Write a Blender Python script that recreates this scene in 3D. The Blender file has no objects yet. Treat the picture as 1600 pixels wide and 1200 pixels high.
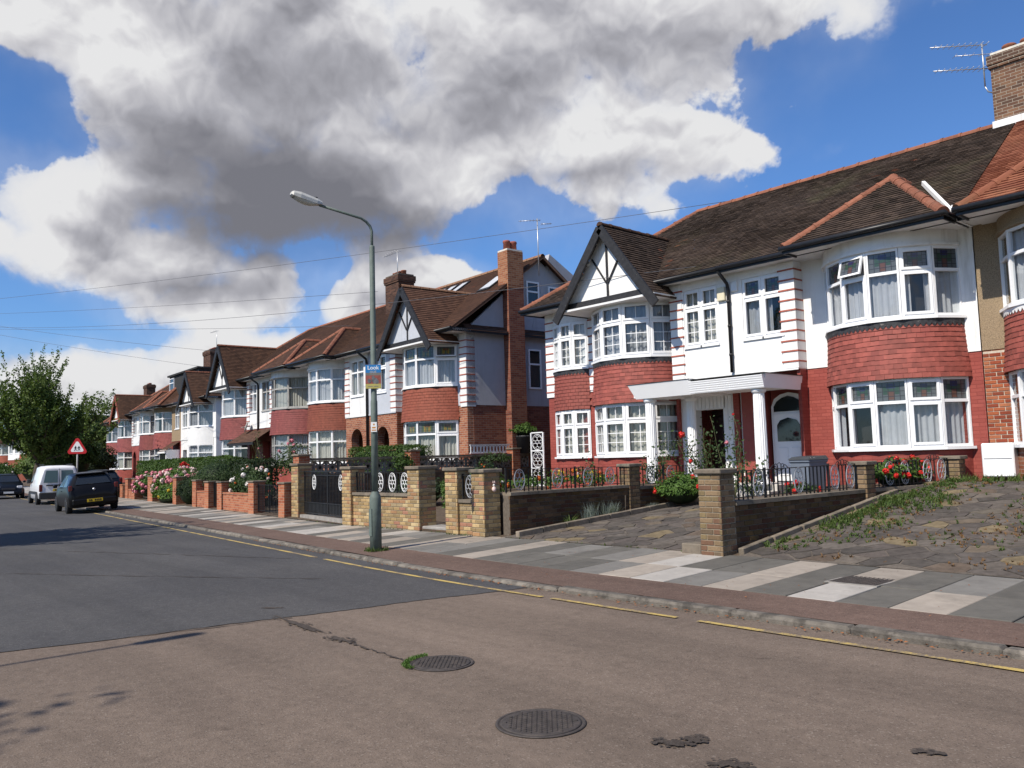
import bpy, bmesh, math, random
from mathutils import Vector, Matrix, noise
random.seed(7)
R = math.radians
scene = bpy.context.scene
col = scene.collection

# ------------------------------------------------------------------ camera
cam_data = bpy.data.cameras.new('camera')
cam = bpy.data.objects.new('camera', cam_data)
col.objects.link(cam)
scene.camera = cam
cam_data.sensor_width = 36.0
cam_data.lens = 36.0 * 1300.0 / 1600.0
cam_data.clip_start = 0.05
cam_data.clip_end = 3000
YAW, PITCH, ROLL = R(41.6), math.atan(115 / 1300.0), 0.028
_f0 = Vector((-math.cos(YAW), math.sin(YAW), 0))
_r0 = Vector((math.sin(YAW), math.cos(YAW), 0))
_fw = _f0 * math.cos(PITCH) + Vector((0, 0, 1)) * math.sin(PITCH)
_up = _r0.cross(_fw)
_r = _r0 * math.cos(ROLL) - _up * math.sin(ROLL)
_u = _r0 * math.sin(ROLL) + _up * math.cos(ROLL)
cam.matrix_world = Matrix(((_r.x, _u.x, -_fw.x, 0), (_r.y, _u.y, -_fw.y, 0), (_r.z, _u.z, -_fw.z, 1.6), (0, 0, 0, 1)))

# ------------------------------------------------------------------ sun, sky, exposure
SUN_EL = R(47)
SUN_H = Vector((0.035, -0.999, 0)).normalized()          # towards the sun, on the ground
SUN_DIR = Vector((SUN_H.x * math.cos(SUN_EL), SUN_H.y * math.cos(SUN_EL), math.sin(SUN_EL)))
sun_data = bpy.data.lights.new('sun', 'SUN')
sun_data.energy = 5.0
sun_data.angle = R(0.53)
sun_data.color = (1.0, 0.93, 0.82)
sun = bpy.data.objects.new('sun', sun_data)
col.objects.link(sun)
sun.location = (0, -20, 40)
sun.rotation_euler = SUN_DIR.to_track_quat('Z', 'Y').to_euler()

world = bpy.data.worlds.new('World')
scene.world = world
world.use_nodes = True
scene.view_settings.view_transform = 'Standard'
scene.view_settings.look = 'None'
scene.view_settings.exposure = 0.2
scene.view_settings.gamma = 1.0
scene.view_settings.use_curve_mapping = False
scene.cycles.max_bounces = 5
scene.cycles.diffuse_bounces = 3
scene.cycles.glossy_bounces = 2
scene.cycles.transparent_max_bounces = 12

class G:
    """tiny node-graph helper"""
    def __init__(s, tree):
        s.t = tree
        s.n = tree.nodes
        s.l = tree.links
    def node(s, kind, **kw):
        nd = s.n.new(kind)
        for k, v in kw.items():
            setattr(nd, k, v)
        return nd
    def put(s, sock, v):
        if isinstance(v, bpy.types.NodeSocket):
            s.l.new(v, sock)
        elif v is not None:
            if hasattr(sock.default_value, '__len__') and not isinstance(v, (int, float)):
                v = tuple(v)
                if len(sock.default_value) == 4 and len(v) == 3:
                    v = v + (1.0,)
            sock.default_value = v
    def math(s, op, a, b=None, c=None, clamp=False):
        nd = s.node('ShaderNodeMath', operation=op, use_clamp=clamp)
        for i, v in enumerate((a, b, c)):
            if v is not None:
                s.put(nd.inputs[i], v)
        return nd.outputs[0]
    def vmath(s, op, a, b=None, scale=None):
        nd = s.node('ShaderNodeVectorMath', operation=op)
        s.put(nd.inputs[0], a)
        if b is not None:
            s.put(nd.inputs[1], b)
        if scale is not None:
            s.put(nd.inputs['Scale'], scale)
        return nd.outputs['Value'] if op in ('DOT_PRODUCT', 'LENGTH', 'DISTANCE') else nd.outputs['Vector']
    def mix(s, fac, a, b, mode='MIX'):
        nd = s.node('ShaderNodeMix', data_type='RGBA', blend_type=mode)
        s.put(nd.inputs[0], fac)
        s.put(nd.inputs[6], a)
        s.put(nd.inputs[7], b)
        return nd.outputs[2]
    def noise(s, vec, scale, detail=4, rough=0.55, out='Fac', dist=0.0):
        nd = s.node('ShaderNodeTexNoise')
        if vec is not None:
            s.put(nd.inputs['Vector'], vec)
        s.put(nd.inputs['Scale'], scale)
        s.put(nd.inputs['Detail'], detail)
        s.put(nd.inputs['Roughness'], rough)
        s.put(nd.inputs['Distortion'], dist)
        return nd.outputs[out]
    def ramp(s, fac, stops, interp='LINEAR'):
        nd = s.node('ShaderNodeValToRGB')
        nd.color_ramp.interpolation = interp
        el = nd.color_ramp.elements
        while len(el) > 1:
            el.remove(el[-1])
        for i, (p, c) in enumerate(stops):
            e = el[0] if i == 0 else el.new(p)
            e.position = p
            if not hasattr(c, '__len__'):
                c = (c, c, c)
            e.color = tuple(c) + ((1.0,) if len(c) == 3 else ())
        s.put(nd.inputs[0], fac)
        return nd.outputs[0]
    def smooth(s, x, a, b):
        nd = s.node('ShaderNodeMapRange', interpolation_type='SMOOTHSTEP')
        s.put(nd.inputs[0], x)
        nd.inputs[1].default_value = a
        nd.inputs[2].default_value = b
        return nd.outputs[0]


# sky: Nishita daylight with broken cumulus, laid out by compass bearing and elevation
g = G(world.node_tree)
bg = world.node_tree.nodes['Background']
bg.inputs[1].default_value = 0.10
world.cycles.sampling_method = 'MANUAL'
world.cycles.sample_map_resolution = 512
sky = g.node('ShaderNodeTexSky', sky_type='NISHITA', sun_disc=False)
sky.sun_elevation = SUN_EL
sky.sun_rotation = math.atan2(SUN_H.x, SUN_H.y)
sky.air_density = 1.0
sky.dust_density = 0.2
sky.ozone_density = 3.0
dirv = g.node('ShaderNodeTexCoord').outputs['Generated']
dv = g.vmath('NORMALIZE', dirv)
warp = g.noise(dv, 3.0, 3, 0.5, 'Color')
dw = g.vmath('ADD', dv, g.vmath('SCALE', g.vmath('SUBTRACT', warp, (0.5, 0.5, 0.5)), scale=0.08))
warp2 = g.noise(dv, 11.0, 4, 0.6, 'Color')
dw = g.vmath('ADD', dw, g.vmath('SCALE', g.vmath('SUBTRACT', warp2, (0.5, 0.5, 0.5)), scale=0.05))
bx = g.vmath('DOT_PRODUCT', dw, (-math.cos(YAW), math.sin(YAW), 0.0))
by = g.vmath('DOT_PRODUCT', dw, (math.sin(YAW), math.cos(YAW), 0.0))
sep = g.node('ShaderNodeSeparateXYZ')
g.put(sep.inputs[0], dw)
bearing = g.math('ARCTAN2', by, bx)
elev = g.math('ARCSINE', g.math('MAXIMUM', g.math('MINIMUM', sep.outputs[2], 1.0), -1.0))
def field(blobs):
    f = None
    for (a, e, ra, re, w) in blobs:
        u = g.math('DIVIDE', g.math('SUBTRACT', bearing, a), ra)
        v = g.math('DIVIDE', g.math('SUBTRACT', elev, e), re)
        q = g.math('SQRT', g.math('ADD', g.math('MULTIPLY', u, u), g.math('MULTIPLY', v, v)))
        h = g.math('MULTIPLY', g.math('SUBTRACT', 1.35, q), w)
        f = h if f is None else g.math('SMOOTH_MAX', f, h, 0.12)
    return f
clouds = [(-0.263, 0.442, 0.254, 0.146, 1.00), (-0.484, 0.469, 0.231, 0.069, 1.00), (0.052, 0.487, 0.331, 0.135, 1.15), (-0.007, 0.394, 0.200, 0.085, 1.10), (-0.370, 0.379, 0.131, 0.092, 0.95), (0.204, 0.378, 0.096, 0.051, 1.00), (0.120, 0.402, 0.154, 0.081, 0.95), (-0.226, 0.321, 0.204, 0.081, 1.00), (-0.118, 0.352, 0.192, 0.081, 0.95), (0.330, 0.487, 0.162, 0.048, 0.95), (-0.394, 0.309, 0.085, 0.073, 0.95), (-0.496, 0.272, 0.096, 0.055, 1.00), (-0.543, 0.225, 0.035, 0.023, 0.70), (-0.429, 0.224, 0.115, 0.048, 1.00), (-0.335, 0.180, 0.115, 0.040, 0.90), (-0.285, 0.210, 0.062, 0.046, 0.80), (-0.109, 0.212, 0.085, 0.035, 1.05), (-0.182, 0.186, 0.046, 0.038, 0.90), (-0.490, 0.083, 0.096, 0.040, 1.05), (-0.418, 0.077, 0.115, 0.043, 0.95), (-0.285, 0.122, 0.115, 0.038, 0.80)]
shades = [(-0.263, 0.275, 0.215, 0.045, 1.25), (-0.278, 0.325, 0.223, 0.077, 0.85), (-0.179, 0.433, 0.331, 0.108, 0.45), (0.086, 0.339, 0.154, 0.029, 0.55), (-0.369, 0.203, 0.169, 0.023, 0.45), (0.092, 0.478, 0.246, 0.069, 0.34), (-0.133, 0.387, 0.231, 0.069, 0.45), (-0.480, 0.237, 0.085, 0.017, 0.40), (-0.106, 0.190, 0.085, 0.018, 0.35), (-0.465, 0.064, 0.154, 0.023, 0.30)]
fc = field(clouds)
fs = field(shades)
# elsewhere unseen broken cloud, thinned to lower the ambient light
gen = g.math('MULTIPLY', g.math('SUBTRACT', g.noise(dv, 1.7, 3, 0.5), 0.57), 5.0)
away = g.smooth(g.math('ABSOLUTE', bearing), 0.62, 0.95)
high = g.smooth(elev, 0.50, 0.72)
out = g.math('MAXIMUM', away, high)
fc = g.math('ADD', g.math('MULTIPLY', fc, g.math('SUBTRACT', 1.0, out)), g.math('MULTIPLY', gen, out))
n1 = g.noise(dv, 3.6, 5, 0.52)
def cells(vec, scale, feat='F1'):
    nd = g.node('ShaderNodeTexVoronoi', feature=feat)
    g.put(nd.inputs['Vector'], vec)
    nd.inputs['Scale'].default_value = scale
    if feat == 'SMOOTH_F1':
        nd.inputs['Smoothness'].default_value = 0.35
    return nd.outputs['Distance']
wv = g.vmath('ADD', dv, g.vmath('SCALE', g.vmath('SUBTRACT', g.noise(dv, 9.0, 3, 0.6, 'Color'), (0.5, 0.5, 0.5)), scale=0.07))
up_ = g.vmath('ADD', wv, (0.004, -0.004, 0.026))
up2 = g.vmath('ADD', wv, (0.002, -0.002, 0.012))
c1, c1s = cells(wv, 9.0, 'SMOOTH_F1'), cells(up_, 9.0, 'SMOOTH_F1')
c2 = g.math('SUBTRACT', 0.95, g.noise(wv, 14.0, 5, 0.55))
c2s = g.math('SUBTRACT', 0.95, g.noise(up2, 14.0, 3, 0.55))
n2 = g.noise(dv, 30.0, 4, 0.6)
fl = g.math('MULTIPLY', g.math('SUBTRACT', n1, 0.5), 1.5)
fl = g.math('ADD', fl, g.math('MULTIPLY', g.math('SUBTRACT', 0.45, c1), 0.95))
fl = g.math('ADD', fl, g.math('MULTIPLY', g.math('SUBTRACT', 0.45, c2), 1.0))
fl = g.math('ADD', fl, g.math('MULTIPLY', g.math('SUBTRACT', n2, 0.5), 0.45))
dens = g.math('ADD', fc, fl)
n3 = g.noise(dv, 3.2, 4, 0.5)
thick = g.smooth(g.math('ADD', fs, g.math('MULTIPLY', g.math('SUBTRACT', n3, 0.5), 0.9)), -0.05, 1.25)
soft = g.math('MAXIMUM', g.smooth(g.noise(dv, 2.3, 2, 0.5), 0.42, 0.62), g.math('MULTIPLY', thick, 1.2), clamp=True)
crisp = g.smooth(dens, 0.30, 0.46)
loose = g.smooth(dens, 0.10, 0.75)
alpha = g.math('ADD', g.math('MULTIPLY', crisp, g.math('SUBTRACT', 1.0, g.math('MULTIPLY', soft, 0.75))), g.math('MULTIPLY', loose, g.math('MULTIPLY', soft, 0.75)))
wisp = g.math('MULTIPLY', g.smooth(g.math('ADD', fc, g.math('MULTIPLY', g.math('SUBTRACT', n1, 0.5), 2.5)), -0.2, 0.6), 0.18)
alpha = g.math('MAXIMUM', alpha, wisp)
# light and dark inside the cloud: billows lit from above, thick flat grey bases
thick = g.math('MAXIMUM', g.math('MULTIPLY', thick, g.math('SUBTRACT', 1.0, out)), g.math('MULTIPLY', g.smooth(dens, 0.6, 2.2), g.math('MULTIPLY', out, 0.6)))
relief = g.math('ADD', g.math('MULTIPLY', g.math('SUBTRACT', c1, c1s), 1.5), g.math('MULTIPLY', g.math('SUBTRACT', c2, c2s), 1.6))
relief = g.math('MULTIPLY', relief, g.math('SUBTRACT', 1.0, g.math('MULTIPLY', thick, 0.68)))
body = g.math('MULTIPLY', g.smooth(dens, 0.45, 1.5), 0.16)
shade = g.math('ADD', g.math('ADD', thick, g.math('ADD', body, g.math('MULTIPLY', g.math('SUBTRACT', n3, 0.5), 0.45))), relief, clamp=True)
ccol = g.ramp(shade, [(0.0, (1.0, 1.0, 1.01)), (0.2, (0.80, 0.795, 0.83)), (0.5, (0.52, 0.52, 0.57)), (0.8, (0.33, 0.33, 0.37)), (1.0, (0.235, 0.238, 0.275))])
ccol = g.vmath('SCALE', ccol, scale=6.9)
blue = g.mix(1.0, sky.outputs[0], (0.62, 0.88, 1.22), 'MULTIPLY')
mixc = g.mix(alpha, blue, ccol)
g.l.new(mixc, bg.inputs[0])


# ------------------------------------------------------------------ materials
MATS = {}
def newmat(name):
    m = bpy.data.materials.new(name)
    m.use_nodes = True
    g = G(m.node_tree)
    bs = m.node_tree.nodes['Principled BSDF']
    MATS[name] = m
    return m, g, bs
def coords(g, kind='Object'):
    return g.node('ShaderNodeTexCoord').outputs[kind]
def geo_pos(g):
    return g.node('ShaderNodeNewGeometry').outputs['Position']
def bump(g, bs, h, strength=0.3, dist=0.02):
    b = g.node('ShaderNodeBump')
    b.inputs['Strength'].default_value = strength
    b.inputs['Distance'].default_value = dist
    g.put(b.inputs['Height'], h)
    g.l.new(b.outputs[0], bs.inputs['Normal'])
def rgb(h):
    """sRGB hex -> linear"""
    v = [int(h[i:i + 2], 16) / 255 for i in (0, 2, 4)]
    return tuple(c / 12.92 if c <= 0.04045 else ((c + 0.055) / 1.055) ** 2.4 for c in v)
def plain(name, c, rough=0.7, scale=6.0, amt=0.12, bmp=0.0, bscale=60.0, metal=0.0, spec=0.35, stain=None, rand=0.0, coat=0.0, streak=None):
    m, g, bs = newmat(name)
    p = geo_pos(g)
    n = g.noise(p, scale, 5, 0.6)
    dark = tuple(x * (1 - amt) for x in c)
    lite = tuple(min(1, x * (1 + amt)) for x in c)
    cc = g.mix(g.ramp(n, [(0.3, 0.0), (0.7, 1.0)]), dark, lite)
    if stain:
        sc, sca, lo, hi = stain
        s = g.noise(p, sca, 6, 0.65)
        cc = g.mix(g.smooth(s, lo, hi), cc, sc)
    if streak:
        mp = g.node('ShaderNodeMapping')
        mp.inputs['Scale'].default_value = (5.0, 5.0, 0.45)
        g.l.new(p, mp.inputs['Vector'])
        sn = g.math('MULTIPLY', g.smooth(g.noise(mp.outputs[0], 1.0, 5, 0.65), 0.5, 0.78), g.smooth(g.noise(p, 0.6, 3, 0.6), 0.35, 0.65))
        cc = g.mix(g.math('MULTIPLY', sn, streak[1]), cc, streak[0])
        gr = g.smooth(g.noise(p, 11.0, 5, 0.7), 0.62, 0.74)
        cc = g.mix(g.math('MULTIPLY', gr, streak[1] * 0.6), cc, streak[0])
    if rand:
        oi = g.node('ShaderNodeObjectInfo').outputs['Random']
        cc = g.mix(1.0, cc, g.ramp(oi, [(0, 1 - rand), (1, 1 + rand)]), 'MULTIPLY')
    g.put(bs.inputs['Base Color'], cc)
    bs.inputs['Roughness'].default_value = rough
    bs.inputs['Metallic'].default_value = metal
    bs.inputs['Specular IOR Level'].default_value = spec
    bs.inputs['Coat Weight'].default_value = coat
    if bmp:
        bump(g, bs, g.noise(p, bscale, 4, 0.6), bmp, 0.01)
    return m
def brickmat(name, cols, mortar, bw=0.225, bh=0.075, ms=0.006, rough=0.9, dirt=None, flat=None):
    """bricks by UV in metres; cols = ramp colours picked per brick"""
    m, g, bs = newmat(name)
    uv = coords(g, 'UV')
    b = g.node('ShaderNodeTexBrick')
    g.put(b.inputs['Vector'], uv)
    g.put(b.inputs['Color1'], (0, 0, 0))
    g.put(b.inputs['Color2'], (1, 1, 1))
    g.put(b.inputs['Mortar'], (0.5, 0.5, 0.5))
    b.inputs['Scale'].default_value = 1.0
    b.inputs['Mortar Size'].default_value = ms
    b.inputs['Mortar Smooth'].default_value = 0.2
    b.inputs['Bias'].default_value = 0.0
    b.inputs['Brick Width'].default_value = bw
    b.inputs['Row Height'].default_value = bh
    p = geo_pos(g)
    n = g.noise(p, 30, 4, 0.6)
    v = g.math('ADD', b.outputs['Color'], g.math('MULTIPLY', g.math('SUBTRACT', n, 0.5), 0.5))
    k = len(cols) - 1
    cc = g.ramp(v, [(i / max(k, 1), c) for i, c in enumerate(cols)])
    if dirt:
        cc = g.mix(g.smooth(g.noise(p, 0.7, 6, 0.7), 0.45, 0.75), cc, dirt)
    if flat is not None:
        cc = g.mix(flat, cc, cols[0])
    cc = g.mix(b.outputs['Fac'], cc, mortar)
    g.put(bs.inputs['Base Color'], cc)
    bs.inputs['Roughness'].default_value = rough
    bs.inputs['Specular IOR Level'].default_value = 0.2
    h = g.math('ADD', g.math('MULTIPLY', g.math('SUBTRACT', 1.0, b.outputs['Fac']), 1.0), g.math('MULTIPLY', n, 0.35))
    bump(g, bs, h, 0.55, 0.008)
    return m
def roofmat(name, cols, moss=None, bw=0.165, bh=0.1, accent=None):
    m, g, bs = newmat(name)
    uv = coords(g, 'UV')
    b = g.node('ShaderNodeTexBrick')
    g.put(b.inputs['Vector'], uv)
    g.put(b.inputs['Color1'], (0, 0, 0))
    g.put(b.inputs['Color2'], (1, 1, 1))
    g.put(b.inputs['Mortar'], (0.0, 0.0, 0.0))
    b.inputs['Scale'].default_value = 1.0
    b.inputs['Mortar Size'].default_value = 0.004
    b.inputs['Brick Width'].default_value = bw
    b.inputs['Row Height'].default_value = bh
    p = geo_pos(g)
    n = g.noise(p, 1.3, 6, 0.65)
    n2 = g.noise(p, 25, 3, 0.6)
    v = g.math('ADD', g.math('MULTIPLY', b.outputs['Color'], 0.38), g.math('ADD', g.math('MULTIPLY', n, 0.62), g.math('MULTIPLY', g.math('SUBTRACT', n2, 0.5), 0.3)))
    k = len(cols) - 1
    cc = g.ramp(v, [(0.15 + 0.7 * i / k, c) for i, c in enumerate(cols)])
    if accent:
        cc = g.mix(g.smooth(g.math('ADD', b.outputs['Color'], g.math('MULTIPLY', g.noise(p, 0.8, 3, 0.6), 0.5)), 1.25, 1.31), cc, accent)
    if moss:
        cc = g.mix(g.math('MULTIPLY', g.smooth(g.noise(p, 0.45, 6, 0.7), 0.52, 0.72), 0.45), cc, moss)
    g.put(bs.inputs['Base Color'], cc)
    bs.inputs['Roughness'].default_value = 0.85
    bs.inputs['Specular IOR Level'].default_value = 0.2
    bump(g, bs, n2, 0.25, 0.01)
    return m
def objrand(name, cols, rough=0.9, amt=0.25, scale=40, bmp=0.4, spec=0.2):
    """colour picked per object"""
    m, g, bs = newmat(name)
    oi = g.node('ShaderNodeObjectInfo').outputs['Random']
    k = len(cols)
    cc = g.ramp(oi, [(i / k, c) for i, c in enumerate(cols)], 'CONSTANT')
    p = geo_pos(g)
    n = g.noise(p, scale, 5, 0.65)
    cc = g.mix(1.0, cc, g.ramp(n, [(0.25, 1 - amt), (0.75, 1 + amt)]), 'MULTIPLY')
    big = g.noise(p, 2.0, 4, 0.6)
    cc = g.mix(1.0, cc, g.ramp(big, [(0.3, 0.82), (0.7, 1.1)]), 'MULTIPLY')
    g.put(bs.inputs['Base Color'], cc)
    bs.inputs['Roughness'].default_value = rough
    bs.inputs['Specular IOR Level'].default_value = spec
    bump(g, bs, n, bmp, 0.006)
    return m
def leafmat(name, cols, scale=5.0, trans=0.35, rough=0.55):
    m, g, bs = newmat(name)
    p = geo_pos(g)
    n = g.math('ADD', g.math('MULTIPLY', g.noise(p, scale, 2, 0.5), 0.6), g.math('MULTIPLY', g.noise(p, scale * 9, 2, 0.5), 0.4))
    k = len(cols) - 1
    cc = g.ramp(n, [(0.32 + 0.36 * i / k, c) for i, c in enumerate(cols)])
    g.put(bs.inputs['Base Color'], cc)
    bs.inputs['Roughness'].default_value = rough
    bs.inputs['Specular IOR Level'].default_value = 0.3
    tr = g.node('ShaderNodeBsdfTranslucent')
    g.put(tr.inputs['Color'], g.mix(1.0, cc, (1.0, 1.0, 0.5), 'MULTIPLY'))
    ms = g.node('ShaderNodeMixShader')
    ms.inputs[0].default_value = trans
    g.l.new(bs.outputs[0], ms.inputs[1])
    g.l.new(tr.outputs[0], ms.inputs[2])
    out = m.node_tree.nodes['Material Output']
    g.l.new(ms.outputs[0], out.inputs['Surface'])
    return m
def glassmat(name, tint, base=0.05):
    m, g, bs = newmat(name)
    tr = g.node('ShaderNodeBsdfTransparent')
    g.put(tr.inputs['Color'], tint)
    gl = g.node('ShaderNodeBsdfGlossy')
    g.put(gl.inputs['Color'], (1, 1, 1))
    gl.inputs['Roughness'].default_value = 0.03
    lw = g.node('ShaderNodeLayerWeight')
    lw.inputs['Blend'].default_value = 0.5
    fz = g.math('MULTIPLY', g.math('POWER', lw.outputs['Facing'], 4.0), 0.7)
    b = g.node('ShaderNodeBump')
    b.inputs['Strength'].default_value = 0.05
    b.inputs['Distance'].default_value = 0.05
    g.put(b.inputs['Height'], g.noise(geo_pos(g), 2.5, 1, 0.4))
    g.l.new(b.outputs[0], gl.inputs['Normal'])
    ms = g.node('ShaderNodeMixShader')
    g.put(ms.inputs[0], g.math('ADD', fz, base, clamp=True))
    g.l.new(tr.outputs[0], ms.inputs[1])
    g.l.new(gl.outputs[0], ms.inputs[2])
    g.l.new(ms.outputs[0], m.node_tree.nodes['Material Output'].inputs['Surface'])
    return m

def asphalt(name, c, c2, spec_col, patch=0.35):
    m, g, bs = newmat(name)
    p = geo_pos(g)
    v = g.node('ShaderNodeTexVoronoi')
    g.put(v.inputs['Vector'], p)
    v.inputs['Scale'].default_value = 95
    grain = g.noise(p, 190, 3, 0.7)
    mid = g.noise(p, 9, 5, 0.7)
    big = g.noise(p, 0.35, 5, 0.6)
    cc = g.mix(g.smooth(big, 0.3, 0.7), c, c2)
    cc = g.mix(1.0, cc, g.ramp(mid, [(0.25, 1 - patch * 0.6), (0.75, 1 + patch * 0.5)]), 'MULTIPLY')
    cc = g.mix(1.0, cc, g.ramp(grain, [(0.3, 0.72), (0.7, 1.28)]), 'MULTIPLY')
    vc = g.node('ShaderNodeSeparateColor')
    g.l.new(v.outputs['Color'], vc.inputs[0])
    cc = g.mix(g.math('MULTIPLY', g.smooth(vc.outputs[0], 0.90, 0.98), 0.45), cc, spec_col)
    cc = g.mix(g.math('MULTIPLY', g.smooth(vc.outputs[1], 0.86, 0.95), 0.4), cc, tuple(x * 0.35 for x in c))
    mp = g.node('ShaderNodeMapping')
    mp.inputs['Scale'].default_value = (0.10, 1.5, 1.0)
    g.l.new(p, mp.inputs['Vector'])
    track = g.noise(mp.outputs[0], 1.0, 4, 0.6)
    cc = g.mix(1.0, cc, g.ramp(track, [(0.3, 0.86), (0.7, 1.14)]), 'MULTIPLY')
    drip = g.noise(p, 3.4, 3, 0.5)
    cc = g.mix(g.math('MULTIPLY', g.smooth(drip, 0.70, 0.78), 0.45), cc, tuple(x * 0.4 for x in c))
    stain = g.noise(p, 1.1, 6, 0.7)
    cc = g.mix(g.math('MULTIPLY', g.smooth(stain, 0.6, 0.74), 0.35), cc, tuple(x * 0.45 for x in c))
    g.put(bs.inputs['Base Color'], cc)
    bs.inputs['Roughness'].default_value = 0.92
    bs.inputs['Specular IOR Level'].default_value = 0.25
    h = g.math('ADD', g.math('MULTIPLY', v.outputs['Distance'], 0.7), g.math('MULTIPLY', grain, 0.5))
    bump(g, bs, h, 0.5, 0.006)
    return m

asphalt('asphalt_grey', (0.058, 0.0565, 0.058), (0.076, 0.073, 0.072), (0.17, 0.165, 0.155))
asphalt('asphalt_brown', (0.137, 0.104, 0.081), (0.168, 0.128, 0.099), (0.27, 0.225, 0.185))
asphalt('tarmac_red', (0.105, 0.068, 0.053), (0.14, 0.092, 0.072), (0.25, 0.19, 0.155))
asphalt('tar', (0.058, 0.046, 0.038), (0.075, 0.06, 0.05), (0.12, 0.11, 0.1))
plain('kerb', (0.165, 0.145, 0.12), 0.9, 9, 0.3, 0.7, 90, stain=((0.075, 0.066, 0.055), 5.0, 0.45, 0.65), rand=0.2)
plain('slab_white', (0.37, 0.342, 0.305), 0.9, 5, 0.1, 0.25, 90, stain=((0.27, 0.25, 0.22), 2.0, 0.5, 0.8), rand=0.06, streak=((0.12, 0.105, 0.088), 0.55))
plain('slab_beige', (0.30, 0.258, 0.212), 0.9, 5, 0.12, 0.25, 90, stain=((0.19, 0.165, 0.135), 2.0, 0.5, 0.8), rand=0.10, streak=((0.12, 0.105, 0.088), 0.55))
plain('slab_grey', (0.175, 0.165, 0.147), 0.9, 5, 0.12, 0.3, 90, stain=((0.11, 0.1, 0.09), 2.0, 0.5, 0.8), rand=0.12, streak=((0.12, 0.105, 0.088), 0.55))
plain('slab_dark', (0.112, 0.104, 0.089), 0.92, 5, 0.15, 0.5, 110, stain=((0.07, 0.066, 0.058), 2.0, 0.5, 0.8), rand=0.12, streak=((0.12, 0.105, 0.088), 0.55))
plain('joint', (0.09, 0.075, 0.06), 1.0, 20, 0.3)
plain('soil', (0.09, 0.065, 0.045), 1.0, 9, 0.4, 0.8, 40)
plain('concrete', (0.28, 0.26, 0.235), 0.92, 6, 0.2, 0.4, 70, stain=((0.15, 0.14, 0.12), 2.5, 0.5, 0.75))
plain('coping', (0.20, 0.165, 0.125), 0.95, 8, 0.3, 0.6, 70, stain=((0.08, 0.075, 0.06), 4, 0.48, 0.7), rand=0.15)
plain('block_screen', (0.24, 0.215, 0.18), 0.95, 8, 0.25, 0.4, 70, stain=((0.09, 0.085, 0.07), 3, 0.48, 0.7))
plain('render_white', (0.80, 0.79, 0.77), 0.85, 3, 0.04, 0.5, 45, stain=((0.62, 0.60, 0.57), 0.9, 0.55, 0.85), streak=((0.36, 0.33, 0.28), 0.55))
plain('render_far', (0.72, 0.715, 0.70), 0.85, 3, 0.05, 0.4, 45, streak=((0.36, 0.33, 0.28), 0.5))
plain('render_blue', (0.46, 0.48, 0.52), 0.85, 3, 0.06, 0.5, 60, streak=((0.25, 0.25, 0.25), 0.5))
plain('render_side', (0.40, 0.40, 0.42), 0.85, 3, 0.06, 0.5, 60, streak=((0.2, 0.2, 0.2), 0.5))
plain('pebbledash', (0.29, 0.215, 0.135), 0.95, 60, 0.45, 1.0, 90)
plain('red_paint', (0.295, 0.070, 0.055), 0.6, 4, 0.12, 0.15, 40, stain=((0.23, 0.05, 0.043), 3, 0.5, 0.8), streak=((0.36, 0.13, 0.10), 0.5))
plain('tile_red', (0.275, 0.072, 0.054), 0.7, 6, 0.2, 0.2, 60, rand=0.2, streak=((0.17, 0.05, 0.04), 0.6), stain=((0.22, 0.05, 0.042), 3, 0.5, 0.8))
plain('tile_wine', (0.23, 0.062, 0.055), 0.7, 6, 0.2, 0.2, 60, rand=0.15)
plain('tile_terra', (0.26, 0.072, 0.042), 0.75, 8, 0.25, 0.3, 60, rand=0.25, stain=((0.2, 0.05, 0.03), 4, 0.5, 0.75))
plain('quoin_red', (0.36, 0.10, 0.065), 0.8, 9, 0.2)
plain('timber_black', (0.022, 0.021, 0.022), 0.6, 12, 0.4, 0.3, 50, stain=((0.16, 0.15, 0.14), 14, 0.64, 0.72))
plain('black_paint', (0.015, 0.015, 0.016), 0.4, 12, 0.3)
plain('lead', (0.035, 0.035, 0.038), 0.6, 12, 0.5, stain=((0.2, 0.18, 0.16), 9, 0.62, 0.7))
plain('upvc', (0.84, 0.84, 0.84), 0.35, 3, 0.02, spec=0.5)
plain('grey_frame', (0.36, 0.35, 0.33), 0.6, 6, 0.15)
plain('curtain', (0.50, 0.495, 0.50), 0.9, 5, 0.08)
plain('curtain_cream', (0.52, 0.49, 0.42), 0.9, 5, 0.08)
plain('curtain_grey', (0.38, 0.385, 0.40), 0.9, 5, 0.1)
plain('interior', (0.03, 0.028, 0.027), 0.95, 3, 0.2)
plain('door_dark', (0.03, 0.012, 0.010), 0.45, 4, 0.3)
plain('door_red', (0.22, 0.03, 0.02), 0.45, 4, 0.2)
plain('porch_step', (0.50, 0.47, 0.43), 0.8, 8, 0.15)
plain('ridge_tan', (0.24, 0.13, 0.075), 0.85, 10, 0.25, 0.3, 60)
plain('terracotta', (0.235, 0.088, 0.05), 0.85, 10, 0.25, 0.3, 60, rand=0.2, stain=((0.18, 0.09, 0.06), 5, 0.5, 0.75))
plain('pot', (0.27, 0.085, 0.06), 0.8, 8, 0.25)
plain('lime', (0.62, 0.58, 0.50), 0.95, 10, 0.2)
plain('cream_plastic', (0.66, 0.60, 0.43), 0.5, 4, 0.05)
plain('iron', (0.018, 0.018, 0.019), 0.5, 20, 0.4)
plain('cast_iron', (0.055, 0.046, 0.041), 0.65, 18, 0.35, 0.4, 120, stain=((0.08, 0.065, 0.055), 9, 0.5, 0.7))
plain('silver', (0.36, 0.37, 0.39), 0.45, 20, 0.15)
plain('white_metal', (0.75, 0.75, 0.74), 0.5, 20, 0.08)
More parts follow.
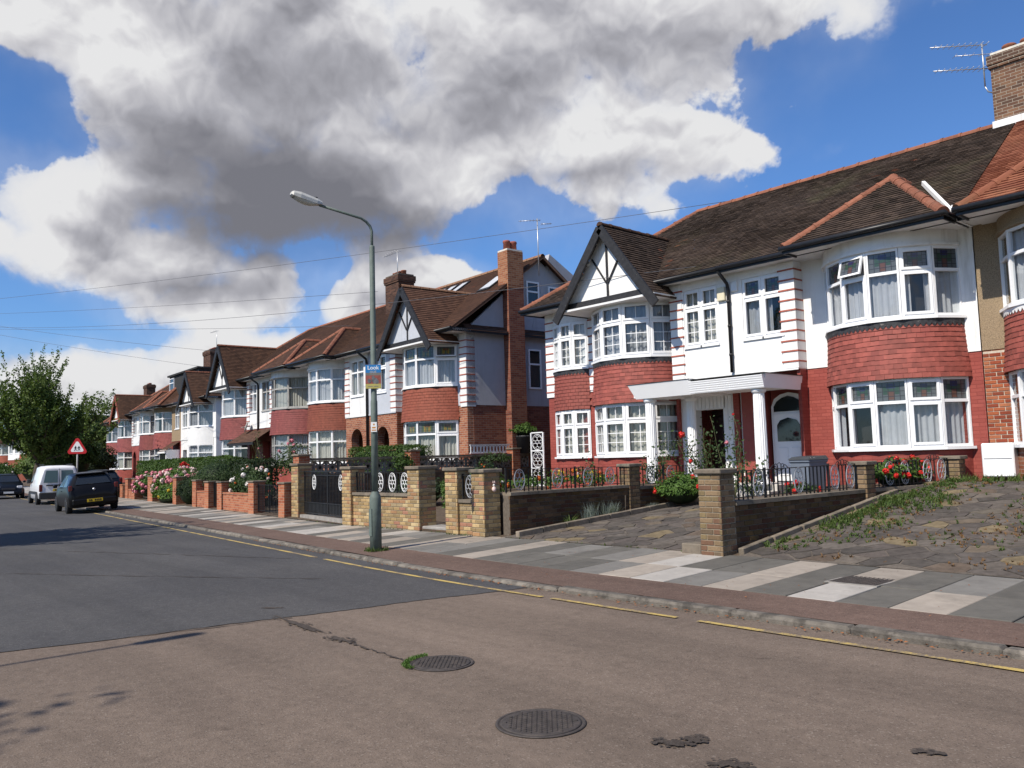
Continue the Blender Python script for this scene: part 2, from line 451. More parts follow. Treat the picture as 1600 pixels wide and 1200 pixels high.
plain('lamp_green', (0.125, 0.155, 0.135), 0.6, 9, 0.18, stain=((0.2, 0.2, 0.18), 5, 0.6, 0.75))
plain('lamp_head', (0.50, 0.49, 0.45), 0.5, 9, 0.12)
plain('lamp_lens', (0.50, 0.49, 0.44), 0.25, 9, 0.1, spec=0.6)
plain('alu', (0.5, 0.5, 0.5), 0.4, 9, 0.1, metal=0.6)
plain('wire', (0.10, 0.10, 0.11), 0.7, 9, 0.1)
plain('yellow_plain', (0.62, 0.42, 0.02), 0.6, 9, 0.1)
plain('bin_grey', (0.15, 0.175, 0.215), 0.55, 5, 0.08)
plain('bin_lid', (0.045, 0.05, 0.055), 0.5, 5, 0.1)
plain('bark', (0.06, 0.048, 0.036), 0.95, 14, 0.4, 0.8, 30)
plain('stem', (0.10, 0.10, 0.045), 0.8, 20, 0.3)
plain('rubber', (0.016, 0.016, 0.017), 0.85, 20, 0.2)
plain('rim', (0.42, 0.43, 0.45), 0.35, 9, 0.05, metal=0.7)
plain('car_black', (0.006, 0.006, 0.007), 0.3, 3, 0.05, spec=0.2, coat=0.05)
plain('car_navy', (0.007, 0.009, 0.014), 0.3, 3, 0.05, spec=0.2, coat=0.1)
plain('car_white', (0.78, 0.78, 0.79), 0.3, 3, 0.02, spec=0.5, coat=0.4)
plain('car_glass', (0.018, 0.021, 0.024), 0.05, 3, 0.05, spec=0.7)
plain('car_glass_light', (0.07, 0.11, 0.11), 0.08, 3, 0.05, spec=0.6)
plain('plastic_dark', (0.03, 0.03, 0.032), 0.6, 9, 0.1)
plain('lamp_red', (0.09, 0.008, 0.008), 0.2, 9, 0.1, spec=0.6)
plain('lamp_clear', (0.55, 0.57, 0.6), 0.15, 9, 0.1, spec=0.7)
plain('plate_white', (0.7, 0.7, 0.68), 0.5, 9, 0.05)
plain('sign_red', (0.45, 0.015, 0.02), 0.5, 9, 0.05)
plain('sign_white', (0.75, 0.75, 0.74), 0.5, 9, 0.03)
plain('sign_blue', (0.02, 0.17, 0.42), 0.5, 9, 0.08)
plain('sign_olive', (0.38, 0.33, 0.10), 0.5, 9, 0.08)
plain('sign_orange', (0.50, 0.22, 0.05), 0.5, 9, 0.08)
plain('weathered_red', (0.27, 0.075, 0.06), 0.6, 12, 0.25)
plain('figure_grey', (0.12, 0.12, 0.125), 0.6, 25, 0.5)
plain('petal_red', (0.55, 0.02, 0.015), 0.6, 30, 0.3)
plain('petal_pink', (0.62, 0.22, 0.26), 0.6, 25, 0.3)
plain('petal_pale', (0.64, 0.48, 0.44), 0.6, 25, 0.25)
plain('petal_orange', (0.60, 0.12, 0.02), 0.6, 25, 0.25)
plain('petal_yellow', (0.65, 0.45, 0.03), 0.6, 25, 0.25)
plain('petal_white', (0.70, 0.66, 0.62), 0.6, 25, 0.2)
plain('felt', (0.03, 0.03, 0.03), 0.9, 9, 0.3)

brickmat('brick_red', [(0.20, 0.062, 0.035), (0.30, 0.105, 0.055), (0.36, 0.15, 0.08)], (0.40, 0.34, 0.27))
brickmat('brick_far', [(0.24, 0.075, 0.04), (0.32, 0.115, 0.06), (0.36, 0.15, 0.08)], (0.36, 0.28, 0.21))
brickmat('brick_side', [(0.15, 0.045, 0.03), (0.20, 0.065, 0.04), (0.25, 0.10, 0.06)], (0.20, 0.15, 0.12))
brickmat('brick_stack', [(0.05, 0.026, 0.02), (0.085, 0.042, 0.028), (0.12, 0.06, 0.04)], (0.09, 0.07, 0.055))
brickmat('brick_old', [(0.085, 0.05, 0.036), (0.15, 0.075, 0.048), (0.21, 0.115, 0.068)], (0.33, 0.29, 0.23), dirt=(0.06, 0.045, 0.035))
brickmat('brick_chimney', [(0.22, 0.075, 0.038), (0.29, 0.11, 0.055), (0.35, 0.155, 0.08)], (0.34, 0.26, 0.18))
brickmat('brick_dark', [(0.075, 0.05, 0.035), (0.12, 0.08, 0.05), (0.17, 0.115, 0.07)], (0.07, 0.06, 0.048), dirt=(0.045, 0.04, 0.03))
brickmat('brick_painted', [(0.265, 0.060, 0.047), (0.295, 0.070, 0.055), (0.33, 0.082, 0.064)], (0.23, 0.05, 0.04), rough=0.7, dirt=(0.21, 0.055, 0.045))
brickmat('brick_garden_red', [(0.26, 0.075, 0.04), (0.36, 0.12, 0.06), (0.42, 0.17, 0.09)], (0.38, 0.27, 0.19))
roofmat('roof_h1', [(0.026, 0.020, 0.016), (0.048, 0.033, 0.025), (0.068, 0.047, 0.035), (0.088, 0.060, 0.044)], moss=(0.085, 0.078, 0.04), accent=(0.15, 0.055, 0.03))
roofmat('roof_brown', [(0.05, 0.027, 0.019), (0.082, 0.043, 0.029), (0.115, 0.06, 0.039), (0.145, 0.078, 0.05)], accent=(0.24, 0.08, 0.04))
roofmat('roof_dark', [(0.035, 0.02, 0.014), (0.06, 0.032, 0.021), (0.085, 0.045, 0.028), (0.12, 0.06, 0.035)], accent=(0.2, 0.07, 0.04))
roofmat('roof_pan', [(0.15, 0.05, 0.028), (0.20, 0.07, 0.04), (0.24, 0.09, 0.05), (0.28, 0.11, 0.06)], moss=(0.12, 0.10, 0.05), bw=0.3, bh=0.3)
objrand('yellow_brick', [rgb('a98f66'), rgb('b39a70'), rgb('9a7656'), rgb('a0875f'), rgb('9c705b'), rgb('b5a079'), rgb('8a7554'), rgb('a37f5c'), rgb('988668'), rgb('8f7a58')])
objrand('grey_brick', [rgb('7e6a52'), rgb('6f5c46'), rgb('857057'), rgb('6e5342'), rgb('78684c'), rgb('665746')])
objrand('shaded_brick', [rgb(h_) for h_ in ('5f4c3a', '544230', '6a543e', '54392c', '5c4a30', '4d3e30')])  # darker copy of grey_brick: shade of the drive walls put into the colour
objrand('house_brick', [rgb('934c35'), rgb('9d583a'), rgb('84412e'), rgb('985d42'), rgb('7c402e'), rgb('a26648')])
plain('mortar', (0.30, 0.255, 0.19), 1.0, 20, 0.2, 0.4, 80)
plain('mortar_light', (0.50, 0.44, 0.35), 1.0, 20, 0.15, 0.4, 80)
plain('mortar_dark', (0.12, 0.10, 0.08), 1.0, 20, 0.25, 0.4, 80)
objrand('crazy_stone', [rgb(h_) for h_ in ('57514b', '5f5851', '514b46', '675f56', '5b544d', '544e49', '665b4e', '4c4742', '5e5650', '5f5348', '58524c', '564f4a', '746750', '504a45', '625b54', '5a534d', '544e48', '4f4a45', '60594f')], amt=0.4, scale=9)
leafmat('leaf_tree', [(0.038, 0.064, 0.015), (0.075, 0.118, 0.026), (0.12, 0.178, 0.042), (0.17, 0.23, 0.06)], 1.2)
leafmat('leaf_tree_light', [(0.025, 0.05, 0.01), (0.05, 0.095, 0.018), (0.09, 0.15, 0.03)], 1.2)
leafmat('leaf_hedge', [(0.03, 0.06, 0.014), (0.062, 0.115, 0.024), (0.105, 0.17, 0.04)], 3)
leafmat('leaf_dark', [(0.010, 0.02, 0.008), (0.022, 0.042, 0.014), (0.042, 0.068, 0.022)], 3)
leafmat('leaf_bright', [(0.05, 0.10, 0.02), (0.085, 0.16, 0.03), (0.13, 0.21, 0.05)], 6)
leafmat('leaf_rose', [(0.03, 0.055, 0.018), (0.05, 0.09, 0.03), (0.09, 0.12, 0.045)], 6)
leafmat('leaf_grey', [(0.12, 0.15, 0.14), (0.18, 0.22, 0.20), (0.25, 0.28, 0.26)], 8)
leafmat('weed', [(0.04, 0.075, 0.015), (0.08, 0.13, 0.03), (0.14, 0.17, 0.05)], 6)
glassmat('glass', (0.80, 0.83, 0.85), 0.06)
glassmat('glass_dark', (0.35, 0.37, 0.4), 0.05)

def stained(name, blocks):
    """leaded top light: small quarries with a coloured motif in the middle, by UV (0..1 over the pane)"""
    m, g, bs = newmat(name)
    uv = coords(g, 'UV')
    sp = g.node('ShaderNodeSeparateXYZ')
    g.put(sp.inputs[0], uv)
    x, y = sp.outputs[0], sp.outputs[1]
    cc = (0.085, 0.095, 0.10)
    for (cx, cy, rx, ry, c) in blocks:
        d = g.math('MAXIMUM', g.math('DIVIDE', g.math('ABSOLUTE', g.math('SUBTRACT', x, cx)), rx), g.math('DIVIDE', g.math('ABSOLUTE', g.math('SUBTRACT', y, cy)), ry))
        cc = g.mix(g.math('LESS_THAN', d, 1.0), cc, c)
    gx = g.math('ABSOLUTE', g.math('SUBTRACT', g.math('FRACT', g.math('MULTIPLY', x, 5.0)), 0.5))
    gy = g.math('ABSOLUTE', g.math('SUBTRACT', g.math('FRACT', g.math('MULTIPLY', y, 4.0)), 0.5))
    ld = g.math('GREATER_THAN', g.math('MAXIMUM', gx, gy), 0.44)
    cc = g.mix(ld, cc, (0.03, 0.03, 0.032))
    g.put(bs.inputs['Base Color'], cc)
    bs.inputs['Roughness'].default_value = 0.12
    bs.inputs['Specular IOR Level'].default_value = 0.6
    return m
stained('stained_blue', [(0.5, 0.55, 0.28, 0.20, (0.035, 0.065, 0.045)), (0.5, 0.30, 0.12, 0.22, (0.11, 0.055, 0.04)), (0.5, 0.78, 0.15, 0.12, (0.03, 0.03, 0.09))])
stained('stained_yellow', [(0.5, 0.5, 0.3, 0.34, (0.06, 0.09, 0.05)), (0.38, 0.42, 0.07, 0.25, (0.24, 0.17, 0.03)), (0.62, 0.42, 0.07, 0.25, (0.24, 0.17, 0.03)), (0.5, 0.7, 0.16, 0.12, (0.12, 0.05, 0.02))])

def yellow_line_mat():
    m, g, bs = newmat('road_yellow')
    p = geo_pos(g)
    n = g.math('ADD', g.math('MULTIPLY', g.noise(p, 45, 4, 0.7), 0.5), g.math('MULTIPLY', g.noise(p, 2.2, 5, 0.7), 0.6))
    cc = g.mix(g.smooth(n, 0.50, 0.63), (0.46, 0.33, 0.095), (0.17, 0.13, 0.09))
    g.put(bs.inputs['Base Color'], cc)
    bs.inputs['Roughness'].default_value = 0.85
yellow_line_mat()

# ------------------------------------------------------------------ mesh helpers
class MB:
    def __init__(s):
        s.v, s.f, s.m, s.uv, s.sm = [], [], [], [], []
    def face(s, pts, mat=0, uv=None, smooth=False):
        b = len(s.v)
        s.v.extend([tuple(p) for p in pts])
        s.f.append(tuple(range(b, b + len(pts))))
        s.m.append(mat)
        s.uv.append(uv)
        s.sm.append(smooth)
    def mesh(s, verts, faces, mat=0, smooth=False):
        b = len(s.v)
        s.v.extend([tuple(p) for p in verts])
        for f in faces:
            s.f.append(tuple(b + i for i in f))
            s.m.append(mat)
            s.uv.append(None)
            s.sm.append(smooth)
    def box(s, x0, x1, y0, y1, z0, z1, mat=0):
        x0, x1 = min(x0, x1), max(x0, x1)
        y0, y1 = min(y0, y1), max(y0, y1)
        z0, z1 = min(z0, z1), max(z0, z1)
        v = [(x0, y0, z0), (x1, y0, z0), (x1, y1, z0), (x0, y1, z0), (x0, y0, z1), (x1, y0, z1), (x1, y1, z1), (x0, y1, z1)]
        s.mesh(v, [(0, 3, 2, 1), (4, 5, 6, 7), (0, 1, 5, 4), (1, 2, 6, 5), (2, 3, 7, 6), (3, 0, 4, 7)], mat)
        return s
    def bbox(s, x0, x1, y0, y1, z0, z1, b=0.01, mat=0):
        """box with chamfered edges"""
        bm = bmesh.new()
        bmesh.ops.create_cube(bm, size=1)
        for v in bm.verts:
            v.co = Vector(((x0 + x1) / 2 + v.co.x * abs(x1 - x0), (y0 + y1) / 2 + v.co.y * abs(y1 - y0), (z0 + z1) / 2 + v.co.z * abs(z1 - z0)))
        bmesh.ops.bevel(bm, geom=list(bm.edges), offset=b, segments=1, affect='EDGES')
        bm.verts.index_update()
        s.mesh([v.co[:] for v in bm.verts], [[v.index for v in f.verts] for f in bm.faces], mat)
        bm.free()
        return s
    def beam(s, p, q, w, h, up=(0, 0, 1), mat=0, ext=0.0):
        p, q, up = Vector(p), Vector(q), Vector(up)
        d = (q - p).normalized()
        p, q = p - d * ext, q + d * ext
        a = d.cross(up)
        a = a.normalized() if a.length > 1e-6 else Vector((1, 0, 0))
        b = a.cross(d).normalized()
        a, b = a * (w / 2), b * (h / 2)
        v = [p - a - b, p + a - b, p + a + b, p - a + b, q - a - b, q + a - b, q + a + b, q - a + b]
        s.mesh(v, [(0, 3, 2, 1), (4, 5, 6, 7), (0, 1, 5, 4), (1, 2, 6, 5), (2, 3, 7, 6), (3, 0, 4, 7)], mat)
        return s
    def tube(s, pts, r, n=6, closed=False, mat=0, smooth=True):
        pts = [Vector(p) for p in pts]
        k = len(pts)
        rs = r if hasattr(r, '__len__') else [r] * k
        base = len(s.v)
        prev = None
        for i, p in enumerate(pts):
            if closed:
                d = pts[(i + 1) % k] - pts[i - 1]
            else:
                d = pts[min(i + 1, k - 1)] - pts[max(i - 1, 0)]
            d = d.normalized() if d.length > 1e-9 else Vector((0, 0, 1))
            if prev is None:
                a = d.orthogonal().normalized()
            else:
                a = prev - d * prev.dot(d)
                a = a.normalized() if a.length > 1e-6 else d.orthogonal().normalized()
            prev = a
            b = d.cross(a)
            for j in range(n):
                t = 2 * math.pi * j / n
                s.v.append(tuple(p + a * (rs[i] * math.cos(t)) + b * (rs[i] * math.sin(t))))
        for i in range(k if closed else k - 1):
            i2 = (i + 1) % k
            for j in range(n):
                j2 = (j + 1) % n
                s.f.append((base + i * n + j, base + i * n + j2, base + i2 * n + j2, base + i2 * n + j))
                s.m.append(mat); s.uv.append(None); s.sm.append(smooth)
        if not closed:
            for i, o in ((0, 1), (k - 1, 0)):
                ring = [base + i * n + j for j in range(n)]
                s.f.append(tuple(reversed(ring)) if o else tuple(ring))
                s.m.append(mat); s.uv.append(None); s.sm.append(False)
        return s
    def lathe(s, prof, n=16, c=(0, 0, 0), mat=0, smooth=True):
        base = len(s.v)
        for (r, z) in prof:
            for j in range(n):
                t = 2 * math.pi * j / n
                s.v.append((c[0] + r * math.cos(t), c[1] + r * math.sin(t), c[2] + z))
        for i in range(len(prof) - 1):
            for j in range(n):
                j2 = (j + 1) % n
                s.f.append((base + i * n + j, base + i * n + j2, base + (i + 1) * n + j2, base + (i + 1) * n + j))
                s.m.append(mat); s.uv.append(None); s.sm.append(smooth)
        for i, o in ((0, 1), (len(prof) - 1, 0)):
            if prof[i][0] > 1e-5:
                ring = [base + i * n + j for j in range(n)]
                s.f.append(tuple(reversed(ring)) if o else tuple(ring))
                s.m.append(mat); s.uv.append(None); s.sm.append(False)
        return s
    def prism(s, poly, a, b, axis='z', mat=0):
        """poly of 2-D points extruded from a to b. axis z: (x,y); y: (x,z); x: (y,z)"""
        def P(p, t):
            return (p[0], p[1], t) if axis == 'z' else ((p[0], t, p[1]) if axis == 'y' else (t, p[0], p[1]))
        n = len(poly)
        v = [P(p, a) for p in poly] + [P(p, b) for p in poly]
        s.mesh(v, [tuple(range(n - 1, -1, -1)), tuple(range(n, 2 * n))] + [(i, (i + 1) % n, n + (i + 1) % n, n + i) for i in range(n)], mat)
        return s
    def data(s, name, mats, fix=True):
        me = bpy.data.meshes.new(name)
        me.from_pydata(s.v, [], s.f)
        for m in (mats if isinstance(mats, (list, tuple)) else [mats]):
            me.materials.append(MATS[m])
        me.polygons.foreach_set('material_index', s.m)
        me.polygons.foreach_set('use_smooth', s.sm)
        if fix:
            bm = bmesh.new()
            bm.from_mesh(me)
            bmesh.ops.recalc_face_normals(bm, faces=bm.faces)
            bm.to_mesh(me)
            bm.free()
        me.update()
        lay = me.uv_layers.new(name='UVMap')
        buf = [0.0] * (2 * len(me.loops))
        Z = Vector((0, 0, 1))
        vs = me.vertices
        for p in me.polygons:
            cu = s.uv[p.index]
            if cu is not None and not fix:
                for k, li in enumerate(p.loop_indices):
                    buf[2 * li], buf[2 * li + 1] = cu[k]
                continue
            n = p.normal
            if abs(n.z) > 0.95:
                t, b = Vector((1, 0, 0)), Vector((0, 1, 0))
            else:
                t = Z.cross(n).normalized()
                b = n.cross(t)
            for li in p.loop_indices:
                co = vs[me.loops[li].vertex_index].co
                buf[2 * li], buf[2 * li + 1] = co.dot(t), co.dot(b)
        lay.data.foreach_set('uv', buf)
        return me
    def build(s, name, mats, parent=None, loc=None, rz=None, fix=True, kind=None):
        o = bpy.data.objects.new(name, s.data(name, mats, fix))
        col.objects.link(o)
        if parent is not None:
            o.parent = parent
        if loc is not None:
            o.location = loc
        if rz is not None:
            o.rotation_euler = (0, 0, rz)
        if kind:
            o['kind'] = kind
        return o
def link(name, me, parent=None, loc=None, rot=None, scale=None):
    o = bpy.data.objects.new(name, me)
    col.objects.link(o)
    if parent is not None:
        o.parent = parent
    if loc is not None:
        o.location = loc
    if rot is not None:
        o.rotation_euler = rot
    if scale is not None:
        o.scale = scale
    return o
def tag(o, label, cat, group=None):
    o['label'] = label
    o['category'] = cat
    if group:
        o['group'] = group
    return o
def thing(name, label, cat, loc=(0, 0, 0), rz=0.0, group=None):
    o = bpy.data.objects.new(name, None)
    col.objects.link(o)
    o.location = loc
    o.rotation_euler = (0, 0, rz)
    o.empty_display_size = 0.2
    return tag(o, label, cat, group)
def structure(o):
    o['kind'] = 'structure'
    return o

# ------------------------------------------------------------------ lie of the land
BEND = math.tan(R(5.3))
def sm(t):
    t = max(0.0, min(1.0, t))
    return t * t * (3 - 2 * t)
def softramp(d, w):
    """0 for d<-w, d for d>w, smooth between"""
    if d <= -w: return 0.0
    if d >= w: return d
    return (d + w) ** 2 / (4 * w)
def kerb_y(x):                      # front edge of the kerb
    return 7.00 + 0.093 * softramp(-9.5 - x, 2.5)
def bound_y(x):                     # front gardens begin
    return 10.12 + 0.112 * softramp(-17.6 - x, 1.5)
def pave_z(x, y):
    return 0.060 + 0.090 * max(0.0, min(1.0, (y - kerb_y(x)) / 3.1))
def gz(x, y):
    b = bound_y(x)
    d = y - b
    if d <= 0:
        return pave_z(x, y)
    k = 0.058 + (0.128 - 0.058) * sm((x + 12.2) / 5.3)
    top = 0.62 + (0.92 - 0.62) * sm((x + 12.2) / 5.3)
    return min(0.15 + k * d, top)

# ------------------------------------------------------------------ setting: ground, road, pavement
def grid_sheet(name, mat, xs, yf0, yf1, zf, ny=6, kind='structure', parent=None):
    """sheet between y=yf0(x) and y=yf1(x), sampled at xs"""
    v, f = [], []
    for x in xs:
        a, b = yf0(x), yf1(x)
        for j in range(ny + 1):
            y = a + (b - a) * j / ny
            v.append((x, y, zf(x, y)))
    n = ny + 1
    for i in range(len(xs) - 1):
        for j in range(ny):
            f.append((i * n + j, (i + 1) * n + j, (i + 1) * n + j + 1, i * n + j + 1))
    m = MB()
    m.mesh(v, f)
    o = m.build(name, mat, parent)
    if kind:
        o['kind'] = kind
    return o
def frange(a, b, st):
    n = max(1, int(round((b - a) / st)))
    return [a + (b - a) * i / n for i in range(n + 1)]

mb = MB()
mb.face([(-900, -700, -0.25), (600, -700, -0.25), (600, 900, -0.25), (-900, 900, -0.25)])
plain('far_ground', (0.06, 0.075, 0.035), 1.0, 0.3, 0.3)
structure(mb.build('ground', 'far_ground'))

def road_far(x):
    return -2.2 + 0.093 * softramp(-9.5 - x, 2.5)
XS = frange(-130, -14, 4) + frange(-13, 12, 1)
def camber(x, y):
    a, b = road_far(x), kerb_y(x)
    t = (y - a) / (b - a) * 2 - 1
    return -0.0 - 0.03 * t * t + 0.03
road = grid_sheet('road', 'asphalt_brown', XS, lambda x: road_far(x) - 0.1, lambda x: kerb_y(x) + 0.1, lambda x, y: 0.0, 8)
# newer grey surface beyond the joint
def joint_x(y):
    return -8.97 + 0.179 * y
v, f = [], []
ys = frange(-2.3, 7.04, 0.09)
rng = random.Random(3)
for y in ys:
    v.append((joint_x(y) + 0.02 * math.sin(y * 3.1) + rng.uniform(-0.014, 0.014), y, 0.006))
m = MB()
poly = [(p[0], p[1], 0.006) for p in v]
back = [(x, kerb_y(x) + 0.06, 0.006) for x in reversed(frange(-130, -8.0, 3.0))][:]
front = [(x, road_far(x) - 0.1, 0.006) for x in frange(-130, -10.2, 3.0)]
m.face(poly + back + front)
structure(m.build('road_surface', 'asphalt_grey'))

# tar joints, patches and a crack: thin irregular films of bitumen
def blob(cx, cy, rx, ry, seed, rot=0.0, n=70, j=0.35, z=0.010):
    r = random.Random(seed)
    pts = []
    ph = [r.uniform(0, 6.28) for _ in range(4)]
    for i in range(n):
        t = 2 * math.pi * i / n
        k = 1 + j * (0.5 * math.sin(2 * t + ph[0]) + 0.4 * math.sin(3 * t + ph[1]) + 0.5 * math.sin(5 * t + ph[2]) + 0.4 * math.sin(9 * t + ph[3])) + r.uniform(-0.16, 0.16)
        x, y = rx * k * math.cos(t), ry * k * math.sin(t)
        pts.append((cx + x * math.cos(rot) - y * math.sin(rot), cy + x * math.sin(rot) + y * math.cos(rot), z))
    return pts
for i, (cx, cy, rx, ry, rot) in enumerate([(-7.72, 3.97, 0.46, 0.045, -0.05), (-6.84, 3.90, 0.14, 0.05, 0.1),
                                          (-3.0, 3.78, 0.085, 0.045, 0.9), (-2.945, 3.92, 0.04, 0.035, 0.3), (-2.60, 3.72, 0.09, 0.045, 0.7), (-1.97, 4.57, 0.06, 0.02, 0.5), (-8.88, 4.22, 0.09, 0.025, 0.7)]):
    m = MB()
    m.face(blob(cx, cy, rx, ry, i + 40, rot))
    rq = random.Random(i)
    for k in range(26):
        a_, q_ = rq.uniform(0, 6.28), rq.uniform(0.85, 1.55)
        ex, ey = rx * q_ * math.cos(a_), ry * q_ * 1.3 * math.sin(a_)
        sz = rq.uniform(0.006, 0.022)
        m.face(blob(cx + ex * math.cos(rot) - ey * math.sin(rot), cy + ex * math.sin(rot) + ey * math.cos(rot), sz, sz * 0.7, k + i * 31, rot, 9, 0.3, 0.0102 + k * 1e-5))
    structure(m.build('tar_patch', 'tar'))
def ribbon(name, pts, w, mat, z, seed=1, kind='structure', jit=0.3):
    r = random.Random(seed)
    mb_ = MB()
    a, b = [], []
    for i, p in enumerate(pts):
        p = Vector((p[0], p[1], z))
        d = Vector(pts[min(i + 1, len(pts) - 1)]) - Vector(pts[max(i - 1, 0)])
        nrm = Vector((-d.y, d.x, 0)).normalized() if d.length else Vector((0, 1, 0))
        ww = w * (1 + r.uniform(-jit, jit)) / 2
        a.append(p + nrm * ww); b.append(p - nrm * ww)
    mb_.mesh(a + b, [(i, i + 1, len(a) + i + 1, len(a) + i) for i in range(len(a) - 1)])
    o = mb_.build(name, mat)
    o['kind'] = kind
    return o
rng = random.Random(12)
ribbon('tar_joint', [(joint_x(y) + 0.05 + rng.uniform(-0.02, 0.02), y) for y in frange(2.6, 4.1, 0.1)], 0.022, 'tar', 0.0105, 4, jit=0.8)
ribbon('road_crack', [(-6.75 + (1.1) * t + rng.uniform(-0.02, 0.02), 3.90 - 0.06 * t + rng.uniform(-0.02, 0.02)) for t in frange(0, 1, 0.04)], 0.02, 'tar', 0.0095, 5, jit=0.8)
for k, (x0, y0, x1, y1) in enumerate([(-21.0, 3.2, -13.2, 6.6), (-16.5, 2.0, -10.2, 5.9), (-44, 2, -33, 8.2)]):
    ribbon('road_crack', [(x0 + (x1 - x0) * t + rng.uniform(-0.05, 0.05), y0 + (y1 - y0) * t + rng.uniform(-0.05, 0.05)) for t in frange(0, 1, 0.02)], 0.022, 'tar', 0.0108, k + 8, jit=0.8)

# single yellow line beside the kerb, worn and broken
def line_y(x):
    return kerb_y(x) - 0.37
for (a, b) in [(-4.9, 3.0), (-6.9, -5.15), (-12.6, -7.05), (-40, -12.95), (-75, -40.2)]:
    xs = frange(a, b, 0.3)
    o = ribbon('yellow_line', [(x, line_y(x)) for x in xs], 0.072, 'road_yellow', 0.011, int(a * 7) % 97, jit=0.12)

# kerb: one stone after another
kerb = thing('kerb', 'weathered stone kerb of long blocks along the near edge of the pavement', 'kerb')
kerb['kind'] = 'structure'
del kerb['category']
rng = random.Random(5)
stones = []
for k in range(3):
    mk = MB()
    mk.bbox(-0.597, 0.597, 0, 0.17, -0.14, 0.062, 0.022)
    me = mk.data('kerb_stone', 'kerb')
    for vv in me.vertices:
        vv.co.z += rng.uniform(-0.005, 0.005)
        vv.co.y += rng.uniform(-0.006, 0.006)
    stones.append(me)
x = 3.6
k = 0
while x > -46:
    xc = x - 0.6
    ang = math.atan((kerb_y(x - 1.2) - kerb_y(x)) / -1.2)
    drop = 0.022 * sm((-6.0 - xc) / 1.2) * sm((xc + 12.0) / 1.2)        # lowered by the drive
    link('kerb_stone', stones[k % 3], kerb, (xc, kerb_y(xc) + rng.uniform(-0.01, 0.01), rng.uniform(-0.006, 0.006) - drop), (rng.uniform(-0.01, 0.01), rng.uniform(-0.004, 0.004), ang))
    x -= 1.2
    k += 1
mk = MB()
while x > -120:
    mk.beam((x, kerb_y(x) + 0.1, -0.06), (x - 3.98, kerb_y(x - 3.98) + 0.1, -0.06), 0.2, 0.25)
    x -= 4
o = mk.build('far_kerb_stones', 'kerb', kerb, kind='stuff')

# pavement bed, tarmac strip next to the kerb, slabs behind it
pavement = grid_sheet('pavement', 'joint', frange(-125, -14, 3) + frange(-13, 6, 0.5), lambda x: kerb_y(x) + 0.15, lambda x: bound_y(x) + 0.05, lambda x, y: pave_z(x, y) - 0.062, 4)
grid_sheet('tarmac_strip', 'tarmac_red', frange(-125, -14, 3) + frange(-13, 6, 0.5), lambda x: kerb_y(x) + 0.165, lambda x: kerb_y(x) + 0.955, lambda x, y: pave_z(x, y) - 0.004 - 0.022 * sm((-6.0 - x) / 1.2) * sm((x + 12.0) / 1.2) * max(0.0, 1 - (y - kerb_y(x)) / 0.9), 4)
slab_mats = ['slab_white', 'slab_beige', 'slab_grey', 'slab_dark']
slab_me = {}
def slab_mesh(mat, w, l):
    key = (mat, round(w, 2), round(l, 2))
    if key not in slab_me:
        b = MB()
        b.bbox(-w / 2, w / 2, 0, l, -0.07, 0.0, 0.006)
        slab_me[key] = b.data('paving_slab', mat)
    return slab_me[key]
rng = random.Random(11)
# first columns copied from the photograph, from x = -3.15 going away
near_cols = [('slab_dark', 'slab_dark'), ('slab_beige', 'slab_grey'), ('slab_dark', 'slab_dark'), ('slab_white', 'slab_beige'), ('slab_dark', 'slab_dark'), ('slab_beige', 'slab_beige'),
             ('slab_grey', 'slab_dark'), ('slab_white', 'slab_dark'), ('slab_beige', 'slab_white'), ('slab_grey', 'slab_beige'), ('slab_dark', 'slab_grey')]
x = -0.5
ci = 0
cw = 0.532
nslab = 0
while x > -44:
    xc = x - cw / 2
    y0 = kerb_y(xc) + 0.96
    yb = bound_y(xc) - 0.01
    idx = int(round((-2.62 - x) / cw))
    if 0 <= idx < len(near_cols):
        c1, c2 = near_cols[idx]
    else:
        lightcol = (ci + (1 if rng.random() < 0.18 else 0)) % 2 == 0
        pick = (lambda: rng.choice(['slab_white', 'slab_beige', 'slab_beige', 'slab_grey'])) if lightcol else (lambda: rng.choice(['slab_dark', 'slab_dark', 'slab_grey', 'slab_dark']))
        c1, c2 = pick(), pick()
    rows = [(y0, y0 + 0.98, c1), (y0 + 0.99, y0 + 2.02, c2)]
    if yb - (y0 + 2.03) < 0.22:
        rows[1] = (y0 + 0.99, yb, c2)
    else:
        rows.append((y0 + 2.03, yb, rng.choice(['slab_dark', 'slab_grey', 'slab_dark', c1])))
    for (a, b, c) in rows:
        b = min(b, yb)
        tilt = math.atan(0.029)
        o = link('paving_slab', slab_mesh(c, cw - 0.012, b - a), pavement, (xc, a, pave_z(xc, a) + rng.uniform(-0.003, 0.003)), (tilt + rng.uniform(-0.003, 0.003), rng.uniform(-0.004, 0.004), rng.uniform(-0.004, 0.004)))
        nslab += 1
    x -= cw
    ci += 1
# far pavement: too fine to pick apart
def far_slab_mat():
    m, g, bs = newmat('slab_far')
    p = geo_pos(g)
    b = g.node('ShaderNodeTexBrick')
    g.put(b.inputs['Vector'], p)
    g.put(b.inputs['Color1'], (0.15, 0.15, 0.145)); g.put(b.inputs['Color2'], (0.46, 0.43, 0.4)); g.put(b.inputs['Mortar'], (0.1, 0.09, 0.08))
    b.inputs['Scale'].default_value = 1.0
    b.inputs['Brick Width'].default_value = 0.53
    b.inputs['Row Height'].default_value = 0.98
    b.inputs['Mortar Size'].default_value = 0.008
    g.put(bs.inputs['Base Color'], b.outputs['Color'])
    bs.inputs['Roughness'].default_value = 0.9
far_slab_mat()
grid_sheet('far_paving', 'slab_far', frange(-125, -44.2, 3), lambda x: kerb_y(x) + 0.94, lambda x: bound_y(x), lambda x, y: pave_z(x, y) + 0.002, 2)
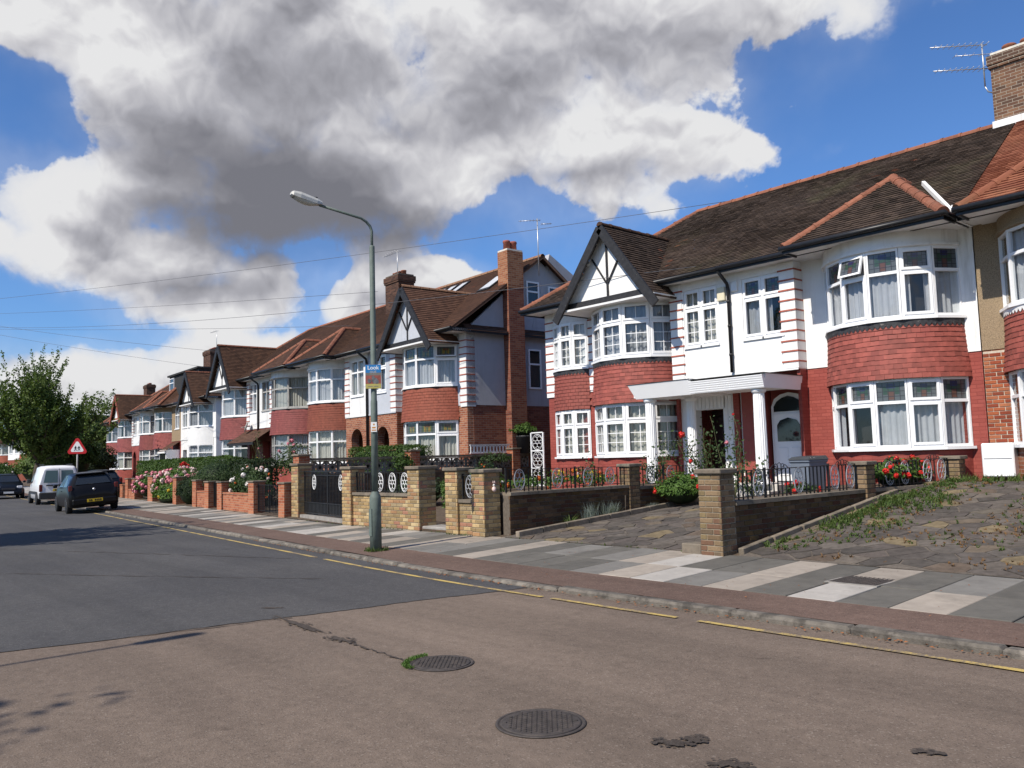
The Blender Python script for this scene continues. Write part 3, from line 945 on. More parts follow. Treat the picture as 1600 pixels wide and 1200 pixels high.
# pavement and verge on the camera's own side of the street
grid_sheet('opposite_pavement', 'slab_far', frange(-125, 12, 4), lambda x: road_far(x) - 3.2, lambda x: road_far(x) - 0.08, lambda x, y: 0.11, 2)
o = grid_sheet('opposite_kerb', 'kerb', frange(-125, 12, 4), lambda x: road_far(x) - 0.1, lambda x: road_far(x), lambda x, y: 0.11 if y < road_far(x) - 0.05 else -0.02, 1)
grid_sheet('opposite_gardens', 'far_ground', frange(-125, 12, 8), lambda x: road_far(x) - 60, lambda x: road_far(x) - 3.2, lambda x, y: 0.13, 2)

# garden ground from the front walls to behind the houses
grid_sheet('garden_ground', 'soil', frange(-160, -27, 4) + frange(-26, 8, 0.6), lambda x: bound_y(x) + 0.02, lambda x: 60.0, lambda x, y: gz(x, y) - 0.012, 60)

# manholes
def manhole(x, y, r, label, moss):
    z = 0.008
    t = thing('manhole_cover', label, 'manhole cover', (x, y, 0.0), R(20))
    m = MB(); m.lathe([(r + 0.030, 0.003), (r + 0.028, 0.009), (r + 0.010, 0.010), (r + 0.008, 0.005)], 48); m.build('rim', 'cast_iron', t)
    m = MB(); m.lathe([(r, 0.004), (r, 0.010), (r - 0.01, 0.012), (0.0001, 0.012)], 48); d = m.build('plate', 'cast_iron', t)
    st = MB()
    for i in range(-12, 13):
        for j in range(-12, 13):
            px, py = i * 0.034 + (0.017 if j % 2 else 0), j * 0.034
            if math.hypot(px, py) < r - 0.03:
                st.box(px - 0.008, px + 0.008, py - 0.008, py + 0.008, 0.012, 0.0165)
    st.build('studs', 'cast_iron', t, kind='stuff')
    if moss:
        g_ = MB()
        rr = random.Random(2)
        for _ in range(500):
            a = rr.uniform(2.6, 4.3)
            q = r + rr.uniform(0.03, 0.085)
            p = Vector((q * math.cos(a), q * math.sin(a), 0.012))
            d_ = Vector((rr.uniform(-1, 1), rr.uniform(-1, 1), 1.2)).normalized() * rr.uniform(0.008, 0.03)
            s_ = Vector((rr.uniform(-1, 1), rr.uniform(-1, 1), 0)).normalized() * 0.006
            g_.face([p - s_, p + s_, p + d_])
        g_.build('moss', 'leaf_bright', t, kind='stuff')
    return t
manhole(-5.43, 4.0, 0.225, 'farther round iron manhole cover with moss on its left rim', True)
manhole(-3.79, 3.52, 0.245, 'nearer round iron manhole cover close to the bottom of the road', False)
t = thing('service_cover', 'rectangular brown iron service cover set in the paving slabs', 'service cover', (-4.52, 8.87, pave_z(-4.5, 8.9) + 0.004), 0.0)
m = MB(); m.box(-0.30, 0.30, 0, 0.6, -0.01, 0.004); m.build('frame', 'concrete', t)
m = MB(); m.box(-0.27, 0.27, 0.03, 0.57, 0.0, 0.007)
m.build('plate', 'cast_iron', t)
m = MB()
for i in range(10):
    for j in range(11):
        m.box(-0.245 + i * 0.052, -0.215 + i * 0.052, 0.05 + j * 0.047, 0.075 + j * 0.047, 0.006, 0.011)
m.build('tread', 'cast_iron', t, kind='stuff')

# ------------------------------------------------------------------ crazy paved drives
def clip_half(poly, nx, ny, c):
    """keep nx*x+ny*y <= c"""
    out = []
    n = len(poly)
    for i in range(n):
        p, q = poly[i], poly[(i + 1) % n]
        dp, dq = nx * p[0] + ny * p[1] - c, nx * q[0] + ny * q[1] - c
        if dp <= 0:
            out.append(p)
        if (dp < 0 < dq) or (dq < 0 < dp):
            t = dp / (dp - dq)
            out.append((p[0] + (q[0] - p[0]) * t, p[1] + (q[1] - p[1]) * t))
    return out
def crazy(parent, x0, x1, y0, y1, size, seed, gap=0.012):
    r = random.Random(seed)
    pts = []
    nx, ny = max(1, int((x1 - x0) / size)), max(1, int((y1 - y0) / size))
    for i in range(-1, nx + 1):
        for j in range(-1, ny + 1):
            pts.append((x0 + (i + 0.5 + r.uniform(-0.48, 0.48)) * (x1 - x0) / nx, y0 + (j + 0.5 + r.uniform(-0.48, 0.48)) * (y1 - y0) / ny))
    n = 0
    for i, p in enumerate(pts):
        if not (x0 < p[0] < x1 and y0 < p[1] < y1):
            continue
        poly = [(x0, y0), (x1, y0), (x1, y1), (x0, y1)]
        for j, q in enumerate(pts):
            if i == j or abs(q[0] - p[0]) > 3 * size or abs(q[1] - p[1]) > 3 * size:
                continue
            dx, dy = q[0] - p[0], q[1] - p[1]
            L = math.hypot(dx, dy)
            if L < 1e-6:
                continue
            poly = clip_half(poly, dx / L, dy / L, (dx * (p[0] + q[0]) / 2 + dy * (p[1] + q[1]) / 2) / L - gap)
            if len(poly) < 3:
                break
        if len(poly) < 3:
            continue
        lift = r.uniform(0.006, 0.018)
        jit = [(a + r.uniform(-0.012, 0.012), b + r.uniform(-0.012, 0.012)) for a, b in poly]
        m_ = MB()
        top = [(a - p[0], b - p[1], gz(a, b) + lift - gz(*p)) for a, b in jit]
        bot = [(a - p[0], b - p[1], gz(a, b) - 0.02 - gz(*p)) for a, b in jit]
        k_ = len(top)
        m_.mesh(top + bot, [tuple(range(k_))] + [(s_, k_ + s_, k_ + (s_ + 1) % k_, (s_ + 1) % k_) for s_ in range(k_)])
        m_.build('paving_stone', 'crazy_stone', parent, (p[0], p[1], gz(*p)))
        n += 1
    return n
d1 = grid_sheet('red_house_drive', 'mortar_dark', frange(-11.78, -7.05, 0.5), lambda x: 10.118, lambda x: 15.6, lambda x, y: gz(x, y) + 0.001, 10)
crazy(d1, -11.72, -7.1, 10.125, 15.55, 0.31, 3)
d2 = grid_sheet('neighbour_drive', 'mortar_dark', frange(-6.75, 1.2, 0.5), lambda x: 10.118, lambda x: 16.6, lambda x, y: gz(x, y) + 0.001, 10)
crazy(d2, -6.7, -0.9, 10.125, 16.5, 0.36, 8)

# ------------------------------------------------------------------ house kit
def roof_plane(mb_, poly, dv=0.1, lift=0.018, tw=None, seed=0, mat=0):
    """tiled slope: overlapping courses laid on a flat polygon; tw splits the courses into single tiles"""
    poly = [Vector(p) for p in poly]
    n = Vector((0, 0, 0))
    for i in range(len(poly)):
        n += (poly[i] - poly[0]).cross(poly[(i + 1) % len(poly)] - poly[0])
    n.normalize()
    if n.z < 0:
        n = -n
    t = Vector((0, 0, 1)).cross(n).normalized()
    b = n.cross(t)
    o = poly[0]
    uv = [((p - o).dot(t), (p - o).dot(b)) for p in poly]
    off_u, off_v = o.dot(t), o.dot(b)
    vmin, vmax = min(p[1] for p in uv), max(p[1] for p in uv)
    r = random.Random(seed)
    def P(p, h):
        return o + t * p[0] + b * p[1] + n * h
    k = 0
    v0 = vmin
    wob = [r.uniform(0, 6.28) for _ in range(3)]
    while v0 < vmax - 1e-4:
        v1 = min(v0 + dv, vmax)
        band = clip_half(clip_half(uv, 0, 1, v1), 0, -1, -v0)
        if len(band) >= 3:
            if tw:
                umin, umax = min(p[0] for p in band), max(p[0] for p in band)
                cells = []
                u0 = umin - (tw * 0.5 if k % 2 else 0.0)
                while u0 < umax:
                    c = clip_half(clip_half(band, 1, 0, u0 + tw), -1, 0, -u0)
                    if len(c) >= 3:
                        cells.append((c, lift + r.uniform(-0.004, 0.009) + 0.006 * math.sin(u0 * 1.1 + wob[0]) * math.sin(v0 * 1.7 + wob[1])))
                    u0 += tw
            else:
                cells = [(band, lift)]
            for c, lf in cells:
                pts = [P(p, 0.004 + lf * (1 - (p[1] - v0) / (v1 - v0))) for p in c]
                cu = [(p[0] + off_u, k * dv + (p[1] - v0) + 0.0005) for p in c]
                mb_.face(pts, mat, cu)
                for i in range(len(c)):
                    p, q = c[i], c[(i + 1) % len(c)]
                    if abs(p[1] - v0) < 1e-6 and abs(q[1] - v0) < 1e-6 and abs(p[0] - q[0]) > 1e-4:
                        drop = 0.03 if k == 0 else 0.004
                        mb_.face([P(p, 0.004 + lf), P(p, -drop), P(q, -drop), P(q, 0.004 + lf)], mat, [(p[0] + off_u, k * dv + 0.02)] * 4)
        v0 = v1
        k += 1
RIDGE_ME = {}
def ridge(parent, p, q, mat='terracotta', r=0.11, single=True, L=0.42):
    p, q = Vector(p), Vector(q)
    d = q - p
    n = max(1, int(round(d.length / L)))
    st = d.length / n
    dn = d.normalized()
    a = dn.cross(Vector((0, 0, 1))).normalized()
    b = a.cross(dn)
    key = (mat, round(st, 3), r)
    if key not in RIDGE_ME:
        m_ = MB()
        N = 7
        for (x0, x1, rr) in ((0, 0.06, r * 1.12), (0.06, st + 0.015, r)):
            for i in range(N):
                t0, t1 = math.pi * i / N, math.pi * (i + 1) / N
                m_.face([(x0, rr * math.cos(t0), rr * math.sin(t0) - 0.045), (x1, rr * math.cos(t0), rr * math.sin(t0) - 0.045), (x1, rr * math.cos(t1), rr * math.sin(t1) - 0.045), (x0, rr * math.cos(t1), rr * math.sin(t1) - 0.045)], 0, None, True)
            m_.face([(x0, rr * math.cos(math.pi * i / N), rr * math.sin(math.pi * i / N) - 0.045) for i in range(N + 1)])
        RIDGE_ME[key] = m_
    if single:
        me = RIDGE_ME[key]
        if not isinstance(me, bpy.types.Mesh):
            me = me.data('ridge_tile', mat)
            RIDGE_ME[key] = me
        for i in range(n):
            o = link('ridge_tile', me, parent)
            c = p + dn * (st * i)
            c.z += random.uniform(-0.006, 0.006)
            o.matrix_basis = Matrix(((dn.x, a.x, b.x, c.x), (dn.y, a.y, b.y, c.y), (dn.z, a.z, b.z, c.z), (0, 0, 0, 1)))
    else:
        m_ = MB()
        for i in range(n):
            c = p + dn * (st * i)
            pr = [c + a * (r * math.cos(math.pi * j / 5)) + b * (r * math.sin(math.pi * j / 5) - 0.04) for j in range(6)]
            for j in range(5):
                m_.face([pr[j], pr[j] + dn * (st - 0.02), pr[j + 1] + dn * (st - 0.02), pr[j + 1]])
        m_.build('ridge_tiles', mat, parent, kind='stuff')

def seg_box(mb_, a, b, o, t0, t1, z0, z1, mat=0):
    a, b, o = Vector((a[0], a[1], 0)), Vector((b[0], b[1], 0)), Vector((o[0], o[1], 0))
    q = [a + o * t0, b + o * t0, b + o * t1, a + o * t1]
    v = [(p.x, p.y, z0) for p in q] + [(p.x, p.y, z1) for p in q]
    mb_.mesh(v, [(0, 3, 2, 1), (4, 5, 6, 7), (0, 1, 5, 4), (1, 2, 6, 5), (2, 3, 7, 6), (3, 0, 4, 7)], mat)

CUR_R = random.Random(4)
def window(root, P, z0, z1, frame='upvc', transom=0.34, casement=(), bars=False, top='glass', curtain=True, sill=True, single_panes=True, open_light=None, glass='glass'):
    """row of lights along the plan points P. Frame is one part; panes and curtain are its sub-parts"""
    fr = MB()
    zt = z1 - (z1 - z0) * transom
    panes = []
    curs = []
    s_acc = 0.0
    for i in range(len(P) - 1):
        a, b = Vector((P[i][0], P[i][1], 0)), Vector((P[i + 1][0], P[i + 1][1], 0))
        d = (b - a)
        L = d.length
        d.normalize()
        o = Vector((d.y, -d.x, 0))
        if o.y > 0:
            o = -o
        mw = 0.036
        for (s0, s1) in ((0, mw), (L - mw, L)):
            seg_box(fr, a + d * s0, a + d * s1, o, -0.05, 0.035, z0, z1)
        for (q0, q1) in ((z0, z0 + 0.055), (zt - 0.03, zt + 0.03), (z1 - 0.05, z1)):
            seg_box(fr, a + d * mw, b - d * mw, o, -0.045, 0.028, q0, q1)
        regions = [(z0 + 0.055, zt - 0.03, 0), (zt + 0.03, z1 - 0.05, 1)]
        for (q0, q1, up) in regions:
            x0, x1 = mw, L - mw
            cas = (i in casement)
            if cas and not (up and open_light == i):
                e = 0.045
                seg_box(fr, a + d * (x0 - 0.006), a + d * (x0 + e), o, 0.0, 0.052, q0 - 0.006, q1 + 0.006)
                seg_box(fr, a + d * (x1 - e), a + d * (x1 + 0.006), o, 0.0, 0.052, q0 - 0.006, q1 + 0.006)
                seg_box(fr, a + d * (x0 + e), a + d * (x1 - e), o, 0.0, 0.051, q0 - 0.006, q0 + e)
                seg_box(fr, a + d * (x0 + e), a + d * (x1 - e), o, 0.0, 0.051, q1 - e, q1 + 0.006)
                x0, x1, q0, q1 = x0 + e, x1 - e, q0 + e, q1 - e
            if bars:
                seg_box(fr, a + d * ((x0 + x1) / 2 - 0.009), a + d * ((x0 + x1) / 2 + 0.009), o, -0.02, 0.006, q0, q1)
                if not up:
                    for f_ in (1 / 3, 2 / 3):
                        zz = q0 + (q1 - q0) * f_
                        seg_box(fr, a + d * x0, a + d * x1, o, -0.019, 0.005, zz - 0.009, zz + 0.009)
            tilt = 0.0
            if up and open_light == i:
                hz = q1
                tl = 0.30
                def TP(x, z, off):
                    dz = z - hz
                    return a + d * x + o * (off + 0.03 - math.sin(tl) * dz) + Vector((0, 0, hz + math.cos(tl) * dz))
                sh = MB()
                e = 0.04
                for (xa, xb, za, zb) in ((x0, x0 + e, q0, q1), (x1 - e, x1, q0, q1), (x0 + e, x1 - e, q0, q0 + e), (x0 + e, x1 - e, q1 - e, q1)):
                    v = [TP(xa, za, 0), TP(xb, za, 0), TP(xb, zb, 0), TP(xa, zb, 0), TP(xa, za, 0.045), TP(xb, za, 0.045), TP(xb, zb, 0.045), TP(xa, zb, 0.045)]
                    sh.mesh(v, [(0, 3, 2, 1), (4, 5, 6, 7), (0, 1, 5, 4), (1, 2, 6, 5), (2, 3, 7, 6), (3, 0, 4, 7)])
                panes.append(('sash', sh, frame))
                pm = MB()
                pm.face([TP(x0 + e, q0 + e, 0.02), TP(x1 - e, q0 + e, 0.02), TP(x1 - e, q1 - e, 0.02), TP(x0 + e, q1 - e, 0.02)], 0, [(0, 0), (1, 0), (1, 1), (0, 1)])
                panes.append(('pane', pm, top))
                continue
            pm = MB()
            pa, pb = a + d * (x0 - 0.004) - o * 0.012, a + d * (x1 + 0.004) - o * 0.012
            pm.face([(pa.x, pa.y, q0 - 0.004), (pb.x, pb.y, q0 - 0.004), (pb.x, pb.y, q1 + 0.004), (pa.x, pa.y, q1 + 0.004)], 0, [(0, 0), (1, 0), (1, 1), (0, 1)])
            panes.append(('pane', pm, top if up else glass))
        if sill:
            seg_box(fr, a - d * 0.02, b + d * 0.02, o, -0.05, 0.10, z0 - 0.055, z0 - 0.002)
        gap = CUR_R.random()
        if curtain and gap > 0.04:
            K = max(6, int(L / 0.022))
            prev = None
            cur = MB()
            curs.append(cur)
            for k in range(K + 1):
                s = L * k / K
                if 0.04 < gap < 0.14 and 0.36 < k / K < 0.72:
                    if prev is not None:
                        cur = MB()
                        curs.append(cur)
                    prev = None
                    continue
                w = 0.020 * math.sin((s_acc + s) * 52) + 0.012 * math.sin((s_acc + s) * 23 + 1.3)
                pt = a + d * s - o * (0.11 + w)
                if prev is not None:
                    cur.face([(prev.x, prev.y, z0 + 0.02), (pt.x, pt.y, z0 + 0.02), (pt.x, pt.y, z1 - 0.04), (prev.x, prev.y, z1 - 0.04)], 0, None, True)
                prev = pt
        s_acc += L
    w_ = fr.build('window', frame, root)
    if single_panes:
        for nm, m_, mt in panes:
            m_.build(nm, mt, w_, fix=False)
    else:
        allp = MB()
        mts = []
        for nm, m_, mt in panes:
            if mt not in mts:
                mts.append(mt)
            for p_, uv_ in zip(m_.f, m_.uv):
                allp.face([m_.v[i] for i in p_], mts.index(mt), uv_)
        allp.build('panes', mts, w_, fix=False, kind='stuff')
    if curs:
        cm = curtain if isinstance(curtain, str) else CUR_R.choice(['curtain', 'curtain', 'curtain_cream', 'curtain_grey'])
        if single_panes:
            for c_ in curs:
                if c_.f:
                    c_.build('curtain', cm, w_, fix=False)
        else:
            allc = MB()
            for c_ in curs:
                for p_ in c_.f:
                    allc.face([c_.v[q_] for q_ in p_], 0, None, True)
            allc.build('curtains', cm, w_, fix=False, kind='stuff')
    return w_

def wall_holes(mb_, xa, xb, z0, z1, y0, y1, holes, mat=0):
    """front wall between xa..xb (facing -y at y0, back at y1) with rectangular openings and their reveals"""
    xs = sorted(set([xa, xb] + [h[0] for h in holes] + [h[1] for h in holes]))
    zs = sorted(set([z0, z1] + [h[2] for h in holes] + [h[3] for h in holes]))
    for i in range(len(xs) - 1):
        for j in range(len(zs) - 1):
            cx, cz = (xs[i] + xs[i + 1]) / 2, (zs[j] + zs[j + 1]) / 2
            if any(h[0] < cx < h[1] and h[2] < cz < h[3] for h in holes):
                continue
            mb_.face([(xs[i], y0, zs[j]), (xs[i + 1], y0, zs[j]), (xs[i + 1], y0, zs[j + 1]), (xs[i], y0, zs[j + 1])], mat)
    for (a, b, c, d) in holes:
        mb_.face([(a, y0, c), (a, y1, c), (a, y1, d), (a, y0, d)], mat)
        mb_.face([(b, y0, c), (b, y0, d), (b, y1, d), (b, y1, c)], mat)
        mb_.face([(a, y0, d), (a, y1, d), (b, y1, d), (b, y0, d)], mat)
        mb_.face([(a, y0, c), (b, y0, c), (b, y1, c), (a, y1, c)], mat)
    for x in (xa, xb):
        mb_.face([(x, y0, z0), (x, y1, z0), (x, y1, z1), (x, y0, z1)], mat)
    mb_.face([(xa, y0, z1), (xb, y0, z1), (xb, y1, z1), (xa, y1, z1)], mat)
    mb_.face([(xa, y0, z0), (xa, y1, z0), (xb, y1, z0), (xb, y0, z0)], mat)

def arch_wall(mb_, xa, xb, z0, z1, y0, y1, a0, a1, zs, mat=0, n=12):
    """wall with one round-headed opening a0..a1 springing at zs"""
    r = (a1 - a0) / 2
    c = (a0 + a1) / 2
    arc = [(c - r * math.cos(math.pi * i / n), zs + r * math.sin(math.pi * i / n)) for i in range(n + 1)]
    def q(p):
        mb_.face([(x, y0, z) for x, z in p], mat)
    q([(xa, z0), (a0, z0), (a0, z1), (xa, z1)])
    q([(a1, z0), (xb, z0), (xb, z1), (a1, z1)])
    for i in range(n):
        q([arc[i], arc[i + 1], (arc[i + 1][0], z1), (arc[i][0], z1)])
    line = [(a0, z0)] + arc + [(a1, z0)]
    for i in range(len(line) - 1):
        (x0, za), (x1, zb) = line[i], line[i + 1]
        mb_.face([(x0, y0, za), (x0, y1, za), (x1, y1, zb), (x1, y0, zb)], mat)
    for x in (xa, xb):
        mb_.face([(x, y0, z0), (x, y1, z0), (x, y1, z1), (x, y0, z1)], mat)
    mb_.face([(xa, y0, z1), (xb, y0, z1), (xb, y1, z1), (xa, y1, z1)], mat)

def arc_pts(b0, b1, yw, dep, n, off=0.0):
    w = (b1 - b0) / 2
    Rr = (w * w + dep * dep) / (2 * dep)
    cx, cy = (b0 + b1) / 2, yw - dep + Rr
    th = math.asin(min(1, w / Rr))
    return [(cx + (Rr + off) * math.sin(-th + 2 * th * i / n), cy - (Rr + off) * math.cos(-th + 2 * th * i / n)) for i in range(n + 1)], (cx, cy, Rr, th)

def curved_wall(name, mat, root, pts, yw, z0, z1, parent=None):
    m_ = MB()
    s = 0.0
    for i in range(len(pts) - 1):
        a, b = pts[i], pts[i + 1]
        L = math.hypot(b[0] - a[0], b[1] - a[1])
        m_.face([(a[0], a[1], z0), (b[0], b[1], z0), (b[0], b[1], z1), (a[0], a[1], z1)], 0, [(s, z0), (s + L, z0), (s + L, z1), (s, z1)])
        s += L
    for z in (z0, z1):
        m_.face([(p[0], p[1], z) for p in pts] + [(pts[-1][0], yw + 0.05, z), (pts[0][0], yw + 0.05, z)])
    return m_.build(name, mat, parent or root, fix=False)

TILE_ME = {}
def tile_band(root, sd, b0, b1, yw, dep, z0, z1, mat, single, flare=0.07, dz=0.1, tw=0.163):
    pts, (cx, cy, Rr, th) = arc_pts(b0, b1, yw, dep, 20, 0.0)
    back = curved_wall('tile_hanging', mat, root, [(sd * x, y) for x, y in pts], yw, z0, z1)
    rows = int(round((z1 - z0) / dz))
    if mat not in TILE_ME:
        me = []
        for q in range(3):
            m_ = MB()
            e = 0.0025 * q
            m_.box(-tw / 2 - 0.002, tw / 2 + 0.002, -0.022, 0.0, -0.012 - e, dz + 0.012)
            me.append(m_.data('tile', mat))
        TILE_ME[mat] = me
    r = random.Random(int(b0 * 100) + int(z0 * 10))
    joined = MB()
    for k in range(rows):
        zt = z1 - (k + 1) * dz
        fl = 0.018 + flare * ((k + 1) / rows) ** 1.6
        R2 = Rr + fl
        nt = int(2 * th * R2 / tw)
        stp = 2 * th / nt
        for i in range(nt + (1 if k % 2 else 0)):
            t = -th + stp * (i + (0.0 if k % 2 else 0.5))
            if abs(t) > th:
                continue
            x, y = cx + R2 * math.sin(t), cy - R2 * math.cos(t)
            tilt = 0.17 + r.uniform(-0.025, 0.025)
            zz = zt + r.uniform(-0.003, 0.003)
            if single:
                o = link('tile', r.choice(TILE_ME[mat]), back, (sd * x, y, zz), (tilt * -1.0 + r.uniform(-0.02, 0.02), r.uniform(-0.012, 0.012), sd * t))
            else:
                mt = Matrix.Translation((sd * x, y, zz)) @ Matrix.Rotation(sd * t, 4, 'Z') @ Matrix.Rotation(-tilt, 4, 'X')
                h = tw / 2 + 0.001
                v = [mt @ Vector(p) for p in ((-h, -0.022, -0.012), (h, -0.022, -0.012), (h, -0.022, dz + 0.01), (-h, -0.022, dz + 0.01), (-h, 0, -0.012), (h, 0, -0.012))]
                joined.mesh(v, [(0, 1, 2, 3), (0, 4, 5, 1)])
    if not single:
        joined.build('tiles', mat, back, kind='stuff')
    return back

def scallops(root, sd, b0, b1, yw, dep, z0, z1, mat='lead', off=0.05, w=0.105):
    pts, (cx, cy, Rr, th) = arc_pts(b0, b1, yw, dep, 4)
    R2 = Rr + off
    n = max(4, int(2 * th * R2 / w))
    m_ = MB()
    def P(t, z):
        return (sd * (cx + R2 * math.sin(t)), cy - R2 * math.cos(t), z)
    for i in range(n):
        t0, t1 = -th + 2 * th * i / n, -th + 2 * th * (i + 1) / n
        m_.face([P(t0, z0), P(t1, z0), P(t1, z1), P(t0, z1)])
        lob = [P(t0 + (t1 - t0) * j / 8, z0 - (w * 0.62) * math.sin(math.pi * j / 8)) for j in range(9)]
        m_.face([P(t0, z0)] + lob[1:-1] + [P(t1, z0)])
    return m_.build('flashing', mat, root)

def quoins(root, sd, u0, u1, yf, z0, z1, wall, strip, single=True, wrap=0.10, step=0.235):
    m_ = MB()
    m_.box(sd * u0, sd * (u1 + 0.015), yf - 0.02, yf + wrap, z0, z1)
    q = m_.build('quoin', wall, root)
    s_ = MB()
    s_.box(sd * (u0 - 0.03), sd * (u1 + 0.028), yf - 0.034, yf + wrap * 0.98, 0, 0.036)
    me = s_.data('tile_strip', strip)
    z = z0 + 0.14
    while z < z1 - 0.1:
        link('tile_strip', me, q, (0, 0, z))
        z += step
    return q

def chimney(root, x, y, w, d, z0, z1, mat, pots=2, potmat='pot', potr=0.13, poth=0.38, capmat='lime', corbel=True):
    m_ = MB()
    m_.box(x - w / 2, x + w / 2, y - d / 2, y + d / 2, z0, z1)
    if corbel:
        m_.box(x - w / 2 - 0.04, x + w / 2 + 0.04, y - d / 2 - 0.04, y + d / 2 + 0.04, z1 - 0.32, z1 - 0.24)
        m_.box(x - w / 2 - 0.06, x + w / 2 + 0.06, y - d / 2 - 0.06, y + d / 2 + 0.06, z1 - 0.24, z1 - 0.02)
    c = m_.build('chimney', mat, root)
    f_ = MB()
    f_.prism([(x - w / 2 + 0.01, y - d / 2 + 0.01), (x + w / 2 - 0.01, y - d / 2 + 0.01), (x + w / 2 - 0.01, y + d / 2 - 0.01), (x - w / 2 + 0.01, y + d / 2 - 0.01)], z1 - 0.01, z1 + 0.06, 'z')
    f_.build('flaunching', capmat, c)
    for i in range(pots):
        t = (i + 0.5) / pots - 0.5
        px, py = (x + t * w * 0.85, y) if w >= d else (x, y + t * d * 0.85)
        p_ = MB()
        p_.lathe([(potr, 0), (potr * 0.92, poth * 0.75), (potr * 1.06, poth * 0.8), (potr * 1.06, poth * 0.92), (potr * 0.95, poth), (potr * 0.8, poth), (potr * 0.75, poth * 0.4)], 12)
        p_.build('pot', potmat, c, (px, py, z1 + 0.03))
    return c

Z_SILL, Z_HEAD, Z_T0, Z_T1, Z_SILL2, Z_HEAD2 = 1.58, 2.95, 2.96, 4.06, 4.17, 5.58
Z_SPLIT, Z_EAVE, SLOPE = 3.43, 6.02, 0.716
YE, YR = -0.42, 3.7                                  # eaves and ridge, from the front wall
ZR = Z_EAVE + SLOPE * (YR - YE)
YB = 0.35                                            # wall behind the bay

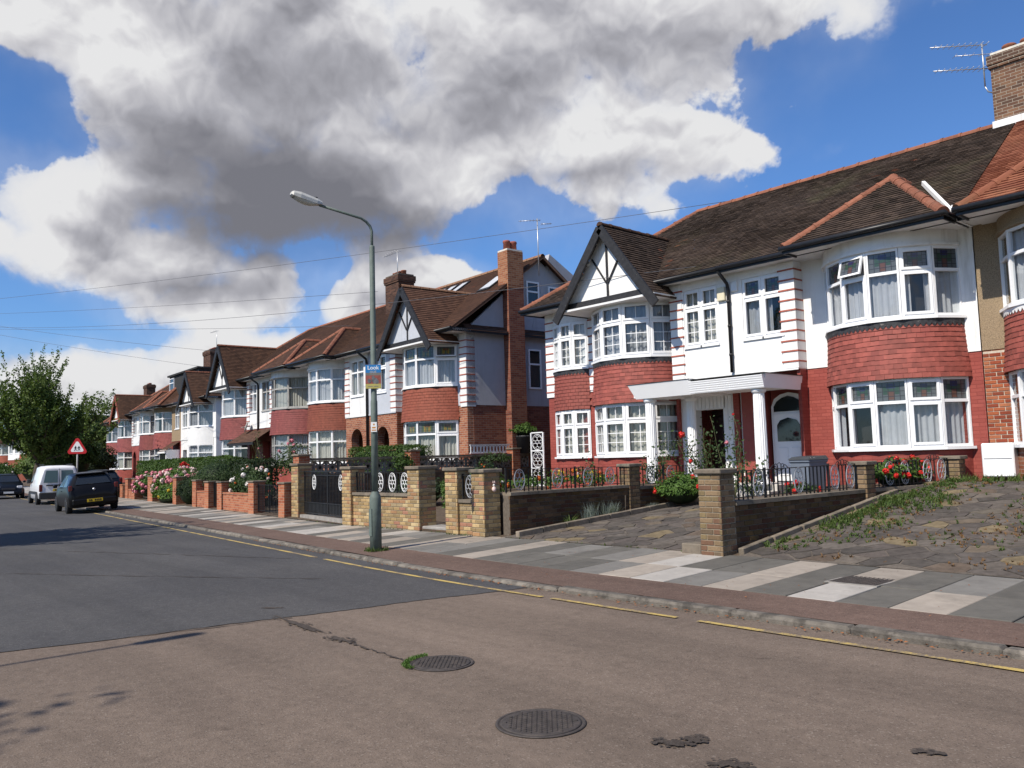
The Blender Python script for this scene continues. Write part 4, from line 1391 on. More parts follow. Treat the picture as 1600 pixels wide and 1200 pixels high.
def house(label, loc, rz, sd, W, kind, group=None, up='render_white', lo='brick_painted', roof='roof_h1', frame='upvc', tile='tile_red', uc=1.75, b0=2.2, b1=5.1, dep=1.0,
          lights=6, near=0, end='party', transom=0.34, bars=False, top='glass', casement=(), door='plain', quoin='quoin_red', quoin_wall=None, ridge_mat='terracotta', curtain=True, open_light=None,
          ext=None, plain_bay=False, end_quoin=False, base_z=0.45, zoff=0.0, side=None, lo_side=None, fascia='black_paint', gable_apex=7.78, win_u=(0.36, 1.45), flash=True, flare=0.07, door_mat='door_dark', barge='timber_black'):
    """half of a pair. u runs from the party wall (0) to the outer end (W); x = sd*u"""
    near_tiles = near >= 2
    root = thing('terraced_house', label, 'house', loc, rz, group)
    X = lambda u: sd * u
    quoin_wall = quoin_wall or up
    side = side or up
    lo_side = lo_side or lo
    Wb = W
    # body
    m_ = MB()
    m_.box(X(uc), X(Wb), YB, 7.5, base_z - 0.5, Z_SPLIT)
    m_.box(X(0), X(uc), 1.25, 7.5, base_z - 0.5, Z_SPLIT)
    m_.box(X(0), X(0.08), 0.06, 1.25, base_z - 0.5, Z_SPLIT)
    m_.box(X(uc - 0.08), X(uc), 0.06, 1.25, base_z - 0.5, Z_SPLIT)
    m_.box(X(0.08), X(uc - 0.08), YB, 1.25, Z_SPLIT - 0.3, Z_SPLIT)
    w_lo = m_.build('lower_wall', lo, root)
    m_ = MB()
    m_.box(X(uc), X(Wb + 0.02), YB - 0.02, 7.52, Z_SPLIT, Z_EAVE + 0.02)
    m_.box(X(0), X(uc), YB, 7.52, Z_SPLIT, Z_EAVE + 0.02)
    w_up = m_.build('upper_wall', up, root)
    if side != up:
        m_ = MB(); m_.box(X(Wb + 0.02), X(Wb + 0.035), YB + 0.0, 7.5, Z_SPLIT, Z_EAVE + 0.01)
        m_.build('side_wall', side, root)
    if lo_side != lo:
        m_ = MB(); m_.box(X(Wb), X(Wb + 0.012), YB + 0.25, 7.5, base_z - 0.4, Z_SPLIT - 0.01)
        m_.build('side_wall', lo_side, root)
    # flat middle part
    m_ = MB()
    a, b = sorted((X(win_u[0]), X(win_u[1])))
    xa, xb = sorted((X(0.0), X(uc)))
    wall_holes(m_, xa, xb, Z_SPLIT, Z_EAVE + 0.0, 0.0, YB, [(a, b, Z_SILL2 + 0.10, Z_HEAD2 + 0.14)])
    m_.build('front_wall', up, root)
    m_ = MB(); m_.box(xa, xb, -0.015, 0.0, Z_SPLIT - 0.02, Z_SPLIT + 0.05); m_.build('drip_band', up, root)
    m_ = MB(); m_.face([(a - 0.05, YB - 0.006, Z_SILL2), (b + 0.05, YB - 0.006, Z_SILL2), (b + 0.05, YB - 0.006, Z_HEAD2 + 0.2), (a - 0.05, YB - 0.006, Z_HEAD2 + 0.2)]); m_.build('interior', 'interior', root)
    window(root, [(a, 0.06), ((a + b) / 2, 0.06), (b, 0.06)], Z_SILL2 + 0.10, Z_HEAD2 + 0.14, frame, transom, (0, 1) if casement else (), bars, top, curtain, True, near >= 1)
    # ground floor of the middle part
    m_ = MB()
    zt_lo = Z_SPLIT
    if door == 'arch':
        c = (uc / 2) + 0.02
        a0, a1 = sorted((X(c - 0.48), X(c + 0.48)))
        arch_wall(m_, xa, xb, base_z - 0.4, zt_lo, 0.02, YB, a0, a1, 2.45)
        m_.build('porch_wall', lo, root)
        ring = MB()
        cx = (a0 + a1) / 2
        for k in range(19):
            t0, t1 = math.pi * k / 19 + 0.01, math.pi * (k + 1) / 19 - 0.01
            pl = [(cx - r_ * math.cos(t_), 2.45 + r_ * math.sin(t_)) for r_, t_ in ((0.485, t0), (0.485, t1), (0.70, t1), (0.70, t0))]
            ring.prism(pl, 0.004, 0.1, 'y')
        ring.build('arch_ring', lo, root, kind='stuff')
        m_ = MB(); m_.box(cx - 0.42, cx + 0.42, 1.18, 1.24, base_z - 0.2, 2.55); dd = m_.build('door', door_mat, root)
        m_ = MB(); m_.box(cx - 0.26, cx + 0.26, 1.165, 1.18, 1.75, 2.4); m_.build('door_glass', 'car_glass', dd)
    elif door == 'plain':
        a0, a1 = sorted((X(0.45), X(1.35)))
        wall_holes(m_, xa, xb, base_z - 0.4, zt_lo, 0.02, YB, [(a0, a1, base_z, 2.75)])
        m_.build('porch_wall', lo, root)
        m_ = MB(); m_.box(a0, a1, 0.3, 0.34, base_z, 2.6); dd = m_.build('door', door_mat, root)
        m_ = MB(); m_.box(a0 + 0.2, a1 - 0.2, 0.28, 0.30, 1.7, 2.4); m_.build('door_glass', 'car_glass', dd)
    # bay
    pts, geo_ = arc_pts(b0, b1, YB, dep, lights)
    fine, _ = arc_pts(b0, b1, YB, dep, 24)
    flip = lambda L: [(X(x), y) for x, y in L] if sd > 0 else [(X(x), y) for x, y in reversed(L)]
    curved_wall('bay_base', lo, root, flip(fine), YB, base_z - 0.5, Z_SILL - 0.05)
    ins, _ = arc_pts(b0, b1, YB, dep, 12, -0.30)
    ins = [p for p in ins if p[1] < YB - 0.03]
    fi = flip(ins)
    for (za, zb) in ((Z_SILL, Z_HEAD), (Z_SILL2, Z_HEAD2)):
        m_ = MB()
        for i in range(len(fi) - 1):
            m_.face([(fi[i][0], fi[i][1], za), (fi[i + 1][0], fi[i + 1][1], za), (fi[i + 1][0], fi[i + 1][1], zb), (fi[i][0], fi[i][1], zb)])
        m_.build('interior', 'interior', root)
    wp = flip(pts)
    window(root, wp, Z_SILL, Z_HEAD, frame, transom, casement, bars, top, curtain, True, near >= 1)
    window(root, wp, Z_SILL2, Z_HEAD2, frame, transom, casement, bars, top, curtain, True, near >= 1, open_light)
    if plain_bay:
        fo, _ = arc_pts(b0, b1, YB, dep, 24, 0.03)
        curved_wall('bay_panel', up, root, flip(fo), YB, Z_HEAD - 0.0, Z_SILL2 - 0.05)
    else:
        tile_band(root, sd, b0, b1, YB, dep, Z_T0, Z_T1, tile, near_tiles, flare)
        if flash:
            scallops(root, sd, b0, b1, YB, dep, Z_T1 - 0.03, Z_SILL2 - 0.045)
        fo, _ = arc_pts(b0, b1, YB, dep, 24, 0.01)
        curved_wall('bay_band', 'lead', root, flip(fo), YB, Z_T1, Z_SILL2 - 0.05)
    fo, _ = arc_pts(b0, b1, YB, dep, 24, 0.035)
    curved_wall('bay_head', up, root, flip(fo), YB, Z_HEAD2, Z_EAVE - 0.10)
    fo, _ = arc_pts(b0, b1, YB, dep, 24, 0.075)
    curved_wall('bay_cornice', up, root, flip(fo), YB, Z_HEAD2 + 0.01, Z_HEAD2 + 0.06)
    # quoins
    qs = 'render_white' if quoin_wall is None else quoin_wall
    if quoin:
        quoins(root, sd, uc - 0.36, uc, 0.0, Z_SPLIT + 0.02, Z_EAVE - 0.12, quoin_wall, quoin, wrap=YB)
        if end_quoin:
            quoins(root, sd, Wb - 0.34, Wb + 0.02, YB - 0.02, Z_SPLIT - 0.05, Z_EAVE - 0.12, quoin_wall, quoin, wrap=0.36)
    # roof
    We = Wb + (0.32 if end != 'party' else 0.0)
    tw = 0.165 if near >= 2 else None
    dv = 0.1 if near >= 1 else 0.14
    m_ = MB()
    hipu = We - (YR - YE) * (0.9)
    if end == 'hip':
        roof_plane(m_, [(X(0), YE, Z_EAVE), (X(We), YE, Z_EAVE), (X(hipu), YR, ZR), (X(0), YR, ZR)], dv, tw=tw, seed=1)
        roof_plane(m_, [(X(We), YE, Z_EAVE), (X(We), 2 * YR - YE, Z_EAVE), (X(hipu), YR, ZR)], dv, tw=tw, seed=2)
        m_.face([(X(0), 2 * YR - YE, Z_EAVE), (X(We), 2 * YR - YE, Z_EAVE), (X(hipu), YR, ZR), (X(0), YR, ZR)], 0, [(0, 0)] * 4)
    else:
        roof_plane(m_, [(X(0), YE, Z_EAVE), (X(We), YE, Z_EAVE), (X(We), YR, ZR), (X(0), YR, ZR)], dv, tw=tw, seed=1)
        m_.face([(X(0), 2 * YR - YE, Z_EAVE), (X(We), 2 * YR - YE, Z_EAVE), (X(We), YR, ZR), (X(0), YR, ZR)], 0, [(0, 0)] * 4)
        if end == 'gable':
            m_.face([(X(We), YE, Z_EAVE - 0.06), (X(We), YR, ZR - 0.06), (X(We), YR, ZR + 0.02), (X(We), YE, Z_EAVE + 0.02)], 0, [(0, 0)] * 4)
    rf = m_.build('roof', roof, root, fix=False)
    rf['kind'] = 'stuff'
    if end == 'gable':
        m_ = MB(); m_.prism([(YB, Z_EAVE), (7.5, Z_EAVE), (YR, ZR - 0.10)], X(Wb - 0.1), X(Wb + 0.03), 'x'); m_.build('side_gable', side, root)
        m_ = MB(); m_.beam((X(We - 0.03), YE, Z_EAVE - 0.05), (X(We - 0.03), YR, ZR - 0.05), 0.04, 0.09); m_.beam((X(We - 0.03), YR, ZR - 0.05), (X(We - 0.03), 2 * YR - YE, Z_EAVE - 0.05), 0.04, 0.09); m_.build('verge_board', 'ridge_tan', root)
    top_u = hipu if end == 'hip' else We
    ridge(root, (X(0), YR, ZR), (X(top_u), YR, ZR), ridge_mat, single=near >= 2)
    if end == 'hip':
        ridge(root, (X(We), YE, Z_EAVE + 0.02), (X(hipu), YR, ZR), ridge_mat, single=near >= 2)
    m_ = MB(); m_.box(X(0), X(We), YE, YB, Z_EAVE - 0.10, Z_EAVE - 0.03); m_.build('soffit', 'render_far', root)
    gut = MB(); gut.box(X(0), X(We), YE - 0.02, YE + 0.03, Z_EAVE - 0.13, Z_EAVE + 0.0)
    gut.tube([(X(0), YE - 0.06, Z_EAVE - 0.03), (X(We), YE - 0.06, Z_EAVE - 0.03)], 0.055, 8)
    if end in ('hip', 'gable'):
        gut.box(X(We - 0.05), X(We), YE, 7.6, Z_EAVE - 0.13, Z_EAVE)
    gut.build('gutter', fascia, root)
    # bay roof
    yf = YB - dep - 0.32
    e0, e1 = b0 - 0.28, b1 + 0.28
    um = (e0 + e1) / 2
    m_ = MB()
    if kind == 'gable':
        hw = 1.62
        zf = 5.70
        za = gable_apex
        yback = YE + (za - Z_EAVE) / SLOPE + 0.5
        sl = (za - zf) / hw
        for s_ in (-1, 1):
            pe = [(X(um), yf, za), (X(um + s_ * (hw + 0.10)), yf, zf - 0.10 * sl), (X(um + s_ * (hw + 0.10)), yback, zf - 0.10 * sl), (X(um), yback, za)]
            roof_plane(m_, pe, dv, tw=tw, seed=4 + s_)
        rb = m_.build('gable_roof', roof, root, fix=False)
        rb['kind'] = 'stuff'
        ridge(root, (X(um), yf, za), (X(um), yback - 0.35, za), ridge_mat if near < 2 else 'roof_dark', single=near >= 2, r=0.09)
        g_ = MB(); g_.prism([(X(um - hw + 0.02), zf), (X(um + hw - 0.02), zf), (X(um), za - 0.03)], yf + 0.26, yf + 0.34, 'y'); gb = g_.build('gable', up if not plain_bay else up, root)
        g_ = MB(); g_.box(X(um - hw - 0.09), X(um + hw + 0.09), yf + 0.05, YB, zf - 0.115, zf - 0.06); g_.build('soffit', 'render_far', root)
        for s_ in (-1, 1):
            bb = MB()
            bb.beam((X(um), yf + 0.0, za - 0.14), (X(um + s_ * (hw + 0.16)), yf + 0.0, zf - 0.16 * sl - 0.16), 0.06, 0.24, up=(0, 1, 0) if False else (0, 0, 1))
            bb.beam((X(um + s_ * (hw - 0.06)), yf + 0.02, zf - 0.12), (X(um + s_ * (hw + 0.12)), yf + 0.02, zf - 0.29), 0.065, 0.20)
            bb.build('bargeboard', barge, root)
        tb = MB(); tb.box(X(um - hw + 0.1), X(um + hw - 0.1), yf + 0.2, yf + 0.27, zf - 0.03, zf + 0.13); tb.build('tie_beam', barge, root)
        st_ = MB(); st_.box(X(um - 0.035), X(um + 0.035), yf + 0.235, yf + 0.27, zf + 0.1, za - 0.1); st_.build('timber', barge, root)
        for s_ in (-1, 1):
            st_ = MB(); st_.beam((X(um + s_ * 0.03), yf + 0.25, zf + 0.5), (X(um + s_ * 0.52), yf + 0.25, za - 0.52 * sl - 0.18), 0.035, 0.07, up=(0, 1, 0)); st_.build('timber', barge, root)
    else:
        ya = yf + 1.85
        za = 7.5
        zf = Z_EAVE - 0.03
        yb_ = YE + (za - Z_EAVE) / SLOPE + 0.4
        roof_plane(m_, [(X(e0), yf, zf), (X(e1), yf, zf), (X(um), ya, za)], dv, tw=tw, seed=6)
        ysd = YE + 0.55
        for (ee) in (e0, e1):
            roof_plane(m_, [(X(ee), yf, zf), (X(um), ya, za), (X(um), yb_, za), (X(ee), ysd + 1.2, zf)], dv, tw=tw, seed=7)
        rb = m_.build('bay_roof', roof, root, fix=False)
        rb['kind'] = 'stuff'
        for ee in (e0, e1):
            ridge(root, (X(ee), yf, zf + 0.02), (X(um), ya, za), ridge_mat, single=near >= 2)
        ridge(root, (X(um), ya, za), (X(um), yb_ - 0.35, za), ridge_mat, single=near >= 2)
        g_ = MB(); g_.box(X(e0), X(e1), yf, YB, zf - 0.09, zf - 0.02); g_.build('soffit', 'render_far', root)
        g_ = MB(); g_.tube([(X(e0 - 0.02), YE - 0.1, zf - 0.03), (X(e0 - 0.04), yf - 0.05, zf - 0.03), (X(e1 + 0.04), yf - 0.05, zf - 0.03), (X(e1 + 0.02), YE - 0.1, zf - 0.03)], 0.06, 8)
        g_.box(X(e0), X(e1), yf - 0.02, yf + 0.02, zf - 0.14, zf)
        for ee, s_ in ((e0, 1), (e1, -1)):
            g_.box(X(ee), X(ee + s_ * 0.03), yf, YE, zf - 0.14, zf)
        g_.build('gutter', fascia, root)
    # extra narrow bay at the outer end
    if ext:
        c0, c1 = ext
        dp = 0.22
        pe, _ = arc_pts(c0, c1, YB, dp, 3)
        fe, _ = arc_pts(c0, c1, YB, dp, 12, 0.005)
        curved_wall('bay_base', lo, root, flip(fe), YB, base_z - 0.5, Z_SILL - 0.05)
        for (za_, zb_) in ((Z_SILL, Z_HEAD - 0.02), (Z_SILL2, Z_HEAD2 - 0.05)):
            window(root, flip(pe), za_, zb_, frame, transom, (0, 1, 2) if casement else (), bars, top, curtain, True, near >= 1)
        tile_band(root, sd, c0, c1, YB, dp, Z_T0 - 0.02, Z_T1, tile, False, 0.03)
        scallops(root, sd, c0, c1, YB, dp, Z_T1 - 0.03, Z_SILL2 - 0.045)
        fe, _ = arc_pts(c0, c1, YB, dp, 12, 0.012)
        curved_wall('bay_band', 'lead', root, flip(fe), YB, Z_T1, Z_SILL2 - 0.05)
        curved_wall('bay_head', up, root, flip(arc_pts(c0, c1, YB, dp, 12, 0.03)[0]), YB, Z_HEAD2 - 0.05, Z_EAVE - 0.1)
        m_ = MB()
        pin, _ = arc_pts(c0, c1, YB, dp, 3, -0.19)
        m_.build('interior', 'interior', root) if False else None
        quoins(root, sd, b1 + 0.06, c0 - 0.06, YB - 0.02, Z_SPLIT + 0.05, Z_EAVE - 0.12, quoin_wall, quoin, wrap=0.1)
    return root
def aerial(parent_or_none, label, x, y, z, h, boom_dir, n=10, L=1.1, booms=((1.0, 1.0),), side=0.0):
    t = thing('tv_aerial', label, 'aerial', (x, y, z))
    m_ = MB(); m_.tube([(0, 0, 0), (0, 0, h)], 0.018, 6); m_.build('mast', 'alu', t)
    bd = Vector(boom_dir).normalized()
    pr = Vector((-bd.y, bd.x, 0))
    for (fz, sc) in booms:
        b_ = MB()
        p0 = Vector((0, 0, h * fz)) - bd * 0.12
        b_.tube([p0, p0 + bd * L * sc], 0.012, 6)
        b = b_.build('boom', 'alu', t)
        e_ = MB()
        for i in range(n):
            c = p0 + bd * (L * sc * (i + 0.3) / n)
            w = 0.17 - 0.007 * i
            e_.tube([c - pr * w, c + pr * w], 0.007, 4)
        e_.build('elements', 'alu', b, kind='stuff')
    return t

# ------------------------------------------------------------------ the houses
YH = 17.3
PX = -11.43
h1r = house('red and white half house with the wide stained glass bay and hipped bay roof', (PX, YH, 0), 0, +1, 5.43, 'hip', near=2, uc=1.73, b0=2.33, b1=5.13, lights=6, casement=(2, 4),
            top='stained_blue', door='none', open_light=2, base_z=0.75, win_u=(0.36, 1.43))
h1l = house('red and white half house with black timbered gable and small paned windows', (PX, YH, 0), 0, -1, 6.77, 'gable', near=2, uc=1.77, b0=1.88, b1=4.66, lights=5, casement=(0, 1, 2, 3, 4), bars=True,
            door='none', end='hip', ext=(5.06, 6.46), end_quoin=True, base_z=0.6, win_u=(0.34, 1.36))
h0 = house('brick and pebbledash house at the right edge with brown pantiled roof', (-0.42, YH, 0.0), 0, -1, 5.56, 'hip', near=2, up='pebbledash', lo='brick_red', roof='roof_pan', uc=1.75, b0=2.3, b1=5.1,
           lights=6, quoin=None, door='plain', base_z=0.75, tile='tile_red', ridge_mat='roof_pan', flash=False)
# white scalloped edge above that bay's hung tiles, and single bricks on the strip of wall beside it
scallops(h0, -1, 2.3, 5.1, YB, 1.0, Z_T1 + 0.0, Z_SILL2 - 0.03, 'render_white')
# individual bricks with light joints on the neighbour's front wall
bk = MB(); bk.box(-5.555, -5.02, YB - 0.012, YB + 0.02, 0.4, Z_SPLIT - 0.03)
bw_ = bk.build('brick_face', 'mortar_light', h0)
bm1 = MB(); bm1.bbox(-0.1, 0.1, -0.012, 0.02, 0, 0.062, 0.004); full_b = bm1.data('brick', 'house_brick')
bm1 = MB(); bm1.bbox(-0.05, 0.05, -0.012, 0.02, 0, 0.062, 0.004); half_b = bm1.data('brick', 'house_brick')
z = 0.5
k = 0
while z < Z_SPLIT - 0.1:
    xs = [(-5.45, full_b), (-5.235, full_b), (-5.07, half_b)] if k % 2 == 0 else [(-5.50, half_b), (-5.343, full_b), (-5.128, full_b)]
    for xx, me in xs:
        link('brick', me, bw_, (xx + random.uniform(-0.002, 0.002), YB - 0.012, z))
    z += 0.0755
    k += 1

# white bellmouth at the party line, alarm boxes, downpipe, valley flashing on the red pair
m = MB(); m.tube([(0.02, YE - 0.05, Z_EAVE - 0.08), (0.02, -0.1, Z_EAVE - 0.35), (0.02, -0.06, Z_EAVE - 0.5), (0.02, -0.06, 3.5)], 0.042, 8)
for zz in (5.2, 4.6, 3.9):
    m.tube([(0.02, -0.06, zz), (0.02, -0.06, zz + 0.06)], 0.052, 8)
m.build('downpipe', 'black_paint', h1r)
m = MB(); m.bbox(-0.30, -0.08, -0.075, 0.0, 5.28, 5.62, 0.012); ab = tag(m.build('alarm_box', 'cream_plastic', None, (PX, YH, 0)), 'cream burglar alarm box left of the black downpipe', 'alarm box', 'alarm boxes on the white wall')
m = MB(); m.bbox(0.09, 0.27, -0.06, 0.0, 5.46, 5.70, 0.01); ab = tag(m.build('alarm_box', 'sign_white', None, (PX, YH, 0)), 'white burglar alarm box right of the black downpipe', 'alarm box', 'alarm boxes on the white wall')
m = MB(); m.beam((5.44, -0.60, 6.02), (4.22, 1.25, 7.31), 0.065, 0.09); m.build('valley_flashing', 'render_white', h1r)
m = MB(); m.box(5.36, 5.46, YE - 0.02, 0.36, 5.9, 6.22); m.build('party_corbel', 'render_white', h1r)

# porch of the red pair
t = thing('porch_canopy', 'white porch canopy on fluted columns spanning both front doors of the red pair', 'porch', (0, 0, 0))
zc0, zc1 = 2.98, 3.24
m = MB()
m.box(-11.62, -9.72, 15.85, 17.5, zc0 + 0.02, zc1 - 0.005)
m.box(-13.42, -11.62, 15.95, 17.5, zc0, zc1 - 0.01)
m.build('canopy_slab', 'render_white', t)
m = MB()
for k in range(6):
    z0 = zc0 - 0.03 + k * 0.047
    yy = 15.83 - 0.012 * k
    m.prism([(yy, z0), (15.86, z0), (15.86, z0 + 0.044), (yy - 0.014, z0 + 0.044), (yy - 0.014, z0 + 0.028)], -11.62, -9.70, 'x')
m.build('ribbed_fascia', 'upvc', t)
m = MB()
m.prism([(-9.72, zc0 - 0.03), (-9.68, zc1 + 0.01), (-9.68, zc1 + 0.02), (-9.80, zc1 + 0.02), (-9.80, zc0 - 0.03)], 15.87, 17.4, 'y')
m.build('end_fascia', 'upvc', t)
m = MB()
m.mesh([(-13.36, 15.96, zc0 - 0.03), (-11.62, 15.96, zc0 - 0.03), (-11.62, 15.84, zc1 + 0.06), (-13.52, 15.84, zc1 + 0.06), (-13.36, 16.02, zc0 - 0.03), (-11.62, 16.02, zc0 - 0.03), (-11.62, 15.92, zc1 + 0.06), (-13.52, 15.92, zc1 + 0.06)],
       [(0, 1, 2, 3), (4, 7, 6, 5), (0, 4, 5, 1), (3, 2, 6, 7), (0, 3, 7, 4), (1, 5, 6, 2)])
m.mesh([(-13.36, 15.97, zc0 - 0.03), (-13.36, 17.4, zc0 - 0.03), (-13.52, 17.4, zc1 + 0.06), (-13.52, 15.85, zc1 + 0.06)], [(0, 1, 2, 3)])
m.build('plain_fascia', 'upvc', t)
m = MB(); m.box(-13.55, -11.66, 15.83, 17.4, zc1 + 0.06, zc1 + 0.075); m.box(-11.62, -9.66, 15.76, 17.4, zc1 + 0.02, zc1 + 0.036); m.build('roof_felt', 'felt', t)
def column(x, y, z0, z1, r=0.135, flutes=16):
    m_ = MB()
    n = flutes * 4
    rings = []
    for (zz, rr) in ((z0 + 0.14, r), (z0 + (z1 - z0) * 0.5, r * 0.97), (z1 - 0.1, r * 0.9)):
        rings.append([(x + (rr - (0.012 if (j // 2) % 2 else 0)) * math.cos(2 * math.pi * j / n), y + (rr - (0.012 if (j // 2) % 2 else 0)) * math.sin(2 * math.pi * j / n), zz) for j in range(n)])
    v = [p for R_ in rings for p in R_]
    m_.mesh(v, [(i * n + j, i * n + (j + 1) % n, (i + 1) * n + (j + 1) % n, (i + 1) * n + j) for i in range(2) for j in range(n)])
    c = m_.build('column', 'upvc', t)
    m_ = MB()
    m_.lathe([(r * 1.3, 0), (r * 1.3, 0.05), (r * 1.12, 0.08), (r * 1.15, 0.12), (r, 0.145)], 20, (x, y, z0))
    m_.build('base', 'upvc', c)
    m_ = MB()
    m_.lathe([(r * 0.9, 0), (r * 1.15, 0.03), (r * 1.2, 0.06), (r * 1.2, 0.105)], 20, (x, y, z1 - 0.105))
    m_.box(x - r * 1.35, x + r * 1.35, y - r * 1.35, y + r * 1.35, z1 - 0.005, z1 + 0.03)
    m_.build('capital', 'upvc', c)
column(-9.97, 16.03, 0.86, zc0 - 0.03)
column(-13.08, 16.15, 0.62, zc0 - 0.03)
column(-12.30, 16.75, 0.62, zc0 - 0.03, 0.12)

# entrances of the red pair: panelled white surround and dark doorway on the left, arched white door on the right
m = MB()
wall_holes(m, -13.2 - PX, -11.25 - PX, 0.5, 3.0, 0.15, 0.45, [(-12.72 - PX, -11.86 - PX, 0.5, 2.66)])
sr = m.build('door_surround', 'upvc', h1l)
m = MB()
for k in range(8):
    xx = -12.70 + k * 0.115 - PX
    m.box(xx, xx + 0.1, 0.135, 0.15, 2.68, 2.98)
for k in range(5):
    xx = -11.82 + k * 0.115 - PX
    m.box(xx, xx + 0.1, 0.135, 0.15, 0.52, 2.98)
m.build('cladding', 'upvc', sr, kind='stuff')
m = MB(); m.box(-12.72 - PX, -11.86 - PX, 0.9, 0.95, 0.5, 2.66); dd = m.build('door', 'door_dark', h1l)
m = MB(); m.bbox(-12.60 - PX, -12.33 - PX, 0.875, 0.91, 1.75, 2.5, 0.01); m.bbox(-12.22 - PX, -11.97 - PX, 0.875, 0.91, 1.75, 2.5, 0.01); m.build('door_panel', 'door_dark', dd)
m = MB()
m.box(-11.25 - PX, -10.76 - PX, 0.02, 1.2, 0.5, 3.0)
m.build('porch_pier', 'red_paint', h1r)
m = MB(); m.box(0.71, 1.72, 0.46, 0.54, 0.5, 3.2); m.build('recess_wall', 'red_paint', h1r)
m = MB()
arch = [(0.76, 0.86), (1.66, 0.86), (1.66, 2.62), (1.58, 2.80), (1.42, 2.90), (1.21, 2.94), (1.0, 2.90), (0.84, 2.80), (0.76, 2.62)]
m.prism(arch, 0.36, 0.45, 'y')
fr_ = m.build('door_frame', 'upvc', h1r)
m = MB()
fan = [(0.84, 2.50), (1.58, 2.50), (1.58, 2.62), (1.50, 2.74), (1.36, 2.82), (1.21, 2.86), (1.06, 2.82), (0.92, 2.74), (0.84, 2.62)]
m.prism(fan, 0.335, 0.362, 'y'); m.build('fanlight', 'car_glass', fr_)
m = MB(); m.bbox(0.83, 1.59, 0.32, 0.362, 0.88, 2.44, 0.008); dd = m.build('door', 'upvc', h1r)
m = MB()
gl = [(0.92, 1.80), (1.50, 1.80), (1.50, 2.18), (1.42, 2.29), (1.21, 2.35), (1.0, 2.29), (0.92, 2.18)]
m.prism(gl, 0.308, 0.322, 'y'); m.build('door_glass', 'car_glass', dd)
m = MB()
for (a, b) in ((0.92, 1.17), (1.25, 1.50)):
    m.bbox(a, b, 0.305, 0.33, 1.0, 1.66, 0.012)
m.build('door_panel', 'upvc', dd)
m = MB(); m.lathe([(0.03, 0), (0.03, 0.02), (0.0001, 0.03)], 10, (1.53, 0.30, 1.85)); m.box(1.51, 1.55, 0.285, 0.31, 1.30, 1.40); m.build('door_handle', 'iron', dd)
t = thing('front_steps', 'pale stone steps below the white arched front door', 'steps', (0, 0, 0))
for k, (y0, z1) in enumerate(((15.45, 0.60), (15.80, 0.74), (16.1, 0.87))):
    m = MB(); m.bbox(-11.2, -9.68, y0, 17.3 if k == 2 else y0 + 0.42, 0.2, z1, 0.012); m.build('step', 'porch_step', t)
t = thing('front_steps', 'pale stone landing under the left porch column', 'steps', (0, 0, 0))
m = MB(); m.bbox(-13.4, -11.25, 15.8, 17.5, 0.1, 0.62, 0.012); m.build('step', 'porch_step', t)

# terrace beyond the gap (row A), then row B
def row(o, deg):
    a = R(deg)
    return lambda s: (o[0] - s * math.cos(a), o[1] + s * math.sin(a), 0.0), -a
rowA, rzA = row((-22.2, 17.25), 3.2)
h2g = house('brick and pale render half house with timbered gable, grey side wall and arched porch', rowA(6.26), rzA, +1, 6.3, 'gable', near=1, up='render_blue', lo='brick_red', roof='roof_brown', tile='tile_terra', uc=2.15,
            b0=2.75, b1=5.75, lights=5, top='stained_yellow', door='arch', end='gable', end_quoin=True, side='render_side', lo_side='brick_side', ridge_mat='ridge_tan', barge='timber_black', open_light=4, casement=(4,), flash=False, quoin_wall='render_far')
h2b = house('brick and white half house with hipped bay roof next to the arched porches', rowA(6.26), rzA, -1, 5.6, 'hip', near=1, up='render_far', lo='brick_red', roof='roof_dark', tile='tile_terra', uc=1.95, b0=2.2, b1=5.25,
            lights=5, door='arch', flash=False)
h3b = house('white half house with dark grey framed bay windows and wine red tiles', rowA(17.6), rzA, +1, 5.74, 'hip', near=1, up='render_far', lo='red_paint', roof='roof_brown', frame='grey_frame', tile='tile_wine', uc=1.75,
            b0=2.0, b1=5.1, lights=4, door='plain', flash=False, transom=0.36, door_mat='door_red')
h3g = house('white half house with pale timbered gable above a wine red tiled bay', rowA(17.6), rzA, -1, 5.5, 'gable', near=1, up='render_far', lo='red_paint', roof='roof_dark', tile='tile_wine', uc=1.65, b0=1.75, b1=4.9,
            lights=4, door='plain', flash=False, end='hip', gable_apex=8.0, door_mat='door_red')
rowB, rzB = row((-52.9, 20.7), 4.0)
h4g = house('all white half house with gable and plain white bay beyond the round bush', rowB(5.6), rzB, +1, 6.4, 'gable', near=0, up='render_far', lo='render_far', roof='roof_dark', uc=2.3, b0=2.5, b1=5.9, lights=4,
            plain_bay=True, quoin=None, end='hip', flash=False)
h4b = house('far half house with pebbledash strip and box dormer above its tiled bay', rowB(5.6), rzB, -1, 6.1, 'hip', near=0, up='pebbledash', lo='red_paint', roof='roof_brown', tile='tile_wine', uc=2.2, b0=2.5, b1=5.7, lights=4,
            flash=False, quoin=None)
h5b = house('far half house with white bay and red tiles right of the farthest gable', rowB(17.5), rzB, +1, 5.8, 'hip', near=0, up='render_far', lo='red_paint', roof='roof_brown', tile='tile_wine', uc=1.8, b0=2.2, b1=5.3, lights=5,
            flash=False, door='arch')
h5g = house('farthest gabled half house of the terrace, beside the big tree', rowB(17.5), rzB, -1, 6.2, 'gable', near=0, up='render_far', lo='red_paint', roof='roof_dark', tile='tile_wine', uc=1.8, b0=2.1, b1=5.2, lights=4,
            flash=False, door='arch', end='hip', barge='tile_terra')
rowC, rzC = row((-84.0, 24.5), 6.0)
h6 = house('brick house with dark hipped roof half hidden behind the big tree', rowC(6.0), rzC, +1, 6.0, 'hip', near=0, up='brick_far', lo='brick_far', roof='roof_brown', tile='tile_wine', end='hip', flash=False, quoin=None, b0=2.2, b1=5.3, lights=4)
